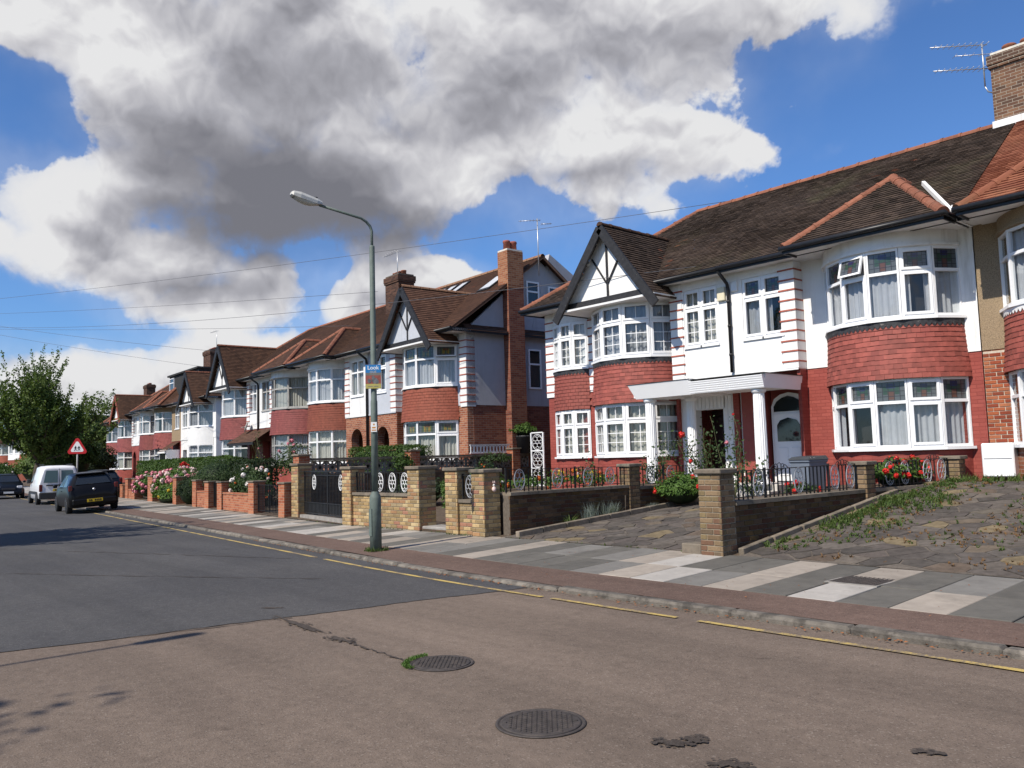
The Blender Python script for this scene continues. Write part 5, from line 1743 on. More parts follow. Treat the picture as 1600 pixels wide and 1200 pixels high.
# the terrace across the bend, at the far left
for i, (lx, ly, kd, lab) in enumerate([(-133.0, 25.0, 'hip', 'distant red brick house with white windows left of the tree trunk'), (-145.0, 27.4, 'hip', 'most distant red brick house at the left edge of the street')]):
    house(lab, (lx, ly, -0.2), R(12), +1, 6.0, kd, near=0, up='render_far', lo='tile_terra', roof='roof_brown', tile='tile_terra', flash=False, quoin=None, b0=2.2, b1=5.3, lights=4, end='party', group='distant houses')
    house(lab.replace('red brick house', 'red brick half house with gable'), (lx, ly, -0.2), R(12), -1, 6.0, 'gable', near=0, up='render_far', lo='tile_terra', roof='roof_brown', tile='tile_terra', flash=False, quoin=None, b0=2.2, b1=5.3, lights=4, group='distant houses')

# downpipe between the arched porches, lean-to porch roofs, dormers, roof lights
m = MB(); m.tube([(0, YE - 0.05, Z_EAVE - 0.08), (0, -0.08, Z_EAVE - 0.35), (0, -0.06, Z_EAVE - 0.5), (0, -0.06, 0.5)], 0.05, 8); m.build('downpipe', 'black_paint', h2g)
m = MB(); m.tube([(0, YE - 0.05, Z_EAVE - 0.08), (0, -0.08, Z_EAVE - 0.35), (0, -0.06, Z_EAVE - 0.5), (0, -0.06, 3.3)], 0.05, 8); m.build('downpipe', 'black_paint', h3b)
for (hh, x0, x1, zt) in ((h3b, -1.75, 1.75, 3.35), (h4b, -2.0, -0.2, 3.35)):
    m = MB()
    roof_plane(m, [(x0, -1.0, zt - 0.65), (x1, -1.0, zt - 0.65), (x1, 0.0, zt), (x0, 0.0, zt)], 0.14)
    o = m.build('porch_roof', 'roof_brown', hh, fix=False); o['kind'] = 'stuff'
    m = MB(); m.box(x0, x1, -1.02, -0.96, zt - 0.78, zt - 0.66); m.build('porch_fascia', 'timber_black' if hh is h3b else 'upvc', hh)
    if hh is h4b:
        m = MB(); m.box(x0 + 0.08, x1 - 0.08, -0.9, 0.0, 0.4, zt - 0.55); m.build('porch_box', 'upvc', hh)
        m = MB(); m.box(x0 + 0.2, x1 - 0.2, -0.915, -0.9, 1.6, zt - 0.8); m.build('porch_glass', 'car_glass', hh)
# side of the gabled house: chimney breast, pent course, windows
sx = 6.3
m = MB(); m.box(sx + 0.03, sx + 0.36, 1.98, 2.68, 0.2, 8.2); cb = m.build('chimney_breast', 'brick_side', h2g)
chimney(h2g, sx + 0.08, 2.33, 0.57, 0.71, 7.6, 8.95, 'brick_chimney', 2, corbel=False)
m = MB()
roof_plane(m, [(sx + 0.32, 0.2, 5.95), (sx + 0.32, 7.5, 5.95), (sx + 0.0, 7.5, 6.22), (sx + 0.0, 0.2, 6.22)], 0.1)
o = m.build('pent_roof', 'roof_brown', h2g, fix=False); o['kind'] = 'stuff'
def side_window(hh, x, y0, y1, z0, z1):
    m_ = MB()
    e = 0.06
    m_.box(x, x + 0.05, y0, y0 + e, z0, z1); m_.box(x, x + 0.05, y1 - e, y1, z0, z1)
    m_.box(x, x + 0.05, y0 + e, y1 - e, z0, z0 + e); m_.box(x, x + 0.05, y0 + e, y1 - e, z1 - e, z1)
    zt = z1 - (z1 - z0) * 0.38
    m_.box(x, x + 0.05, y0 + e, y1 - e, zt - 0.03, zt + 0.03)
    w_ = m_.build('window', 'upvc', hh)
    m_ = MB(); m_.face([(x + 0.015, y0, z0), (x + 0.015, y1, z0), (x + 0.015, y1, z1), (x + 0.015, y0, z1)])
    m_.build('pane', 'car_glass', w_)
side_window(h2g, sx + 0.035, 3.05, 3.65, 4.05, 5.5)
side_window(h2g, sx + 0.035, 3.05, 3.65, 7.0, 8.0)
side_window(h2g, sx + 0.045, 4.1, 4.75, 7.3, 7.9)
side_window(h2g, sx + 0.015, 3.05, 3.65, 1.6, 2.4)
# loft roof behind: higher ridge and grey gable
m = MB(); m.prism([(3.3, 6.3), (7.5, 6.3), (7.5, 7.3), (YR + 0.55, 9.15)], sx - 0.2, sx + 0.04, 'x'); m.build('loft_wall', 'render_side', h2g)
def rooflight(hh, x, y, w, l):
    zb = Z_EAVE + SLOPE * (y - YE)
    v = [(x, y, zb), (x + w, y, zb), (x + w, y + l, zb + l * SLOPE), (x, y + l, zb + l * SLOPE)]
    nrm = Vector((0, -SLOPE, 1)).normalized()
    m_ = MB()
    lo_, hi_ = [Vector(p) + nrm * 0.0 for p in v], [Vector(p) + nrm * 0.07 for p in v]
    m_.mesh(lo_ + hi_, [(4, 5, 6, 7), (0, 1, 5, 4), (1, 2, 6, 5), (2, 3, 7, 6), (3, 0, 4, 7)])
    o_ = m_.build('roof_light', 'plastic_dark', hh)
    c = sum(hi_, Vector()) / 4
    m_ = MB(); m_.face([c + (p - c) * 0.8 + nrm * 0.006 for p in hi_]); m_.build('pane', 'lamp_clear', o_)
for (x, y) in ((0.5, 2.5), (1.3, 2.5), (2.1, 2.5)):
    rooflight(h2g, x, y, 0.5, 0.8)
rooflight(h2g, 4.9, 1.9, 0.75, 1.0)
# box dormer on the far house
m = MB(); m.box(-5.6, 1.5, 0.75, 3.9, 6.9, 8.35); dm = m.build('dormer', 'felt', h4b)
m = MB(); m.box(-5.75, 1.6, 0.6, 4.0, 8.35, 8.47); m.build('dormer_roof', 'felt', dm)
window(h4b, [(-5.4, 0.70), (-4.3, 0.70)], 7.05, 8.2, 'upvc', 0.3, single_panes=False)
# chimneys
chimney(h2b, -2.3, 2.9, 1.15, 0.8, 7.6, 9.75, 'brick_stack', 4, 'terracotta', 0.12, 0.22, 'mortar_dark')
chimney(h3g, -5.0, 5.6, 1.1, 0.7, 6.5, 8.9, 'brick_stack', 2, 'pot', 0.14, 0.35, 'mortar_dark')
chimney(h4g, -1.6, 2.7, 1.6, 0.9, 7.6, 10.0, 'brick_stack', 4, 'pot', 0.13, 0.2, 'mortar_dark')
chimney(h6, 2.5, 3.4, 1.5, 0.8, 7.6, 9.9, 'brick_stack', 2, 'pot', 0.14, 0.2, 'mortar_dark')
chimney(h0, -5.35, 4.05, 1.35, 0.9, 8.0, 10.62, 'brick_old', 3, 'terracotta', 0.15, 0.26, 'lime')
m = MB(); m.box(-6.05, -4.6, 3.52, 3.62, 8.75, 9.02); m.build('chimney_flashing', 'render_white', h0)
# brick stack of a house behind
t = thing('back_chimney', 'brick chimney with tall pots showing behind the left eaves of the red pair', 'chimney', (-20.2, 26.0, 0))
m = MB(); m.box(-0.55, 0.55, -0.4, 0.4, 5.0, 9.0); m.build('stack', 'brick_chimney', t)
for dx in (-0.27, 0.27):
    m = MB(); m.lathe([(0.17, 0), (0.15, 0.7), (0.18, 0.74), (0.18, 0.85), (0.14, 0.86)], 12, (dx, 0, 9.05)); m.build('pot', 'pot', t)
m = MB(); m.box(-0.56, 0.56, -0.41, 0.41, 9.0, 9.06); m.build('flaunching', 'lime', t)
t = thing('back_roof', 'brown tiled roof of a house behind the gap between the terraces', 'house', (-22.0, 27.0, 0))
m = MB(); roof_plane(m, [(-4, -0.5, 6.2), (5, -0.5, 6.2), (5, 3.5, 9.0), (-4, 3.5, 9.0)], 0.14); o = m.build('roof', 'roof_brown', t, fix=False); o['kind'] = 'stuff'
m = MB(); m.box(-4, 5, 0, 7, 0, 6.2); m.build('wall', 'brick_far', t)

# aerials
t = aerial(None, 'double television aerial on a bent mast beside the right hand chimney', -6.60, 20.95, 9.95, 1.05, (-0.66, -0.75, -0.03), 10, 1.35, ((0.97, 1.0), (0.42, 0.97)))
m = MB(); m.tube([(0, 0, 0), (0.04, 0.05, -0.12), (0.32, 0.2, -0.28)], 0.016, 6); m.build('bracket', 'alu', t)
m = MB(); m.tube([(-0.45, -0.45, 0.78), (0.65, 0.75, 0.84)], 0.010, 6)
for k in range(9):
    q = k / 8
    m.tube([(-0.45 + 1.1 * q - 0.08, -0.45 + 1.2 * q + 0.08, 0.78 + 0.06 * q), (-0.45 + 1.1 * q + 0.08, -0.45 + 1.2 * q - 0.08, 0.78 + 0.06 * q)], 0.005, 4)
m.build('rear_boom', 'alu', t)
aerial(None, 'slim television aerial on the mast by the orange brick chimney', -21.35, 20.4, 8.1, 2.1, (-0.66, -0.75, -0.02), 7, 0.8, ((0.97, 1.0), (0.9, -0.5)))
aerial(None, 'television aerial on the far dark chimney stack', -59.5, 24.0, 10.0, 1.5, (-1, 0.0, 0), 6, 1.3, ((0.98, 1.0),))
aerial(None, 'thin aerial mast on the dark chimney behind the lamp post', -30.4, 20.4, 9.6, 1.3, (-1, 0.1, 0), 6, 1.4, ((0.98, 1.0),))
# meter box and satellite dish
m = MB(); m.bbox(-6.02, -5.46, 17.28, 17.63, 0.98, 1.62, 0.02); mbx = tag(m.build('meter_box', 'upvc'), 'white meter box on the brick wall beside the right drive', 'meter box')
m = MB(); m.box(-5.98, -5.50, 17.268, 17.28, 1.33, 1.336); m.build('lid_seam', 'grey_frame', mbx)
m = MB(); m.tube([(-5.9, 17.5, 0.98), (-5.9, 17.5, 0.8)], 0.03, 8); m.build('pipe', 'plastic_dark', mbx)
p = rowA(18.6)
t = thing('satellite_dish', 'small grey satellite dish above the dark tiled porch roof', 'satellite dish', (p[0], p[1] - 0.3, 3.55))
m = MB(); m.lathe([(0.0001, 0.05), (0.14, 0.03), (0.27, 0.0), (0.29, -0.02), (0.27, -0.015), (0.0001, 0.03)], 18)
d = m.build('dish', 'grey_frame', t); d.rotation_euler = (R(70), 0, R(-30))
m = MB(); m.tube([(0, 0.25, 0), (0, 0, 0), (0.1, -0.3, -0.05)], 0.015, 6); m.build('arm', 'grey_frame', t)

# ------------------------------------------------------------------ garden walls in single bricks
BRICK_ME = {}
def brick_me(mat):
    if mat not in BRICK_ME:
        m_ = MB(); m_.bbox(-0.1075, 0.1075, -0.010, 0.03, 0, 0.065, 0.005)
        BRICK_ME[mat] = m_.data('brick', mat)
    return BRICK_ME[mat]
BR = random.Random(77)
def brick_face(parent, p0, p1, z0, z1, mat, shift=0):
    """lay single bricks on the face from plan point p0 to p1; outward is to the right of p0->p1"""
    p0, p1 = Vector((p0[0], p0[1], 0)), Vector((p1[0], p1[1], 0))
    d = p1 - p0
    L = d.length
    d.normalize()
    rz = math.atan2(d.y, d.x)
    me = brick_me(mat)
    n = int((z1 - z0) / 0.0755)
    st = (z1 - z0) / n
    for k in range(n):
        s = -0.1125 if (k + shift) % 2 else 0.0
        while s < L - 0.02:
            a, b = max(s, 0.0), min(s + 0.215, L)
            if b - a > 0.03:
                c = p0 + d * ((a + b) / 2)
                link('brick', me, parent, (c.x, c.y, z0 + k * st + 0.004), (BR.uniform(-0.02, 0.02), 0, rz + BR.uniform(-0.01, 0.01)), ((b - a) / 0.215, 1, 1))
            s += 0.225
def pillar(parent, x0, x1, y0, y1, z0, z1, mat='yellow_brick', mortar='mortar', cop=0.07, side='right', bricks=True):
    m_ = MB(); m_.box(x0 + 0.012, x1 - 0.012, y0 + 0.012, y1 - 0.012, z0 - 0.15, z1 - cop)
    pl_ = m_.build('pillar', mortar, parent)
    if bricks:
        brick_face(pl_, (x0 + 0.01, y0 + 0.012), (x1 - 0.0, y0 + 0.012), z0, z1 - cop, mat)
        brick_face(pl_, (x1 - 0.012, y0 + 0.0), (x1 - 0.012, y1 - 0.01), z0, z1 - cop, mat, 1)
    m_ = MB(); m_.bbox(x0 - 0.035, x1 + 0.035, y0 - 0.035, y1 + 0.035, z1 - cop, z1, 0.012)
    m_.build('coping', 'coping', pl_)
    return pl_
def panel(parent, p0, p1, z0, z1, th=0.2, mat='yellow_brick', mortar='mortar', cop=0.06, over=0.03, bricks=True, lap=0.0):
    a, b = Vector((p0[0], p0[1], 0)), Vector((p1[0], p1[1], 0))
    d = (b - a).normalized()
    o = Vector((d.y, -d.x, 0))
    m_ = MB(); seg_box(m_, a, b, o, -th, -0.012, z0 - 0.15, z1 - cop)
    pn = m_.build('panel', mortar, parent)
    if bricks:
        brick_face(pn, a - o * 0.012, b - o * 0.012, z0, z1 - cop, mat)
    n = max(1, int(round((b - a).length / 0.6)))
    for i in range(n):
        q0, q1 = a + (b - a) * (i / n), a + (b - a) * ((i + 1) / n)
        m_ = MB(); seg_box(m_, q0 + d * 0.003, q1 - d * 0.003, o, -th - over, over, z1 - cop, z1)
        m_.build('coping', 'coping', pn)
    return pn

OVAL = {}
def oval_me(mat, a=0.135, b=0.20):
    key = (mat, a, b)
    if key not in OVAL:
        m_ = MB()
        ring = [(a * math.cos(t), 0, b * math.sin(t)) for t in [2 * math.pi * i / 28 for i in range(28)]]
        m_.tube(ring, 0.0085, 6, True)
        for (cx, cz, rr) in ((-0.38, 0.42, 0.34), (0.38, 0.42, 0.34), (-0.38, -0.42, 0.34), (0.38, -0.42, 0.34), (0, 0, 0.26), (0, 0.74, 0.2), (0, -0.74, 0.2), (-0.62, 0, 0.26), (0.62, 0, 0.26)):
            m_.tube([(a * cx + a * rr * 1.15 * math.cos(t), 0, b * cz + b * rr * 0.8 * math.sin(t)) for t in [2 * math.pi * i / 12 for i in range(12)]], 0.0052, 5, True)
        OVAL[key] = m_.data('oval', mat)
    return OVAL[key]
def railing(label, p0, p1, zb, zt, ovals=(), sp=0.115, oval_mat='silver', group=None, name='railing', bar=0.0085, cat='railing', hoops=()):
    """p0,p1 plan points; zb/zt = (bottom,top) heights at both ends"""
    a, b = Vector((p0[0], p0[1], 0)), Vector((p1[0], p1[1], 0))
    d = (b - a)
    L = d.length
    d.normalize()
    rz = math.atan2(d.y, d.x)
    t = thing(name, label, cat, (a.x, a.y, 0), rz, group)
    zz = lambda s: (zb[0] + (zb[1] - zb[0]) * s / L, zt[0] + (zt[1] - zt[0]) * s / L)
    for h in (0, 1):
        m_ = MB()
        e0, e1 = zz(0), zz(L)
        dz = 0.04 if h == 0 else 0.0
        m_.beam((0, 0, e0[h] + dz), (L, 0, e1[h] + dz), 0.032, 0.012)
        m_.build('rail', 'iron', t)
    n = max(2, int(L / sp))
    mm = MB(); mm.beam((0, 0, 0), (0, 0, 1), bar * 2, bar * 2, (1, 0, 0)); me = mm.data('bar', 'iron')
    for i in range(n + 1):
        s = L * i / n
        z0, z1 = zz(s)
        if any(abs(s - L * f) < 0.125 for f in ovals):
            continue
        thick = 1.9 if i % 8 == 0 else 1.0
        link('bar', me, t, (s, 0, z0), None, (thick, thick, z1 - z0 + (0.03 if thick > 1 else 0)))
    for f in ovals:
        z0, z1 = zz(L * f)
        link('oval', oval_me(oval_mat), t, (L * f, -0.01, (z0 + z1) / 2 + 0.015), None, (1, 1, (z1 - z0 - 0.03) / 0.40))
    for f in hoops:
        z0, z1 = zz(L * f)
        m_ = MB()
        for (cx, rr) in ((-0.09, 0.045), (0.0, 0.06), (0.09, 0.045)):
            m_.tube([(L * f + cx + rr * math.cos(q), 0, z1 + 0.03 + rr * math.sin(q)) for q in [2 * math.pi * i / 12 for i in range(12)]], 0.006, 5, True)
        m_.tube([(L * f - 0.26, 0, z1), (L * f - 0.16, 0, z1 + 0.06), (L * f - 0.09, 0, z1 + 0.02)], 0.006, 5)
        m_.tube([(L * f + 0.26, 0, z1), (L * f + 0.16, 0, z1 + 0.06), (L * f + 0.09, 0, z1 + 0.02)], 0.006, 5)
        m_.build('scroll', 'iron', t, kind='stuff')
    return t

# yellow brick front walls of the red pair's left garden
t = thing('garden_wall', 'yellow brick front wall panel between two pillars behind the lamp post', 'garden wall')
pillar(t, -17.47, -17.07, 10.05, 10.45, 0.15, 1.50)
panel(t, (-17.07, 10.12), (-14.76, 10.12), 0.15, 0.90)
pillar(t, -14.76, -14.33, 10.05, 10.50, 0.15, 1.48)
t = thing('garden_wall', 'short yellow brick wall with two pillars beside the red house drive', 'garden wall')
pillar(t, -13.34, -12.94, 9.98, 10.38, 0.15, 1.44)
panel(t, (-12.94, 10.03), (-12.46, 10.03), 0.15, 0.82)
pillar(t, -12.43, -12.05, 9.92, 10.33, 0.15, 1.40)
t = thing('gate_pillar', 'lone yellow brick gate pillar left of the black drive gates', 'pillar')
pillar(t, -21.25, -20.85, 10.66, 11.08, 0.15, 1.61)
t = thing('doorstep', 'concrete step in the gap between the yellow brick pillars', 'step')
m = MB(); m.bbox(-14.33, -13.34, 10.12, 10.62, 0.05, 0.24, 0.015); m.build('tread', 'concrete', t)
m = MB(); m.box(-14.33, -13.34, 10.115, 10.135, 0.1, 0.19); m.build('riser', 'brick_dark', t)
railing('black railing with three white oval panels above the yellow wall', (-17.06, 10.22), (-14.78, 10.22), (0.90, 0.90), (1.34, 1.34), (0.44, 0.66, 0.87), oval_mat='white_metal')
railing('short railing holding one grey oval between the paired yellow pillars', (-12.93, 10.12), (-12.47, 10.12), (0.82, 0.82), (1.28, 1.28), (0.52,), oval_mat='silver')
# open garden gate with ovals, seen end on
railing('half open black garden gate with white scroll ovals in the wall gap', (-13.40, 10.45), (-13.62, 11.35), (0.28, 0.28), (1.20, 1.20), (0.35, 0.7), oval_mat='white_metal', name='garden_gate', cat='gate')
# drive gates
def leaf_gate(label, p0, p1, z0, z1, ov):
    a, b = Vector((p0[0], p0[1], 0)), Vector((p1[0], p1[1], 0))
    L = (b - a).length
    t_ = thing('drive_gate', label, 'gate', (a.x, a.y, 0), math.atan2((b - a).y, (b - a).x), 'black double drive gates')
    for (q, w, r) in ((z0, L, 0.02), (z1, L, 0.02), (z0 + 0.28, L, 0.012), (z1 - 0.1, L, 0.01)):
        m_ = MB(); m_.beam((0, 0, q), (L, 0, q), 0.03, r * 2); m_.build('rail', 'iron', t_)
    mm = MB(); mm.beam((0, 0, 0), (0, 0, 1), 0.014, 0.014, (1, 0, 0)); me = mm.data('bar', 'iron')
    n = int(L / 0.10)
    for i in range(n + 1):
        w = 2.2 if i in (0, n) else 1
        link('bar', me, t_, (L * i / n, 0, z0), None, (w, w, z1 - z0))
    m_ = MB(); m_.box(0.0, L, 0.004, 0.010, z0 + 0.03, z0 + 0.28); m_.build('kick_plate', 'iron', t_)
    link('oval', oval_me('white_metal'), t_, (L * ov, -0.012, z1 - 0.28), None, (0.95, 1, 0.95))
    return t_
leaf_gate('left leaf of the black iron drive gates with one white oval', (-20.85, 10.86), (-19.15, 10.62), 0.28, 1.38, 0.45)
leaf_gate('right leaf of the black iron drive gates with one white oval', (-19.13, 10.62), (-17.49, 10.36), 0.28, 1.38, 0.55)
t = thing('drive_threshold', 'pale concrete threshold strip under the black drive gates', 'step', (0, 0, 0))
m = MB(); m.prism([(-20.9, 10.72), (-17.45, 10.22), (-17.45, 10.40), (-20.9, 10.95)], 0.05, 0.23, 'z'); m.build('slab', 'concrete', t)

# wall along the drive (left side), shade put into its brick colour, with railings and a middle pier
t = thing('drive_wall', 'low shade darkened brick wall running up the left side of the red house drive', 'garden wall')
panel(t, (-11.80, 10.34), (-11.80, 13.72), 0.12, 0.95, mat='shaded_brick', mortar='mortar_dark')
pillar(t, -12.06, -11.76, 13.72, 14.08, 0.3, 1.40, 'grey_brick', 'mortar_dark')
panel(t, (-11.80, 14.08), (-11.80, 16.6), 0.35, 0.90, mat='shaded_brick', mortar='mortar_dark')
railing('black railing with silver ovals on the near part of the left drive wall', (-11.90, 10.34), (-11.90, 13.72), (0.95, 0.95), (1.38, 1.34), (0.10, 0.40, 0.66, 0.86), group='railings on the left drive wall')
railing('black railing with silver ovals beyond the pier of the left drive wall', (-11.90, 14.10), (-11.90, 16.5), (0.90, 0.90), (1.33, 1.31), (0.2, 0.5, 0.85), group='railings on the left drive wall')
t = thing('edging_kerb', 'low brick edging kerb along the left side of the drive', 'edging')
m = MB()
for i in range(10):
    y0, y1 = 10.16 + i * 0.62, 10.16 + i * 0.62 + 0.61
    m = MB(); m.bbox(0, 0.10, 0, y1 - y0, -0.12, 0.11, 0.01)
    o = m.build('edging_stone', 'coping', t, (-11.46, y0, gz(-11.4, y0)))
    o.rotation_euler = (math.atan2(gz(-11.4, y1) - gz(-11.4, y0), y1 - y0), 0, 0)
# right drive wall
t = thing('drive_wall', 'low brown brick wall with railings between the two crazy paved drives', 'garden wall')
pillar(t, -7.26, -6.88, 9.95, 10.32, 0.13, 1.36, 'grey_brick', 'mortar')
panel(t, (-6.90, 10.32), (-6.80, 14.05), 0.22, 0.89, mat='shaded_brick', mortar='mortar_dark')
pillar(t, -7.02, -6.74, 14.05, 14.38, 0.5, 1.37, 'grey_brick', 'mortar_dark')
panel(t, (-6.80, 14.38), (-6.42, 16.95), 0.55, 0.89, mat='shaded_brick', mortar='mortar_dark')
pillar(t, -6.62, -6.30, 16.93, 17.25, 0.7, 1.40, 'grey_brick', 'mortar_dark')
m = MB(); m.bbox(-7.62, -7.27, 9.98, 10.25, 0.1, 0.29, 0.015); m.build('foot_block', 'coping', t)
railing('black railing with silver ovals on the near part of the right drive wall', (-7.0, 10.34), (-6.92, 14.05), (0.89, 0.89), (1.31, 1.33), (0.20, 0.50, 0.80, 0.94), group='railings on the right drive wall', hoops=(0.36, 0.88))
railing('black railing with silver ovals beside the red geraniums on the right wall', (-6.90, 14.38), (-6.50, 16.93), (0.89, 0.89), (1.33, 1.36), (0.26, 0.44, 0.72, 0.9), group='railings on the right drive wall', hoops=(0.3, 0.8))
t = thing('edging_kerb', 'mossy stone edging at the foot of the right drive wall', 'edging')
for i in range(6):
    y0, y1 = 10.2 + i * 0.8, 10.2 + i * 0.8 + 0.79
    m = MB(); m.bbox(0, 0.09, 0, y1 - y0, -0.12, 0.085, 0.01)
    o = m.build('edging_stone', 'coping', t, (-6.80 + i * 0.018, y0, gz(-6.7, y0)))
    o.rotation_euler = (math.atan2(gz(-6.7, y1) - gz(-6.7, y0), y1 - y0), 0, 0)

# pierced block screen wall up the side of the next house
t = thing('screen_wall', 'brown brick wall topped by pierced concrete star blocks beside the next house', 'garden wall')
m = MB(); m.box(-21.72, -21.52, 11.1, 19.95, 0.1, 1.27); m.build('lower_wall', 'brick_dark', t)
bm_ = MB()
h = 0.195
for (a, b, c, d_) in ((-h, h, -h, -h + 0.028), (-h, h, h - 0.028, h), (-h, -h + 0.028, -h, h), (h - 0.028, h, -h, h)):
    bm_.box(-0.045, 0.045, a, b, c, d_)
for k in range(4):
    a_ = math.pi * k / 4
    bm_.beam((0, -h * 0.97 * math.cos(a_) * (1.3 if k % 2 else 1), -h * 0.97 * math.sin(a_) * (1.3 if k % 2 else 1)), (0, h * 0.97 * math.cos(a_) * (1.3 if k % 2 else 1), h * 0.97 * math.sin(a_) * (1.3 if k % 2 else 1)), 0.05, 0.03, (1, 0, 0))
bm_.tube([(0, 0.1 * math.cos(q), 0.1 * math.sin(q)) for q in [2 * math.pi * i / 12 for i in range(12)]], 0.02, 4, True)
star = bm_.data('pierced_block', 'block_screen')
y = 11.35
while y < 19.8:
    if not (14.75 < y < 15.15) and not (18.95 < y < 19.3):
        link('pierced_block', star, t, (-21.62, y, 1.47))
    y += 0.395
m = MB(); m.box(-21.74, -21.50, 11.1, 19.95, 1.672, 1.74); m.build('coping', 'coping', t)
for (y0, zt) in ((11.0, 1.86), (14.78, 1.93), (19.0, 1.93)):
    m = MB(); m.box(-21.79, -21.46, y0, y0 + 0.34, 0.1, zt - 0.05); pp = m.build('pier', 'brick_garden_red', t)
    m = MB(); m.bbox(-21.83, -21.42, y0 - 0.04, y0 + 0.38, zt - 0.05, zt, 0.01); m.build('coping', 'coping', pp)
t = thing('white_fence', 'white ornamental screen fence behind the pierced block wall', 'fence')
fm = MB()
fm.box(-0.02, 0.02, 0, 1.75, 0.0, 0.03); fm.box(-0.02, 0.02, 0, 1.75, 0.27, 0.30)
fm.build('rail', 'white_metal', t, (-21.80, 17.4, 1.77))
pm = MB(); pm.tube([(0, 0.06 * math.cos(q), 0.145 + 0.115 * math.sin(q)) for q in [2 * math.pi * i / 14 for i in range(14)]], 0.014, 5, True); pm.box(-0.012, 0.012, -0.078, -0.060, 0, 0.28)
me = pm.data('scroll_panel', 'white_metal')
for i in range(12):
    link('scroll_panel', me, t, (-21.80, 17.5 + i * 0.143, 1.77))
m = MB(); m.box(-21.86, -21.74, 17.4, 19.15, 0.5, 1.77); m.build('base_wall', 'brick_side', t)
t = thing('planter', 'tall brown planter with ivy on the end of the screen wall', 'planter', (-21.6, 19.68, 1.74))
m = MB(); m.lathe([(0.27, 0), (0.33, 0.55), (0.35, 0.56), (0.35, 0.62), (0.30, 0.62), (0.29, 0.5)], 16); m.build('pot', 'plastic_dark', t)
t = thing('side_gate', 'tall white wrought iron side gate at the left corner of the red pair', 'gate', (-18.80, 17.42, 0.72))
m = MB()
for x in (0.0, 0.53):
    m.box(x - 0.02, x + 0.02, -0.02, 0.02, 0, 1.62)
for z in (0.0, 0.52, 1.05, 1.60):
    m.box(0.02, 0.51, -0.015, 0.015, z, z + 0.035)
m.build('frame', 'white_metal', t)
om = oval_me('white_metal', 0.235, 0.235)
for z in (0.28, 0.80, 1.33):
    link('scroll_panel', om, t, (0.265, 0, z))

# red brick garden walls farther down the street
def bpt(x, off=0.0):
    return (x, bound_y(x) + off)
def red_pillar(parent, xc, w, zt):
    y0 = bound_y(xc) - 0.02
    m_ = MB(); m_.box(xc - w / 2, xc + w / 2, y0, y0 + w, 0.0, zt - 0.05); p_ = m_.build('pillar', 'brick_garden_red', parent)
    m_ = MB(); m_.bbox(xc - w / 2 - 0.03, xc + w / 2 + 0.03, y0 - 0.03, y0 + w + 0.03, zt - 0.05, zt, 0.01); m_.build('coping', 'coping', p_)
def red_panel(parent, x0, x1, zt):
    a, b = Vector((x0, bound_y(x0) + 0.04, 0)), Vector((x1, bound_y(x1) + 0.04, 0))
    d_ = (b - a).normalized()
    o_ = Vector((d_.y, -d_.x, 0))
    m_ = MB(); seg_box(m_, a, b, o_, -0.2, 0, 0, zt - 0.05); p_ = m_.build('panel', 'brick_garden_red', parent)
    m_ = MB(); seg_box(m_, a, b, o_, -0.22, 0.02, zt - 0.05, zt); m_.build('coping', 'brick_garden_red', p_)
t = thing('garden_wall', 'red brick gatepost standing beside the lone yellow pillar', 'pillar')
red_pillar(t, -21.62, 0.36, 1.10)
t = thing('garden_wall', 'low red brick garden wall with two pillars and pale roses behind', 'garden wall')
red_pillar(t, -24.25, 0.38, 1.12); red_panel(t, -27.3, -24.4, 0.72); red_pillar(t, -27.55, 0.38, 1.08)
t = thing('garden_wall', 'low red brick wall with two pillars in front of the round bush', 'garden wall')
red_pillar(t, -29.1, 0.36, 1.08); red_panel(t, -30.6, -29.2, 0.72); red_pillar(t, -30.72, 0.36, 1.12)
t = thing('garden_wall', 'red brick pillar half wrapped in trailing conifer', 'pillar')
red_pillar(t, -33.65, 0.38, 1.22)
t = thing('garden_wall', 'broad red brick pillar left of the pink hydrangeas', 'pillar')
red_pillar(t, -38.0, 0.62, 1.26)
t = thing('garden_wall', 'two slim red brick pillars beside the parked black car', 'garden wall')
red_pillar(t, -41.6, 0.4, 1.14); red_panel(t, -43.0, -41.7, 0.6); red_pillar(t, -43.2, 0.4, 1.12)
t = thing('garden_wall', 'farthest low brick wall behind the parked cars', 'garden wall')
red_panel(t, -62, -44.5, 0.8)
for xx in (-47, -51, -56):
    red_pillar(t, xx, 0.4, 1.15)
railing('black iron garden gate between the red brick gateposts', (-24.05, bound_y(-24.05) + 0.15), (-21.82, bound_y(-21.8) + 0.15), (0.2, 0.2), (1.0, 1.0), (), 0.12, name='garden_gate', cat='gate')
railing('narrow dark gate between the low red brick walls', (-28.9, bound_y(-28.9) + 0.2), (-27.75, bound_y(-27.7) + 0.2), (0.2, 0.2), (1.02, 1.02), (), 0.1, name='garden_gate', cat='gate')

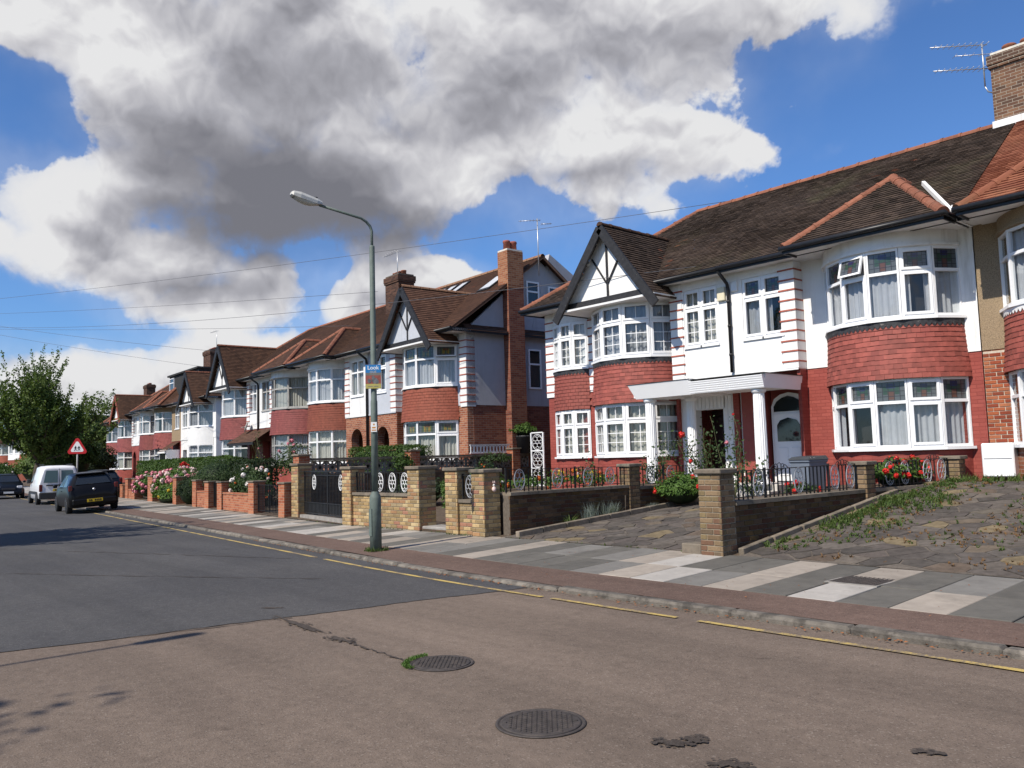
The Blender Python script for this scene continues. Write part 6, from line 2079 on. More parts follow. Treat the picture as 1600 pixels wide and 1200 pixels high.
# ------------------------------------------------------------------ street lamp, signs, wires
def street_lamp(label, x, y, arm=(0.0, -1.0), full=True):
    t_ = thing('street_lamp', label, 'street lamp', (x, y, pave_z(x, y) if full else 0.11), 0)
    t_.scale = (1.025, 1.025, 1.025)
    m_ = MB(); m_.lathe([(0.098, -0.1), (0.098, 0.86), (0.094, 0.9), (0.058, 0.98), (0.056, 1.0)], 18); b_ = m_.build('base_column', 'lamp_green', t_)
    m_ = MB(); m_.box(-0.04, 0.04, -0.104, -0.094, 0.25, 0.7); m_.build('access_door', 'lamp_green', b_)
    m_ = MB(); m_.lathe([(0.058, 0.98), (0.058, 2.5), (0.050, 2.53), (0.046, 5.18), (0.042, 5.2), (0.0001, 5.2)], 14); m_.build('pole', 'lamp_green', t_)
    ax, ay = arm
    pts = [(0, 0, 5.1), (0, 0, 5.46), (0.03 * ax, 0.03 * ay, 5.54), (0.10 * ax, 0.10 * ay, 5.61), (0.2 * ax, 0.2 * ay, 5.66), (0.95 * ax, 0.95 * ay, 5.77)]
    m_ = MB(); m_.tube(pts, 0.024, 8); m_.build('arm', 'lamp_green', t_)
    h = bpy.data.objects.new('lantern', None)
    # lantern: tapered box canopy with clear bowl below
    q = []
    secs = [(0.0, 0.06, 0.05, 0.0), (0.10, 0.085, 0.085, -0.02), (0.42, 0.10, 0.10, -0.03), (0.55, 0.085, 0.075, -0.03), (0.58, 0.05, 0.04, -0.02)]
    m_ = MB()
    v = []
    for (s, w, hh, zo) in secs:
        for (a_, b_) in ((-w, zo - hh * 0.35), (w, zo - hh * 0.35), (w * 0.95, zo + hh * 0.4), (w * 0.6, zo + hh), (-w * 0.6, zo + hh), (-w * 0.95, zo + hh * 0.4)):
            v.append((a_, -s, b_))
    f_ = []
    for i in range(len(secs) - 1):
        for j in range(6):
            f_.append((i * 6 + j, i * 6 + (j + 1) % 6, (i + 1) * 6 + (j + 1) % 6, (i + 1) * 6 + j))
    f_ += [tuple(range(6)), tuple(range((len(secs) - 1) * 6, len(secs) * 6))]
    m_.mesh(v, f_)
    hd = m_.build('lantern', 'lamp_head', t_, (0.92 * ax, 0.92 * ay, 5.79))
    m2 = MB()
    bowl = []
    for i in range(9):
        s = 0.12 + 0.40 * i / 8
        dpt = 0.075 * math.sin(math.pi * (i + 0.4) / 8.8) ** 0.6
        bowl.append([(0.085 * math.cos(math.pi * j / 8), -s, -0.055 - dpt * math.sin(math.pi * j / 8)) for j in range(9)])
    for i in range(8):
        for j in range(8):
            m2.face([bowl[i][j], bowl[i + 1][j], bowl[i + 1][j + 1], bowl[i][j + 1]], 0, None, True)
    m2.build('bowl', 'lamp_lens', hd)
    m2 = MB(); m2.lathe([(0.03, 0), (0.03, 0.03), (0.0001, 0.04)], 10, (0, -0.12, 0.07)); m2.build('photocell', 'plastic_dark', hd)
    ang = math.atan2(-ax, -ay)
    hd.rotation_euler = (R(-12), 0, -ang)
    hd.scale = (0.88, 0.92, 0.85)
    bpy.data.objects.remove(h)
    return t_
LX, LY = -12.42, 7.80
street_lamp('grey green street lamp post carrying a small poster beside the kerb', LX, LY, (-0.1, -0.995))
street_lamp('street lamp on the camera side of the street, only its shadow in view', -7.95, -4.05, (0.0, 1.0), False)

def post_sign(name, label, z0, z1, w, off_ang, build):
    """flat plate clamped to the lamp post, facing the road junction"""
    t_ = thing(name, label, 'sign', (LX, LY, 0), off_ang)
    build(t_, z0, z1, w)
    m_ = MB(); m_.lathe([(0.069, 0), (0.069, 0.03)], 14, (0, 0, (z0 + z1) / 2)); m_.build('clamp', 'alu', t_)
    return t_
def flat_text(txt, size, parent, loc, mat, ext=0.001):
    c_ = bpy.data.curves.new('lettering', 'FONT')
    c_.body = txt
    c_.size = size
    c_.extrude = ext
    c_.align_x = 'CENTER'
    c_.offset = size * 0.012
    c_.materials.append(MATS[mat])
    tmp = bpy.data.objects.new('lettering', c_)
    col.objects.link(tmp)
    me_ = bpy.data.meshes.new_from_object(tmp.evaluated_get(bpy.context.evaluated_depsgraph_get()))
    bpy.data.objects.remove(tmp)
    o_ = bpy.data.objects.new('lettering', me_)
    col.objects.link(o_)
    o_.parent = parent
    o_.location = loc
    o_.rotation_euler = (R(90), 0, 0)
    return o_
def poster(t_, z0, z1, w):
    y = -0.078
    m_ = MB(); m_.box(-w / 2, w / 2, y, y + 0.006, z0, z1); b_ = m_.build('board', 'weathered_red', t_)
    m_ = MB(); m_.box(-w / 2 + 0.001, w / 2 - 0.001, y - 0.002, y + 0.001, z0 + (z1 - z0) * 0.66, z1 - 0.002); m_.build('blue_band', 'sign_blue', b_)
    m_ = MB(); m_.box(-w / 2 + 0.001, w / 2 - 0.001, y - 0.002, y + 0.001, z0 + 0.002, z0 + (z1 - z0) * 0.20); m_.build('olive_band', 'sign_olive', b_)
    m_ = MB(); m_.box(-w / 2 + 0.001, w / 2 - 0.001, y - 0.0015, y + 0.001, z0 + (z1 - z0) * 0.55, z0 + (z1 - z0) * 0.66); m_.build('grey_band', 'slab_grey', b_)
    flat_text('Look', 0.095, b_, (0, y - 0.003, z1 - 0.085), 'sign_white')
    flat_text('out', 0.085, b_, (0, y - 0.003, z1 - 0.150), 'slab_white')
    m_ = MB()
    rr = random.Random(9)
    for k in range(9):
        cx, cz, r_ = rr.uniform(-0.085, 0.085), z0 + (z1 - z0) * rr.uniform(0.27, 0.46), rr.uniform(0.02, 0.035)
        m_.face([(cx + r_ * math.cos(q), y - 0.0025 - k * 0.0002, cz + r_ * 1.3 * math.sin(q)) for q in [2 * math.pi * i / 12 for i in range(12)]])
    m_.build('picture', 'figure_grey', b_, kind='stuff')
    for k in range(2):
        m_ = MB(); m_.box(-0.09 + 0.1 * k, -0.01 + 0.1 * k, y - 0.003, y, z0 + 0.035, z0 + 0.045); m_.build('print_line', 'figure_grey', b_)
def plaque(t_, z0, z1, w):
    y = -0.078
    m_ = MB(); m_.box(-w / 2, w / 2, y, y + 0.006, z0, z1); b_ = m_.build('board', 'sign_white', t_)
    for (f0, f1, ww) in ((0.68, 0.84, 0.28), (0.36, 0.52, 0.6), (0.12, 0.24, 0.75)):
        m_ = MB(); m_.box(-w * ww / 2, w * ww / 2, y - 0.002, y + 0.001, z0 + (z1 - z0) * f0, z0 + (z1 - z0) * f1); m_.build('print_line', 'sign_orange', b_)
SANG = R(52)
post_sign('poster_board', 'blue and red poster reading Look out strapped to the street lamp', 2.86, 3.28, 0.27, SANG, poster)
post_sign('notice_plate', 'small white notice plate low on the street lamp post', 2.11, 2.28, 0.10, SANG, plaque)

# children warning triangle by the parked cars
t = thing('warning_sign', 'red triangle children crossing sign on a grey post among the parked cars', 'road sign', (-44.0, 10.95, 0.1), R(62))
m = MB(); m.lathe([(0.038, 0), (0.038, 2.95), (0.0001, 2.96)], 10); m.build('post', 'grey_frame', t)
def tri(s, y0, y1, zc):
    pts = []
    for k in range(3):
        a0 = math.pi / 2 + k * 2 * math.pi / 3
        for dq in (-0.16, 0, 0.16):
            r_ = s * (1.0 if dq == 0 else 0.965)
            pts.append((r_ * math.cos(a0 + dq), zc + r_ * math.sin(a0 + dq)))
    return pts
ZC = 2.55
m = MB(); m.prism(tri(0.47, 0, 0, ZC), -0.055, -0.045, 'y'); pl_ = m.build('plate', 'sign_red', t)
m = MB(); m.prism(tri(0.31, 0, 0, ZC), -0.058, -0.054, 'y'); m.build('white_field', 'sign_white', pl_)
for (cx, s) in ((-0.075, 1.0), (0.075, 0.95)):
    m = MB()
    zb = ZC - 0.13
    m.lathe([(0.0001, -0.0), (0.025, 0.02), (0.0001, 0.05)], 8, (cx, -0.06, zb + 0.19 * s))
    m.face([(cx - 0.03, -0.0605, zb + 0.19 * s), (cx + 0.03, -0.0605, zb + 0.19 * s), (cx + 0.025, -0.0605, zb + 0.08 * s), (cx - 0.025, -0.0605, zb + 0.08 * s)])
    m.beam((cx - 0.01, -0.060, zb + 0.09), (cx - 0.06, -0.060, zb), 0.004, 0.028, (0, 1, 0)); m.beam((cx + 0.01, -0.0603, zb + 0.09), (cx + 0.05, -0.0603, zb), 0.028, 0.004, (0, 1, 0))
    m.beam((cx, -0.0606, zb + 0.17), (cx + 0.07, -0.0606, zb + 0.11), 0.022, 0.004, (0, 1, 0)); m.beam((cx, -0.0608, zb + 0.17), (cx - 0.07, -0.0608, zb + 0.12), 0.022, 0.004, (0, 1, 0))
    m.build('child_figure', 'iron', pl_)

# overhead telephone wires from a pole out of view on the left
def wire(label, a, b, sag, r=0.008):
    m_ = MB()
    a, b = Vector(a), Vector(b)
    pts = [a + (b - a) * (i / 24) - Vector((0, 0, sag * 4 * (i / 24) * (1 - i / 24))) for i in range(25)]
    m_.tube(pts, r, 5)
    tag(m_.build('telephone_wire', 'wire'), label, 'wire', 'overhead telephone wires')
wire('highest telephone wire sweeping across the sky behind the red pair roof', (-84.4, 8.9, 15.7), (-17.2, 26.3, 10.9), 0.35, 0.010)
wire('telephone wire ending at the chimney behind the lamp post', (-84.4, 9.0, 14.9), (-28.6, 18.2, 8.5), 0.2)
wire('telephone wire ending at the eaves of the red pair', (-84.5, 9.0, 14.3), (-12.0, 16.8, 6.15), 0.9)
wire('telephone wire sloping down to the white gabled house', (-84.4, 9.0, 15.05), (-50.6, 20.7, 8.7), 0.25, 0.010)
wire('lowest telephone wire sloping down to the far terrace', (-84.5, 9.0, 14.5), (-59.1, 23.2, 8.7), 0.2, 0.010)
wire('telephone wire ending beside the hipped bay roof', (-84.5, 9.0, 13.9), (-32.4, 19.2, 7.7), 0.2)

# wheeled bin
t = thing('wheelie_bin', 'blue grey wheelie bin with dark lid by the white arched door', 'bin', (-8.80, 15.85, 0.60), R(-12))
t.scale = (0.9, 0.9, 0.92)
m = MB()
sec = [(0.235, 0.235, 0.03), (0.275, 0.29, 0.86)]
v = []
for (w, d_, z) in sec:
    v += [(-w, -d_, z), (w, -d_, z), (w, d_, z), (-w, d_, z)]
m.mesh(v, [(0, 3, 2, 1), (4, 5, 6, 7), (0, 1, 5, 4), (1, 2, 6, 5), (2, 3, 7, 6), (3, 0, 4, 7)])
m.build('body', 'bin_grey', t)
m = MB(); m.bbox(-0.295, 0.295, -0.315, 0.315, 0.80, 0.86, 0.015); m.build('rim', 'bin_grey', t)
m = MB()
m.mesh([(-0.305, -0.33, 0.86), (0.305, -0.33, 0.86), (0.305, 0.33, 0.86), (-0.305, 0.33, 0.86), (-0.25, -0.24, 0.925), (0.25, -0.24, 0.925), (0.25, 0.30, 0.945), (-0.25, 0.30, 0.945)], [(0, 3, 2, 1), (4, 5, 6, 7), (0, 1, 5, 4), (1, 2, 6, 5), (2, 3, 7, 6), (3, 0, 4, 7)])
m.build('lid', 'bin_lid', t)
m = MB(); m.tube([(-0.24, 0.36, 0.86), (0.24, 0.36, 0.86)], 0.018, 8); m.build('handle', 'bin_lid', t)
for s_ in (-0.27, 0.27):
    m = MB(); m.tube([(s_ - 0.03, 0.24, 0.09), (s_ + 0.03, 0.24, 0.09)], 0.09, 12); m.build('wheel', 'rubber', t)
# little ornament on the pillar
t = thing('wall_ornament', 'small pale ceramic ornament fixed to the side of the yellow pillar', 'ornament', (-12.03, 10.14, 1.02))
m = MB()
m.lathe([(0.0001, -0.06), (0.035, -0.03), (0.045, 0.0), (0.03, 0.04), (0.0001, 0.06)], 10, (0.02, 0, 0)); m.build('body', 'petal_pale', t)
m = MB(); m.lathe([(0.0001, 0.0), (0.03, 0.025), (0.0001, 0.055)], 10, (0.02, 0.0, 0.05))
m.build('head', 'petal_white', t)
for s_ in (-0.018, 0.018):
    m = MB(); m.lathe([(0.0001, 0.0), (0.012, 0.03), (0.0001, 0.07)], 8, (0.02, s_, 0.095)); m.build('ear', 'petal_pale', t)
# white gatepost stub and black bin behind the yellow wall
t = thing('planter', 'dark round planter behind the railing of the yellow wall', 'planter', (-15.4, 12.3, 0.25))
m = MB(); m.lathe([(0.5, 0), (0.56, 0.95), (0.6, 0.97), (0.6, 1.06), (0.5, 1.06)], 20); m.build('pot', 'bin_lid', t)

# ------------------------------------------------------------------ vehicles
def loft(mb_, secs, mat=0, smooth=True):
    n = len(secs[0])
    base = len(mb_.v)
    for s in secs:
        mb_.v.extend([tuple(p) for p in s])
    for i in range(len(secs) - 1):
        for j in range(n):
            mb_.f.append((base + i * n + j, base + i * n + (j + 1) % n, base + (i + 1) * n + (j + 1) % n, base + (i + 1) * n + j))
            mb_.m.append(mat); mb_.uv.append(None); mb_.sm.append(smooth)
    for i in (0, len(secs) - 1):
        mb_.f.append(tuple(base + i * n + j for j in range(n)))
        mb_.m.append(mat); mb_.uv.append(None); mb_.sm.append(False)
def car_section(x, zb, zbelt, zt, ws, wb, wt):
    half = [(ws * 0.86, zb), (ws, zb + 0.07), (ws + 0.015, (zb + zbelt) / 2), (wb, zbelt), ((wb + wt) / 2 - 0.0, (zbelt + zt) / 2), (wt, zt - 0.05), (wt - 0.09, zt - 0.008), (wt * 0.45, zt + 0.012)]
    return [(x, y, z) for y, z in half] + [(x, -y, z) for y, z in reversed(half)]
def quad_out(mb_, pts, inset, off, ref):
    """inset copy of a quad pushed out along its normal away from ref"""
    pts = [Vector(p) for p in pts]
    c = sum(pts, Vector()) / len(pts)
    n = (pts[1] - pts[0]).cross(pts[2] - pts[0]).normalized()
    if n.dot(c - Vector(ref)) < 0:
        n = -n
    q = [c + (p - c) * inset + n * off for p in pts]
    mb_.face(q)
def wheel(parent, x, y, r, s, rimmat='rim'):
    m_ = MB()
    prof = [(r * 0.62, -0.09), (r * 0.96, -0.09), (r, -0.06), (r, 0.06), (r * 0.96, 0.09), (r * 0.62, 0.09)]
    m_.lathe(prof, 20)
    w_ = m_.build('wheel', 'rubber', parent, (x, y, r))
    w_.rotation_euler = (R(90), 0, 0)
    m_ = MB(); m_.lathe([(0.0001, -s * 0.085), (r * 0.2, -s * 0.088), (r * 0.55, -s * 0.075), (r * 0.63, -s * 0.092), (r * 0.63, s * 0.05)], 20); m_.build('rim', rimmat, w_)
    m_ = MB()
    for k in range(5):
        a_ = 2 * math.pi * k / 5
        c_, s2 = math.cos(a_), math.sin(a_)
        m_.lathe([(r * 0.10, -s * 0.0905), (r * 0.0001, -s * 0.0905)], 6, (r * 0.42 * c_, r * 0.42 * s2, 0))
    m_.build('rim_openings', 'plastic_dark', w_, kind='stuff')
def hatchback(label, loc, rz, paint, front_lights=True, plate_rear='yellow_plain', group='parked cars', roll=0.0):
    t_ = thing('parked_car', label, 'car', loc, rz, group)
    t_.rotation_euler = (roll, 0, rz)
    st = [(-1.93, 0.36, 0.60, 0.63, 0.64, 0.66, 0.60), (-1.90, 0.26, 0.72, 0.76, 0.74, 0.76, 0.68), (-1.83, 0.22, 0.90, 0.94, 0.80, 0.80, 0.70), (-1.76, 0.20, 0.94, 1.00, 0.82, 0.815, 0.69),
          (-1.48, 0.19, 0.95, 1.36, 0.825, 0.82, 0.58), (-1.30, 0.19, 0.95, 1.425, 0.825, 0.82, 0.575), (-0.5, 0.19, 0.93, 1.46, 0.825, 0.82, 0.585), (0.15, 0.19, 0.92, 1.44, 0.825, 0.82, 0.58),
          (0.45, 0.19, 0.91, 1.36, 0.825, 0.815, 0.565), (1.02, 0.19, 0.90, 0.97, 0.82, 0.80, 0.68), (1.45, 0.20, 0.82, 0.87, 0.79, 0.77, 0.62), (1.75, 0.24, 0.66, 0.72, 0.73, 0.71, 0.58), (1.88, 0.32, 0.52, 0.56, 0.62, 0.60, 0.50)]
    m_ = MB(); loft(m_, [car_section(*s) for s in st]); m_.build('body', paint, t_)
    C0 = (-0.4, 0, 0.9)
    P = lambda i, y, top: (st[i][0], y * (st[i][6] if top else st[i][5]), st[i][3] - 0.03 if top else st[i][2])
    m_ = MB()
    a, b = st[3], st[4]
    quad_out(m_, [(a[0], -a[6], a[3]), (a[0], a[6], a[3]), (b[0], b[6] - 0.05, b[3]), (b[0], -b[6] + 0.05, b[3])], 0.86, 0.022, C0); m_.build('rear_window', 'car_glass', t_)
    m_ = MB()
    a, b = st[9], st[8]
    quad_out(m_, [(a[0], -a[6], a[3]), (a[0], a[6], a[3]), (b[0], b[6] - 0.02, b[3]), (b[0], -b[6] + 0.02, b[3])], 0.92, 0.022, C0); m_.build('windscreen', 'car_glass', t_)
    for s_ in (-1, 1):
        for (i, j) in ((4, 6), (6, 8)):
            m_ = MB(); quad_out(m_, [P(i, s_, 0), P(j, s_, 0), P(j, s_, 1), P(i, s_, 1)], 0.86, 0.012, (P(i, 0, 0)[0], 0, 1.0)); m_.build('side_window', 'car_glass', t_)
        m_ = MB(); m_.bbox(-1.86, -1.74, s_ * 0.70 if s_ > 0 else -0.825, 0.825 if s_ > 0 else -0.70, 0.82, 1.02, 0.02); m_.build('tail_lamp', 'lamp_red', t_)
        m_ = MB(); m_.bbox(1.52, 1.80, s_ * 0.42 if s_ > 0 else -0.72, 0.72 if s_ > 0 else -0.42, 0.60, 0.76, 0.03); m_.build('headlight', 'lamp_clear', t_)
        m_ = MB(); m_.bbox(0.62, 0.80, s_ * 0.84 if s_ > 0 else -0.98, 0.98 if s_ > 0 else -0.84, 0.93, 1.06, 0.03); m_.build('mirror', paint, t_)
        m_ = MB(); m_.bbox(-0.25, -0.08, 0.826 if s_ > 0 else -0.846, 0.846 if s_ > 0 else -0.826, 0.80, 0.83, 0.006); m_.build('door_handle', paint, t_)
        for x_ in (-1.22, 1.22):
            wheel(t_, x_, s_ * 0.76, 0.30, s_)
    m_ = MB(); m_.bbox(-1.97, -1.80, -0.74, 0.74, 0.30, 0.52, 0.04); m_.build('rear_bumper', paint, t_)
    m_ = MB(); m_.bbox(1.74, 1.93, -0.70, 0.70, 0.26, 0.48, 0.04); m_.build('front_bumper', paint, t_)
    m_ = MB(); m_.bbox(1.80, 1.90, -0.34, 0.34, 0.53, 0.64, 0.01); m_.build('grille', 'plastic_dark', t_)
    m_ = MB(); m_.box(-1.985, -1.968, -0.26, 0.26, 0.53 - 0.14, 0.53 - 0.03); p_ = m_.build('number_plate', plate_rear, t_)
    m_ = MB()
    for k in range(7):
        if k != 4:
            m_.box(-1.988, -1.984, -0.205 + k * 0.06, -0.168 + k * 0.06, 0.41, 0.48)
    m_.build('plate_characters', 'iron', p_, kind='stuff')
    m_ = MB(); m_.box(1.928, 1.942, -0.26, 0.26, 0.33, 0.44); m_.build('number_plate', 'plate_white', t_)
    m_ = MB(); m_.lathe([(0.05, 0), (0.05, 0.012), (0.0001, 0.014)], 12); bd = m_.build('badge', 'rim', t_, (-1.885, 0, 0.84)); bd.rotation_euler = (0, R(-80), 0)
    m_ = MB(); m_.bbox(-1.60, -1.36, -0.53, 0.53, 1.395, 1.435, 0.015); m_.build('roof_spoiler', paint, t_)
    m_ = MB(); m_.beam((-1.79, 0.0, 1.02), (-1.69, 0.34, 1.09), 0.012, 0.015); m_.build('wiper', 'plastic_dark', t_)
    return t_
hz = lambda x: math.pi - math.atan(0.093)
hatchback('black hatchback parked half on the pavement, seen from behind', (-35.0, 9.05, 0.05), hz(0), 'car_black', roll=-0.065)
hatchback('dark blue car parked facing the camera at the left edge', (-58.2, 10.55, 0.0), hz(0) + math.pi, 'car_navy')
hatchback('dark car mostly hidden behind the black hatchback and white van', (-47.2, 12.75, 0.1), hz(0), 'car_navy')

t = thing('parked_van', 'small white van with twin rear windows parked ahead of the black hatchback', 'van', (-45.9, 10.35, 0.0), hz(0), 'parked cars')
st = [(-2.06, 0.36, 0.95, 1.66, 0.76, 0.80, 0.62), (-2.02, 0.28, 0.98, 1.76, 0.80, 0.84, 0.66), (-1.85, 0.24, 1.0, 1.81, 0.83, 0.86, 0.68), (-0.6, 0.22, 1.0, 1.83, 0.84, 0.86, 0.68), (0.25, 0.22, 0.98, 1.80, 0.84, 0.86, 0.67),
      (0.55, 0.22, 0.97, 1.70, 0.84, 0.85, 0.65), (1.15, 0.22, 0.95, 1.08, 0.83, 0.83, 0.70), (1.6, 0.24, 0.86, 0.93, 0.80, 0.80, 0.66), (1.92, 0.28, 0.62, 0.68, 0.74, 0.74, 0.60), (2.0, 0.34, 0.54, 0.58, 0.64, 0.64, 0.52)]
m = MB(); loft(m, [car_section(*s) for s in st]); m.build('body', 'car_white', t)
for s_ in (-1, 1):
    m = MB(); m.face([(-2.085, s_ * 0.07, 1.03), (-2.085, s_ * 0.66, 1.03), (-2.06, s_ * 0.56, 1.60), (-2.06, s_ * 0.07, 1.60)]); m.build('rear_window', 'car_glass_light', t)
    m = MB(); m.bbox(-2.08, -1.98, 0.70 if s_ > 0 else -0.84, 0.84 if s_ > 0 else -0.70, 0.62, 0.95, 0.02); m.build('tail_lamp', 'lamp_red', t)
    m = MB(); quad_out(m, [(0.30, s_ * 0.86, 0.99), (1.05, s_ * 0.84, 0.97), (0.58, s_ * 0.66, 1.66), (0.30, s_ * 0.68, 1.74)], 0.86, 0.015, (0.5, 0, 1.2)); m.build('side_window', 'car_glass', t)
    m = MB(); m.beam((-1.7, s_ * 0.60, 1.88), (0.1, s_ * 0.60, 1.88), 0.04, 0.03); m.build('roof_bar', 'plastic_dark', t)
    m = MB(); m.box(-1.2, 1.3, s_ * 0.853 if s_ > 0 else -0.875, 0.875 if s_ > 0 else -0.853, 0.50, 0.62); m.build('rubbing_strip', 'plastic_dark', t)
    m = MB(); m.bbox(0.70, 0.88, 0.88 if s_ > 0 else -1.04, 1.04 if s_ > 0 else -0.88, 1.0, 1.2, 0.03); m.build('mirror', 'plastic_dark', t)
    for x_ in (-1.35, 1.30):
        wheel(t, x_, s_ * 0.79, 0.31, s_)
m = MB(); a, b = st[6], st[5]; quad_out(m, [(a[0], -a[6], a[3]), (a[0], a[6], a[3]), (b[0], b[6], b[3]), (b[0], -b[6], b[3])], 0.92, 0.02, (0, 0, 1)); m.build('windscreen', 'car_glass', t)
m = MB(); m.bbox(-2.13, -1.9, -0.83, 0.83, 0.28, 0.58, 0.03); m.build('rear_bumper', 'plastic_dark', t)
m = MB(); m.bbox(1.85, 2.06, -0.78, 0.78, 0.26, 0.52, 0.03); m.build('front_bumper', 'plastic_dark', t)
m = MB(); m.box(-2.10, -2.07, -0.006, 0.006, 0.6, 1.7); m.build('door_gap', 'plastic_dark', t)
m = MB(); m.box(-2.095, -2.07, -0.5, 0.55, 0.88, 0.94); m.build('handle_strip', 'plastic_dark', t)
m = MB(); m.box(-2.10, -2.075, -0.26, 0.26, 0.63, 0.74); p_ = m.build('number_plate', 'yellow_plain', t)
m = MB()
for k in range(7):
    if k != 4:
        m.box(-2.104, -2.098, -0.205 + k * 0.06, -0.168 + k * 0.06, 0.65, 0.72)
m.build('plate_characters', 'iron', p_, kind='stuff')

# ------------------------------------------------------------------ plants
def leaf(mb_, p, s, r, n=None, mat=0, asp=0.55):
    if n is None:
        n = Vector((r.uniform(-1, 1), r.uniform(-1, 1), r.uniform(-0.3, 1.2)))
    n = n.normalized() if n.length > 1e-4 else Vector((0, 0, 1))
    a = Vector((r.uniform(-1, 1), r.uniform(-1, 1), r.uniform(-1, 1)))
    a = (a - n * a.dot(n))
    a = a.normalized() if a.length > 1e-4 else n.orthogonal().normalized()
    b = n.cross(a)
    k = n * (s * 0.12)
    i = len(mb_.v)
    mb_.v += [tuple(p - a * (s * 0.5)), tuple(p + b * (s * asp * 0.5) + k), tuple(p + a * (s * 0.5)), tuple(p - b * (s * asp * 0.5) + k)]
    mb_.f.append((i, i + 1, i + 2, i + 3)); mb_.m.append(mat); mb_.uv.append(None); mb_.sm.append(False)
def lump(p, s, seed):
    return noise.noise(Vector(p) * s + Vector((seed, seed * 1.7, 0)))
def hedge(label, x0, x1, y0, y1, z0, z1, n, mat='leaf_hedge', s=0.07, seed=1, rz=0.0, loc=None, name='hedge', group=None, wob=0.10):
    r = random.Random(seed)
    lc = loc or ((x0 + x1) / 2, (y0 + y1) / 2, z0)
    hx, hy, hz_ = (x1 - x0) / 2, (y1 - y0) / 2, z1 - z0
    t_ = thing(name, label, 'hedge', lc, rz, group)
    m_ = MB()
    areas = [('f', 4 * hx * hz_ * 0.5), ('b', 4 * hx * hz_ * 0.25), ('l', 2 * hy * hz_), ('r', 2 * hy * hz_), ('t', 4 * hx * hy)]
    tot = sum(a for _, a in areas)
    for side_, a in areas:
        for _ in range(int(n * a / tot)):
            u, v = r.uniform(-1, 1), r.random()
            if side_ in 'fb':
                sg = -1 if side_ == 'f' else 1
                p, nr = Vector((u * hx, sg * hy, v * hz_)), Vector((0, sg, 0.35))
            elif side_ in 'lr':
                sg = -1 if side_ == 'l' else 1
                p, nr = Vector((sg * hx, u * hy, v * hz_)), Vector((sg, 0, 0.35))
            else:
                p, nr = Vector((u * hx, r.uniform(-1, 1) * hy, hz_)), Vector((0, 0, 1))
            w = wob * lump(p, 1.6, seed) + wob * 0.6 * lump(p, 5.0, seed + 3) + r.uniform(-0.07, 0.02)
            edge = max(0.0, p.z / hz_ - 0.86) * 0.9
            p = p + nr.normalized() * w
            if side_ in 'fb':
                p.y -= sg * edge * 0.5
            leaf(m_, p, s * r.uniform(0.7, 1.3), r, nr + Vector((r.uniform(-1, 1), r.uniform(-1, 1), r.uniform(-0.5, 1))) * 0.9)
    m_.build('foliage', mat, t_, kind='stuff', fix=False)
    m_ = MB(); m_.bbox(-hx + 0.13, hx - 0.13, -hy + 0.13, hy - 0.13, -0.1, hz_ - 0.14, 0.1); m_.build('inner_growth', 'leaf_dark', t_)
    return t_
def bush(label, loc, rx, ry, rz_, n, mat='leaf_hedge', s=0.08, seed=1, cat='bush', name='bush', low=0.0, wob=0.22, core=True, flowers=None, inner='leaf_dark', group=None):
    """leafy mound; flowers = (material, count, size, upper share)"""
    r = random.Random(seed)
    t_ = thing(name, label, cat, loc, 0, group)
    m_ = MB()
    for _ in range(n):
        d = Vector((r.gauss(0, 1), r.gauss(0, 1), r.gauss(0, 1))).normalized()
        if d.z < low - 0.2:
            d.z = -d.z * 0.5
        k = 1 + wob * lump(d, 2.2, seed) + wob * 0.6 * lump(d, 5.5, seed + 5) - r.random() ** 2 * 0.25
        p = Vector((d.x * rx * k, d.y * ry * k, rz_ + d.z * rz_ * k))
        leaf(m_, p, s * r.uniform(0.6, 1.3), r, d + Vector((r.uniform(-1, 1), r.uniform(-1, 1), r.uniform(-0.4, 1.2))) * 0.9)
    m_.build('foliage', mat, t_, kind='stuff', fix=False)
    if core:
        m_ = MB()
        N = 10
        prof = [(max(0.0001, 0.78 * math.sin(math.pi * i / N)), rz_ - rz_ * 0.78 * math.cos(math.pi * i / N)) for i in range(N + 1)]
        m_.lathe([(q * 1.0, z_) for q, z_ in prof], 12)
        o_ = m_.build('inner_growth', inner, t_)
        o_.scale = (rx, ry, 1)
    if flowers:
        add_flowers(t_, flowers, r, lambda: bush_pt(r, rx, ry, rz_, wob, seed))
    return t_
def bush_pt(r, rx, ry, rz_, wob, seed):
    while True:
        d = Vector((r.gauss(0, 1), r.gauss(0, 1), r.gauss(0, 1))).normalized()
        if d.z > -0.35:
            break
    k = 1.02 + wob * lump(d, 2.2, seed)
    return Vector((d.x * rx * k, d.y * ry * k, rz_ + d.z * rz_ * k)), d
BLOOM = {}
def bloom_me(mat, s, petals=16):
    key = (mat, s)
    if key not in BLOOM:
        r = random.Random(5)
        m_ = MB()
        for _ in range(petals):
            d = Vector((r.gauss(0, 1), r.gauss(0, 1), r.gauss(0, 1))).normalized()
            leaf(m_, d * s * 0.42, s * 0.55, r, d, asp=0.9)
        m_.lathe([(0.0001, -s * 0.36), (s * 0.3, -s * 0.2), (s * 0.36, 0), (s * 0.3, s * 0.2), (0.0001, s * 0.36)], 7)
        BLOOM[key] = m_.data('flower', mat, fix=False)
    return BLOOM[key]
def add_flowers(t_, spec, r, sampler):
    for (mat, cnt, s) in spec:
        me = bloom_me(mat, s)
        for _ in range(cnt):
            p, d = sampler()
            link('flower', me, t_, p, (r.uniform(0, 6), r.uniform(0, 6), r.uniform(0, 6)), [r.uniform(0.75, 1.2)] * 3)

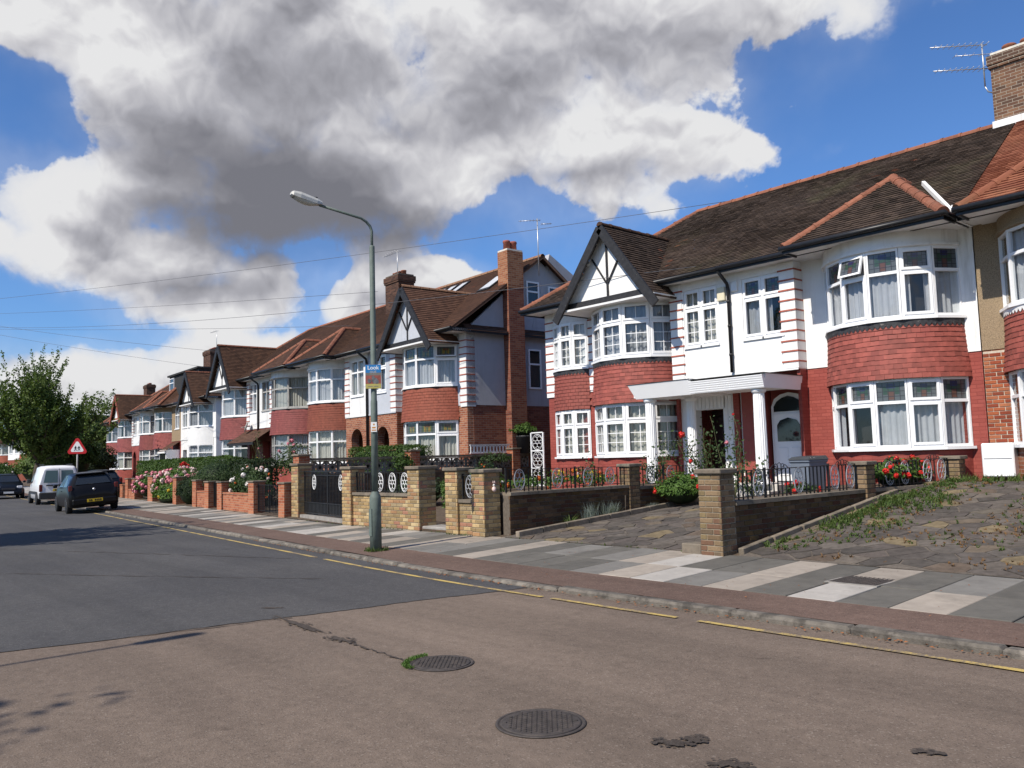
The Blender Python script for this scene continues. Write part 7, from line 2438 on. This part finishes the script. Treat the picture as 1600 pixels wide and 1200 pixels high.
def tree(label, loc, H, spread, nlimb, seed, leafsz=0.17, mat='leaf_tree', base=2.4, lean=(0, 0), perleaf=16, name='street_tree', group=None, up=0.55, mesh_from=None):
    t_ = thing(name, label, 'tree', loc, 0, group)
    if mesh_from:
        for ch in mesh_from.children:
            link(ch.name.split('.')[0], ch.data, t_)['kind'] = 'stuff'
        return t_
    r = random.Random(seed)
    br, lv = MB(), MB()
    tr = [Vector((0, 0, -0.2)), Vector((lean[0] * 0.3, lean[1] * 0.3, base * 0.5)), Vector((lean[0], lean[1], base))]
    br.tube(tr, [0.24, 0.19, 0.16], 9)
    trunk = br.build('trunk', 'bark', t_)
    br = MB()
    for i in range(nlimb):
        az = 2 * math.pi * (i + r.uniform(-0.3, 0.3)) / nlimb
        el = R(r.choice([12, 25, 40, 55, 70, 82]) + r.uniform(-8, 8))
        L = spread * (0.72 + 0.4 * r.random()) * (1.0 + (H / spread / 2.2 - 1.0) * math.sin(el))
        d = Vector((math.cos(az) * math.cos(el), math.sin(az) * math.cos(el), math.sin(el)))
        p = tr[2] - Vector((0, 0, r.uniform(0, 0.7)))
        pts = [p]
        for k in range(5):
            d = (d + Vector((r.uniform(-0.22, 0.22), r.uniform(-0.22, 0.22), 0.10 + r.uniform(-0.1, 0.15)))).normalized()
            p = p + d * (L / 5)
            pts.append(p)
        br.tube(pts, [0.09 - 0.014 * k for k in range(6)], 6)
        for k in range(1, 6):
            for _ in range(4 if k < 5 else 3):
                q = pts[k] - (pts[k] - pts[k - 1]) * r.random()
                sd_ = (d * 0.7 + Vector((r.uniform(-1, 1), r.uniform(-1, 1), r.uniform(-0.35, 1) + up * 0.6))).normalized()
                sl = L * r.uniform(0.20, 0.40)
                e = q + sd_ * sl * 0.5 + Vector((0, 0, 0.05))
                f_ = e + (sd_ + Vector((0, 0, up * 0.8))).normalized() * sl * 0.6
                br.tube([q, e, f_], [0.028, 0.018, 0.008], 4)
                for seg in ((q, e), (e, f_)):
                    for _ in range(perleaf):
                        c = seg[0] + (seg[1] - seg[0]) * r.random() + Vector((r.gauss(0, 1), r.gauss(0, 1), r.gauss(0, 1))) * 0.13
                        leaf(lv, c, leafsz * r.uniform(0.7, 1.3), r)
                # a shoot
                if r.random() < 0.5:
                    g_ = f_ + (sd_ + Vector((0, 0, 0.9))).normalized() * sl * 0.8
                    br.tube([f_, g_], [0.008, 0.004], 3)
                    for _ in range(perleaf):
                        c = f_ + (g_ - f_) * r.random() + Vector((r.gauss(0, 1), r.gauss(0, 1), r.gauss(0, 1))) * 0.07
                        leaf(lv, c, leafsz * r.uniform(0.6, 1.1), r)
    br.build('limbs', 'bark', t_, kind='stuff')
    lv.build('crown', mat, t_, kind='stuff', fix=False)
    return t_

main_tree = tree('big dark green street tree with upright shoots at the left edge', (-62.6, 13.0, 0.1), 10.6, 3.9, 30, 21, 0.21, perleaf=34, lean=(-0.2, 0.3), base=2.6)
bush('light green leafy shrub behind the right side of the big tree', (-66.0, 15.9, 0.3), 1.7, 1.8, 2.1, 8000, 'leaf_tree_light', 0.22, 31, 'shrub', 'shrub', wob=0.35)
bush('tall dark evergreen shrub at the end of the long hedge', (-71.5, 18.9, 0.3), 1.7, 1.7, 1.7, 5000, 'leaf_dark', 0.2, 32, 'shrub', 'shrub', wob=0.3)
bush('dark shrub under the big tree by the far gardens', (-74.0, 15.9, 0.2), 2.6, 1.8, 1.5, 5000, 'leaf_tree', 0.24, 33, 'shrub', 'shrub', wob=0.4)
bush('mixed green shrub bank left of the tree trunk', (-92.0, 15.2, 0.1), 5.0, 2.0, 1.25, 6000, 'leaf_tree_light', 0.3, 34, 'shrub', 'shrub', wob=0.4, flowers=[('petal_white', 14, 0.22)])
bush('low dark bushes at the far left end of the street', (-104.0, 16.0, 0.0), 8.0, 2.5, 1.3, 6000, 'leaf_dark', 0.35, 35, 'shrub', 'shrub', wob=0.4)
bush('broad tree filling the bend behind the big street tree', (-96.0, 25.5, 0.0), 6.0, 5.0, 4.2, 9000, 'leaf_tree', 0.4, 36, 'tree', 'street_tree', wob=0.4)
# trees across the road: only their shadows reach the picture
tree('street tree on the camera side, its shadow falling across the far road', (-22.8, -1.9, 0.1), 7.0, 3.5, 24, 21, mesh_from=main_tree, group='trees on the camera side')
near = bush('street tree on the camera side near the lamp, its shadow at the lower left', (-5.55, -8.5, 3.4), 2.5, 2.5, 2.6, 7500, 'leaf_tree', 0.24, 37, 'tree', 'street_tree', wob=0.6, core=False, group='trees on the camera side')
m = MB(); m.tube([(0, 0, -3.4), (0.05, 0.02, -1.5), (0, 0, 1.0)], [0.2, 0.16, 0.1], 9); m.build('trunk', 'bark', near)

A_ = -math.atan(0.112)
hedge('long clipped privet hedge in front of the far white house', -8.2, 8.2, -0.55, 0.55, 0, 1.62, 26000, 'leaf_hedge', 0.10, 3, A_, (-43.0, 15.55, 0.35))
hedge('clipped hedge behind the pierced block wall', -2.2, 2.2, -0.4, 0.4, 0, 1.55, 9000, 'leaf_hedge', 0.08, 4, -R(3.2), (-24.6, 16.0, 0.55))
hedge('square dark hedge block behind the low red brick wall', -1.3, 1.2, -0.45, 0.45, 0, 1.5, 6000, 'leaf_dark', 0.08, 5, A_, (-27.6, 12.45, 0.25))
hedge('small bright hedge behind the iron garden gate', -0.9, 0.9, -0.3, 0.3, 0, 1.05, 3500, 'leaf_hedge', 0.07, 6, A_, (-24.6, 13.1, 0.25))
hedge('low green shrub line seen through the wall gap', -0.9, 0.9, -0.25, 0.25, 0, 0.7, 2500, 'leaf_bright', 0.07, 7, R(80), (-17.6, 14.2, 0.3))
bush('round clipped topiary bush between the brick pillars', (-31.1, 12.6, 0.15), 1.15, 1.0, 0.88, 7000, 'leaf_rose', 0.06, 8, 'bush', 'topiary_bush', wob=0.06)
bush('large hydrangea covered in pale pink flower heads', (-36.1, 13.0, 0.15), 2.1, 0.8, 0.68, 5000, 'leaf_bright', 0.12, 9, 'hydrangea', 'hydrangea', flowers=[('petal_pale', 75, 0.20), ('petal_pink', 60, 0.19)])
bush('smaller pink hydrangea left of the broad brick pillar', (-40.6, 13.2, 0.1), 1.1, 0.6, 0.62, 2500, 'leaf_bright', 0.12, 10, 'hydrangea', 'hydrangea', flowers=[('petal_pink', 55, 0.18), ('petal_pale', 20, 0.16)])
bush('red flowering rose among the hydrangeas', (-37.6, 13.7, 0.3), 0.6, 0.4, 0.7, 900, 'leaf_rose', 0.1, 11, 'rose', 'rose_bush', flowers=[('petal_red', 14, 0.2)])
bush('trailing conifer spilling over a red brick pillar', (-32.6, 12.15, 0.0), 0.95, 0.45, 0.62, 6000, 'leaf_dark', 0.06, 12, 'bush', 'bush', wob=0.3)
bush('mixed green flower bed plants between red brick pillars', (-35.4, 12.3, 0.0), 1.6, 0.4, 0.45, 3000, 'leaf_bright', 0.1, 13, 'bush', 'bush', wob=0.4, flowers=[('petal_yellow', 6, 0.12), ('petal_pink', 8, 0.14)])
bush('rose bush with pale pink blooms beside the dark hedge block', (-26.3, 11.75, 0.1), 1.35, 0.4, 0.7, 2600, 'leaf_rose', 0.09, 14, 'rose', 'rose_bush', wob=0.4, core=False, flowers=[('petal_white', 9, 0.15), ('petal_pale', 14, 0.13), ('petal_orange', 8, 0.08)])
bush('pink rose bush in front of the red porch', (-28.2, 14.2, 0.4), 1.0, 0.6, 0.95, 1500, 'leaf_rose', 0.10, 15, 'rose', 'rose_bush', wob=0.5, core=False, flowers=[('petal_pink', 14, 0.14)])
bush('leafy climber top of the screen wall near the yellow pillars', (-21.3, 18.0, 1.25), 0.3, 0.6, 0.28, 350, 'leaf_rose', 0.09, 16, 'climber', 'climbing_plant', wob=0.5, core=False)
bush('green climber against the screen wall behind the lamp post', (-21.2, 14.3, 0.9), 0.3, 0.35, 0.5, 450, 'leaf_hedge', 0.10, 17, 'climber', 'climbing_plant', wob=0.5, core=False)
bush('ivy spilling over the rim of the tall planter', (-21.6, 19.68, 2.28), 0.42, 0.45, 0.24, 1600, 'leaf_bright', 0.08, 18, 'ivy', 'ivy', wob=0.4)
bush('green leaves on the small oval panel between the paired pillars', (-12.7, 10.5, 0.95), 0.35, 0.25, 0.28, 500, 'leaf_rose', 0.07, 19, 'climber', 'climbing_plant', wob=0.5, core=False, flowers=[('petal_orange', 3, 0.05)])
bush('dense green bush in the drive garden behind the iron gate', (-19.3, 13.5, 0.2), 1.1, 0.7, 0.5, 1500, 'leaf_dark', 0.09, 20, 'bush', 'bush', wob=0.5)
bush('geranium bush full of red flowers beside the porch drive', (-11.15, 14.7, 0.42), 0.52, 0.5, 0.36, 2600, 'leaf_bright', 0.075, 22, 'geranium', 'geranium', wob=0.35, flowers=[('petal_red', 12, 0.10)])
bush('red geraniums behind the far railing of the right wall', (-6.95, 15.8, 0.78), 0.32, 1.15, 0.30, 3000, 'leaf_bright', 0.075, 23, 'geranium', 'geranium', wob=0.4, flowers=[('petal_red', 34, 0.10)])
bush('small red geranium in front of the wheelie bin', (-7.6, 13.4, 0.75), 0.22, 0.4, 0.14, 500, 'leaf_rose', 0.06, 24, 'geranium', 'geranium', wob=0.4, core=False, flowers=[('petal_red', 9, 0.09)])
bush('orange and yellow bedding flowers inside the left railing', (-12.5, 12.3, 0.80), 0.3, 1.7, 0.24, 1800, 'leaf_bright', 0.06, 25, 'flowers', 'flower_bed', wob=0.5, core=False, flowers=[('petal_orange', 16, 0.09), ('petal_yellow', 7, 0.08), ('petal_white', 8, 0.07), ('petal_red', 6, 0.07)])
m = MB(); m.box(-13.0, -12.0, 10.4, 16.5, 0.1, 0.9); structure(m.build('raised_bed', 'soil'))
m = MB(); m.box(-8.2, -7.0, 11.5, 17.0, 0.2, 0.82); structure(m.build('raised_bed', 'soil'))

def rose_stems(label, loc, h, spread, seed, blooms, n=9, leaves=22, group=None):
    r = random.Random(seed)
    t_ = thing('climbing_rose', label, 'rose', loc, 0, group)
    lv = MB()
    tips = []
    for i in range(n):
        p = Vector((r.uniform(-0.1, 0.1), r.uniform(-0.1, 0.1), 0))
        d = Vector((r.uniform(-1, 1) * spread, r.uniform(-1, 1) * spread * 0.5, 1)).normalized()
        L = h * r.uniform(0.6, 1.05)
        pts = [p]
        for k in range(6):
            d = (d + Vector((r.uniform(-0.2, 0.2), r.uniform(-0.2, 0.2), 0.05))).normalized()
            p = p + d * (L / 6)
            pts.append(p)
            if k >= 1:
                for _ in range(leaves if k >= 2 else leaves // 4):
                    c = pts[-2] + (pts[-1] - pts[-2]) * r.random() + Vector((r.gauss(0, 1), r.gauss(0, 1), r.gauss(0, 1))) * 0.10
                    leaf(lv, c, 0.075 * r.uniform(0.6, 1.3), r, asp=0.65)
        m_ = MB(); m_.tube(pts, [0.013, 0.011, 0.009, 0.008, 0.006, 0.005, 0.004], 5); m_.build('stem', 'stem', t_)
        tips.append(pts[-1]); tips.append(pts[4])
    lv.build('foliage', 'leaf_rose', t_, kind='stuff', fix=False)
    for (mat, s) in blooms:
        q = r.choice(tips)
        link('flower', bloom_me(mat, s, 26), t_, q, (r.uniform(0, 6), 0, r.uniform(0, 6)))
    return t_
rose_stems('tall leggy red rose in front of the dark open doorway', (-10.95, 15.3, 0.55), 1.65, 0.55, 51, [('petal_red', 0.15), ('petal_red', 0.10), ('petal_pale', 0.06)], 9, 13)
rose_stems('tall bare stemmed rose beside the right porch column', (-10.25, 15.3, 0.60), 1.85, 0.30, 52, [('petal_pink', 0.09), ('petal_red', 0.06)], 7, 12)
rose_stems('spindly green rose in front of the left porch column', (-12.45, 15.4, 0.6), 1.35, 0.5, 53, [], 8, 14)
rose_stems('thin rose against the red wall below the left bay window', (-14.0, 15.0, 0.55), 0.95, 0.6, 54, [('petal_red', 0.06)], 6, 12)
rose_stems('young rose beside the wheelie bin', (-9.3, 14.6, 0.62), 0.8, 0.8, 55, [], 6, 12)
rose_stems('tall flowering stalks in front of the grey framed bay', (-34.2, 15.8, 0.5), 2.9, 0.12, 56, [('petal_yellow', 0.08), ('petal_pink', 0.08)], 5, 10)

def tuft(mb_, c, h, n, r, spread=0.5, w=0.012, mat=0):
    for _ in range(n):
        a = r.uniform(0, 6.28)
        d = Vector((math.cos(a) * spread * r.random(), math.sin(a) * spread * r.random(), 1)).normalized()
        p = Vector(c) + Vector((r.uniform(-1, 1), r.uniform(-1, 1), 0)) * h * 0.3
        s_ = Vector((-math.sin(a), math.cos(a), 0)) * w
        hh = h * r.uniform(0.5, 1.1)
        mid = p + d * hh * 0.6
        tip = p + d * hh + Vector((d.x, d.y, 0)) * hh * 0.35
        mb_.face([p - s_, p + s_, mid + s_ * 0.8, mid - s_ * 0.8], mat)
        mb_.face([mid - s_ * 0.8, mid + s_ * 0.8, tip], mat)
def plantlet(label, name, loc, h, n, mat, seed, spread=0.8, w=0.008):
    r = random.Random(seed)
    m_ = MB(); tuft(m_, (0, 0, 0), h, n, r, spread, w)
    o_ = m_.build(name, mat, None, loc, fix=False)
    tag(o_, label, 'plant', 'border plants by the left drive wall')
plantlet('first grey lavender clump at the foot of the left drive wall', 'lavender', (-11.6, 12.3, 0.25), 0.42, 160, 'leaf_grey', 61, 0.5, 0.005)
plantlet('second wider grey lavender clump at the foot of the left drive wall', 'lavender', (-11.62, 12.9, 0.28), 0.40, 260, 'leaf_grey', 62, 0.8, 0.005)
plantlet('spiky yellow green plant at the foot of the left drive wall', 'spiky_plant', (-11.6, 11.75, 0.22), 0.30, 46, 'weed', 63, 1.5, 0.012)
plantlet('round grey cushion plant near the pier of the left drive wall', 'cushion_plant', (-11.58, 14.25, 0.36), 0.20, 200, 'leaf_grey', 64, 1.2, 0.006)
m = MB(); m.tube([(0, 0, 0), (0.01, 0, 0.45)], 0.012, 6); tag(m.build('garden_stake', 'bark', None, (-11.58, 13.35, 0.3)), 'thin wooden stake standing in the narrow border', 'stake')

# weeds along the right drive wall and in the joints of the paving: nobody could count them
r = random.Random(71)
m = MB()
for _ in range(900):
    y = 10.5 + 6.0 * r.random() ** 0.9
    x = -6.66 + 0.06 * (y - 10.3) + abs(r.gauss(0, 1)) * 0.13 + (0.9 * r.random() if r.random() < 0.4 else 0)
    dens = 0.5 + 0.5 * math.sin(y * 2.3 + 0.6) * math.sin(y * 0.9 + 1)
    if r.random() > 0.3 + 0.7 * dens:
        continue
    if r.random() < 0.25:
        continue
    h = r.uniform(0.04, 0.17) * (0.45 + 0.75 * dens)
    tuft(m, (x, y, gz(x, y) + 0.005), h, 7, r, 1.1, 0.008)
    for _k in range(5):
        leaf(m, Vector((x, y, gz(x, y) + h * r.random())) + Vector((r.gauss(0, 1), r.gauss(0, 1), 0)) * 0.03, 0.045, r)
for _ in range(620):
    x, y = r.uniform(-6.5, -1.0), r.uniform(11.2, 16.8)
    if lump((x, y, 0), 0.9, 4) < -0.02 and r.random() < 0.75:
        continue
    h = r.uniform(0.02, 0.09)
    tuft(m, (x, y, gz(x, y) + 0.01), h, 7, r, 1.6, 0.007)
for _ in range(260):
    x, y = r.uniform(-6.2, 0.5), r.uniform(16.4, 17.3)
    tuft(m, (x, y, gz(x, y)), r.uniform(0.05, 0.2), 7, r, 1.0, 0.009)
o = m.build('weeds', 'weed', fix=False); o['kind'] = 'stuff'; o['label'] = 'green weeds growing along the right wall and between the paving stones'
m = MB()
for _ in range(1500):
    x, y = r.uniform(-6.5, -0.5), r.uniform(10.3, 16.5)
    if lump((x, y, 0), 0.9, 4) < -0.1:
        continue
    tuft(m, (x, y, gz(x, y) + 0.01), r.uniform(0.02, 0.07), 6, r, 1.8, 0.006)
plain('dry_weed', (0.16, 0.085, 0.03), 0.9, 20, 0.4)
o = m.build('dry_weeds', 'dry_weed', fix=False); o['kind'] = 'stuff'; o['label'] = 'brown dry weeds in the joints of the right drive'
m = MB()
for _ in range(60):
    a, q = r.uniform(0, 6.28), r.uniform(0.1, 0.2)
    tuft(m, (LX + q * math.cos(a), LY + q * math.sin(a), pave_z(LX, LY)), r.uniform(0.03, 0.10), 5, r, 1.0, 0.006)
for _ in range(240):
    x = r.uniform(-22, -7.3)
    if -17.4 < x < -14.4 or -13.3 < x < -12.1 or r.random() < 0.3:
        tuft(m, (x, (10.0 if -13.3 < x < -12.1 else bound_y(x)) - 0.03, pave_z(x, 10)), r.uniform(0.015, 0.06), 4, r, 1.0, 0.005)
o = m.build('pavement_weeds', 'weed', fix=False); o['kind'] = 'stuff'; o['label'] = 'small weeds round the lamp post and along the foot of the front walls'
# fallen leaves and grit in the gutter
m = MB()
plain('dead_leaf', (0.23, 0.09, 0.035), 0.9, 30, 0.5)
for _ in range(420):
    x = -1.0 - 16 * r.random()
    y = kerb_y(x) - abs(r.gauss(0, 1)) * 0.05 - 0.012
    leaf(m, Vector((x, y, 0.018)), r.uniform(0.015, 0.045), r, Vector((r.uniform(-0.4, 0.4), r.uniform(-0.4, 0.4), 1)), asp=0.6)
for _ in range(120):
    x, y = -1.5 - 10 * r.random(), r.uniform(7.1, 10.0)
    leaf(m, Vector((x, y, pave_z(x, y) + 0.008)), r.uniform(0.012, 0.03), r, Vector((r.uniform(-0.3, 0.3), r.uniform(-0.3, 0.3), 1)))
o = m.build('fallen_leaves', 'dead_leaf', fix=False); o['kind'] = 'stuff'; o['label'] = 'scattered brown leaves in the gutter along the kerb'
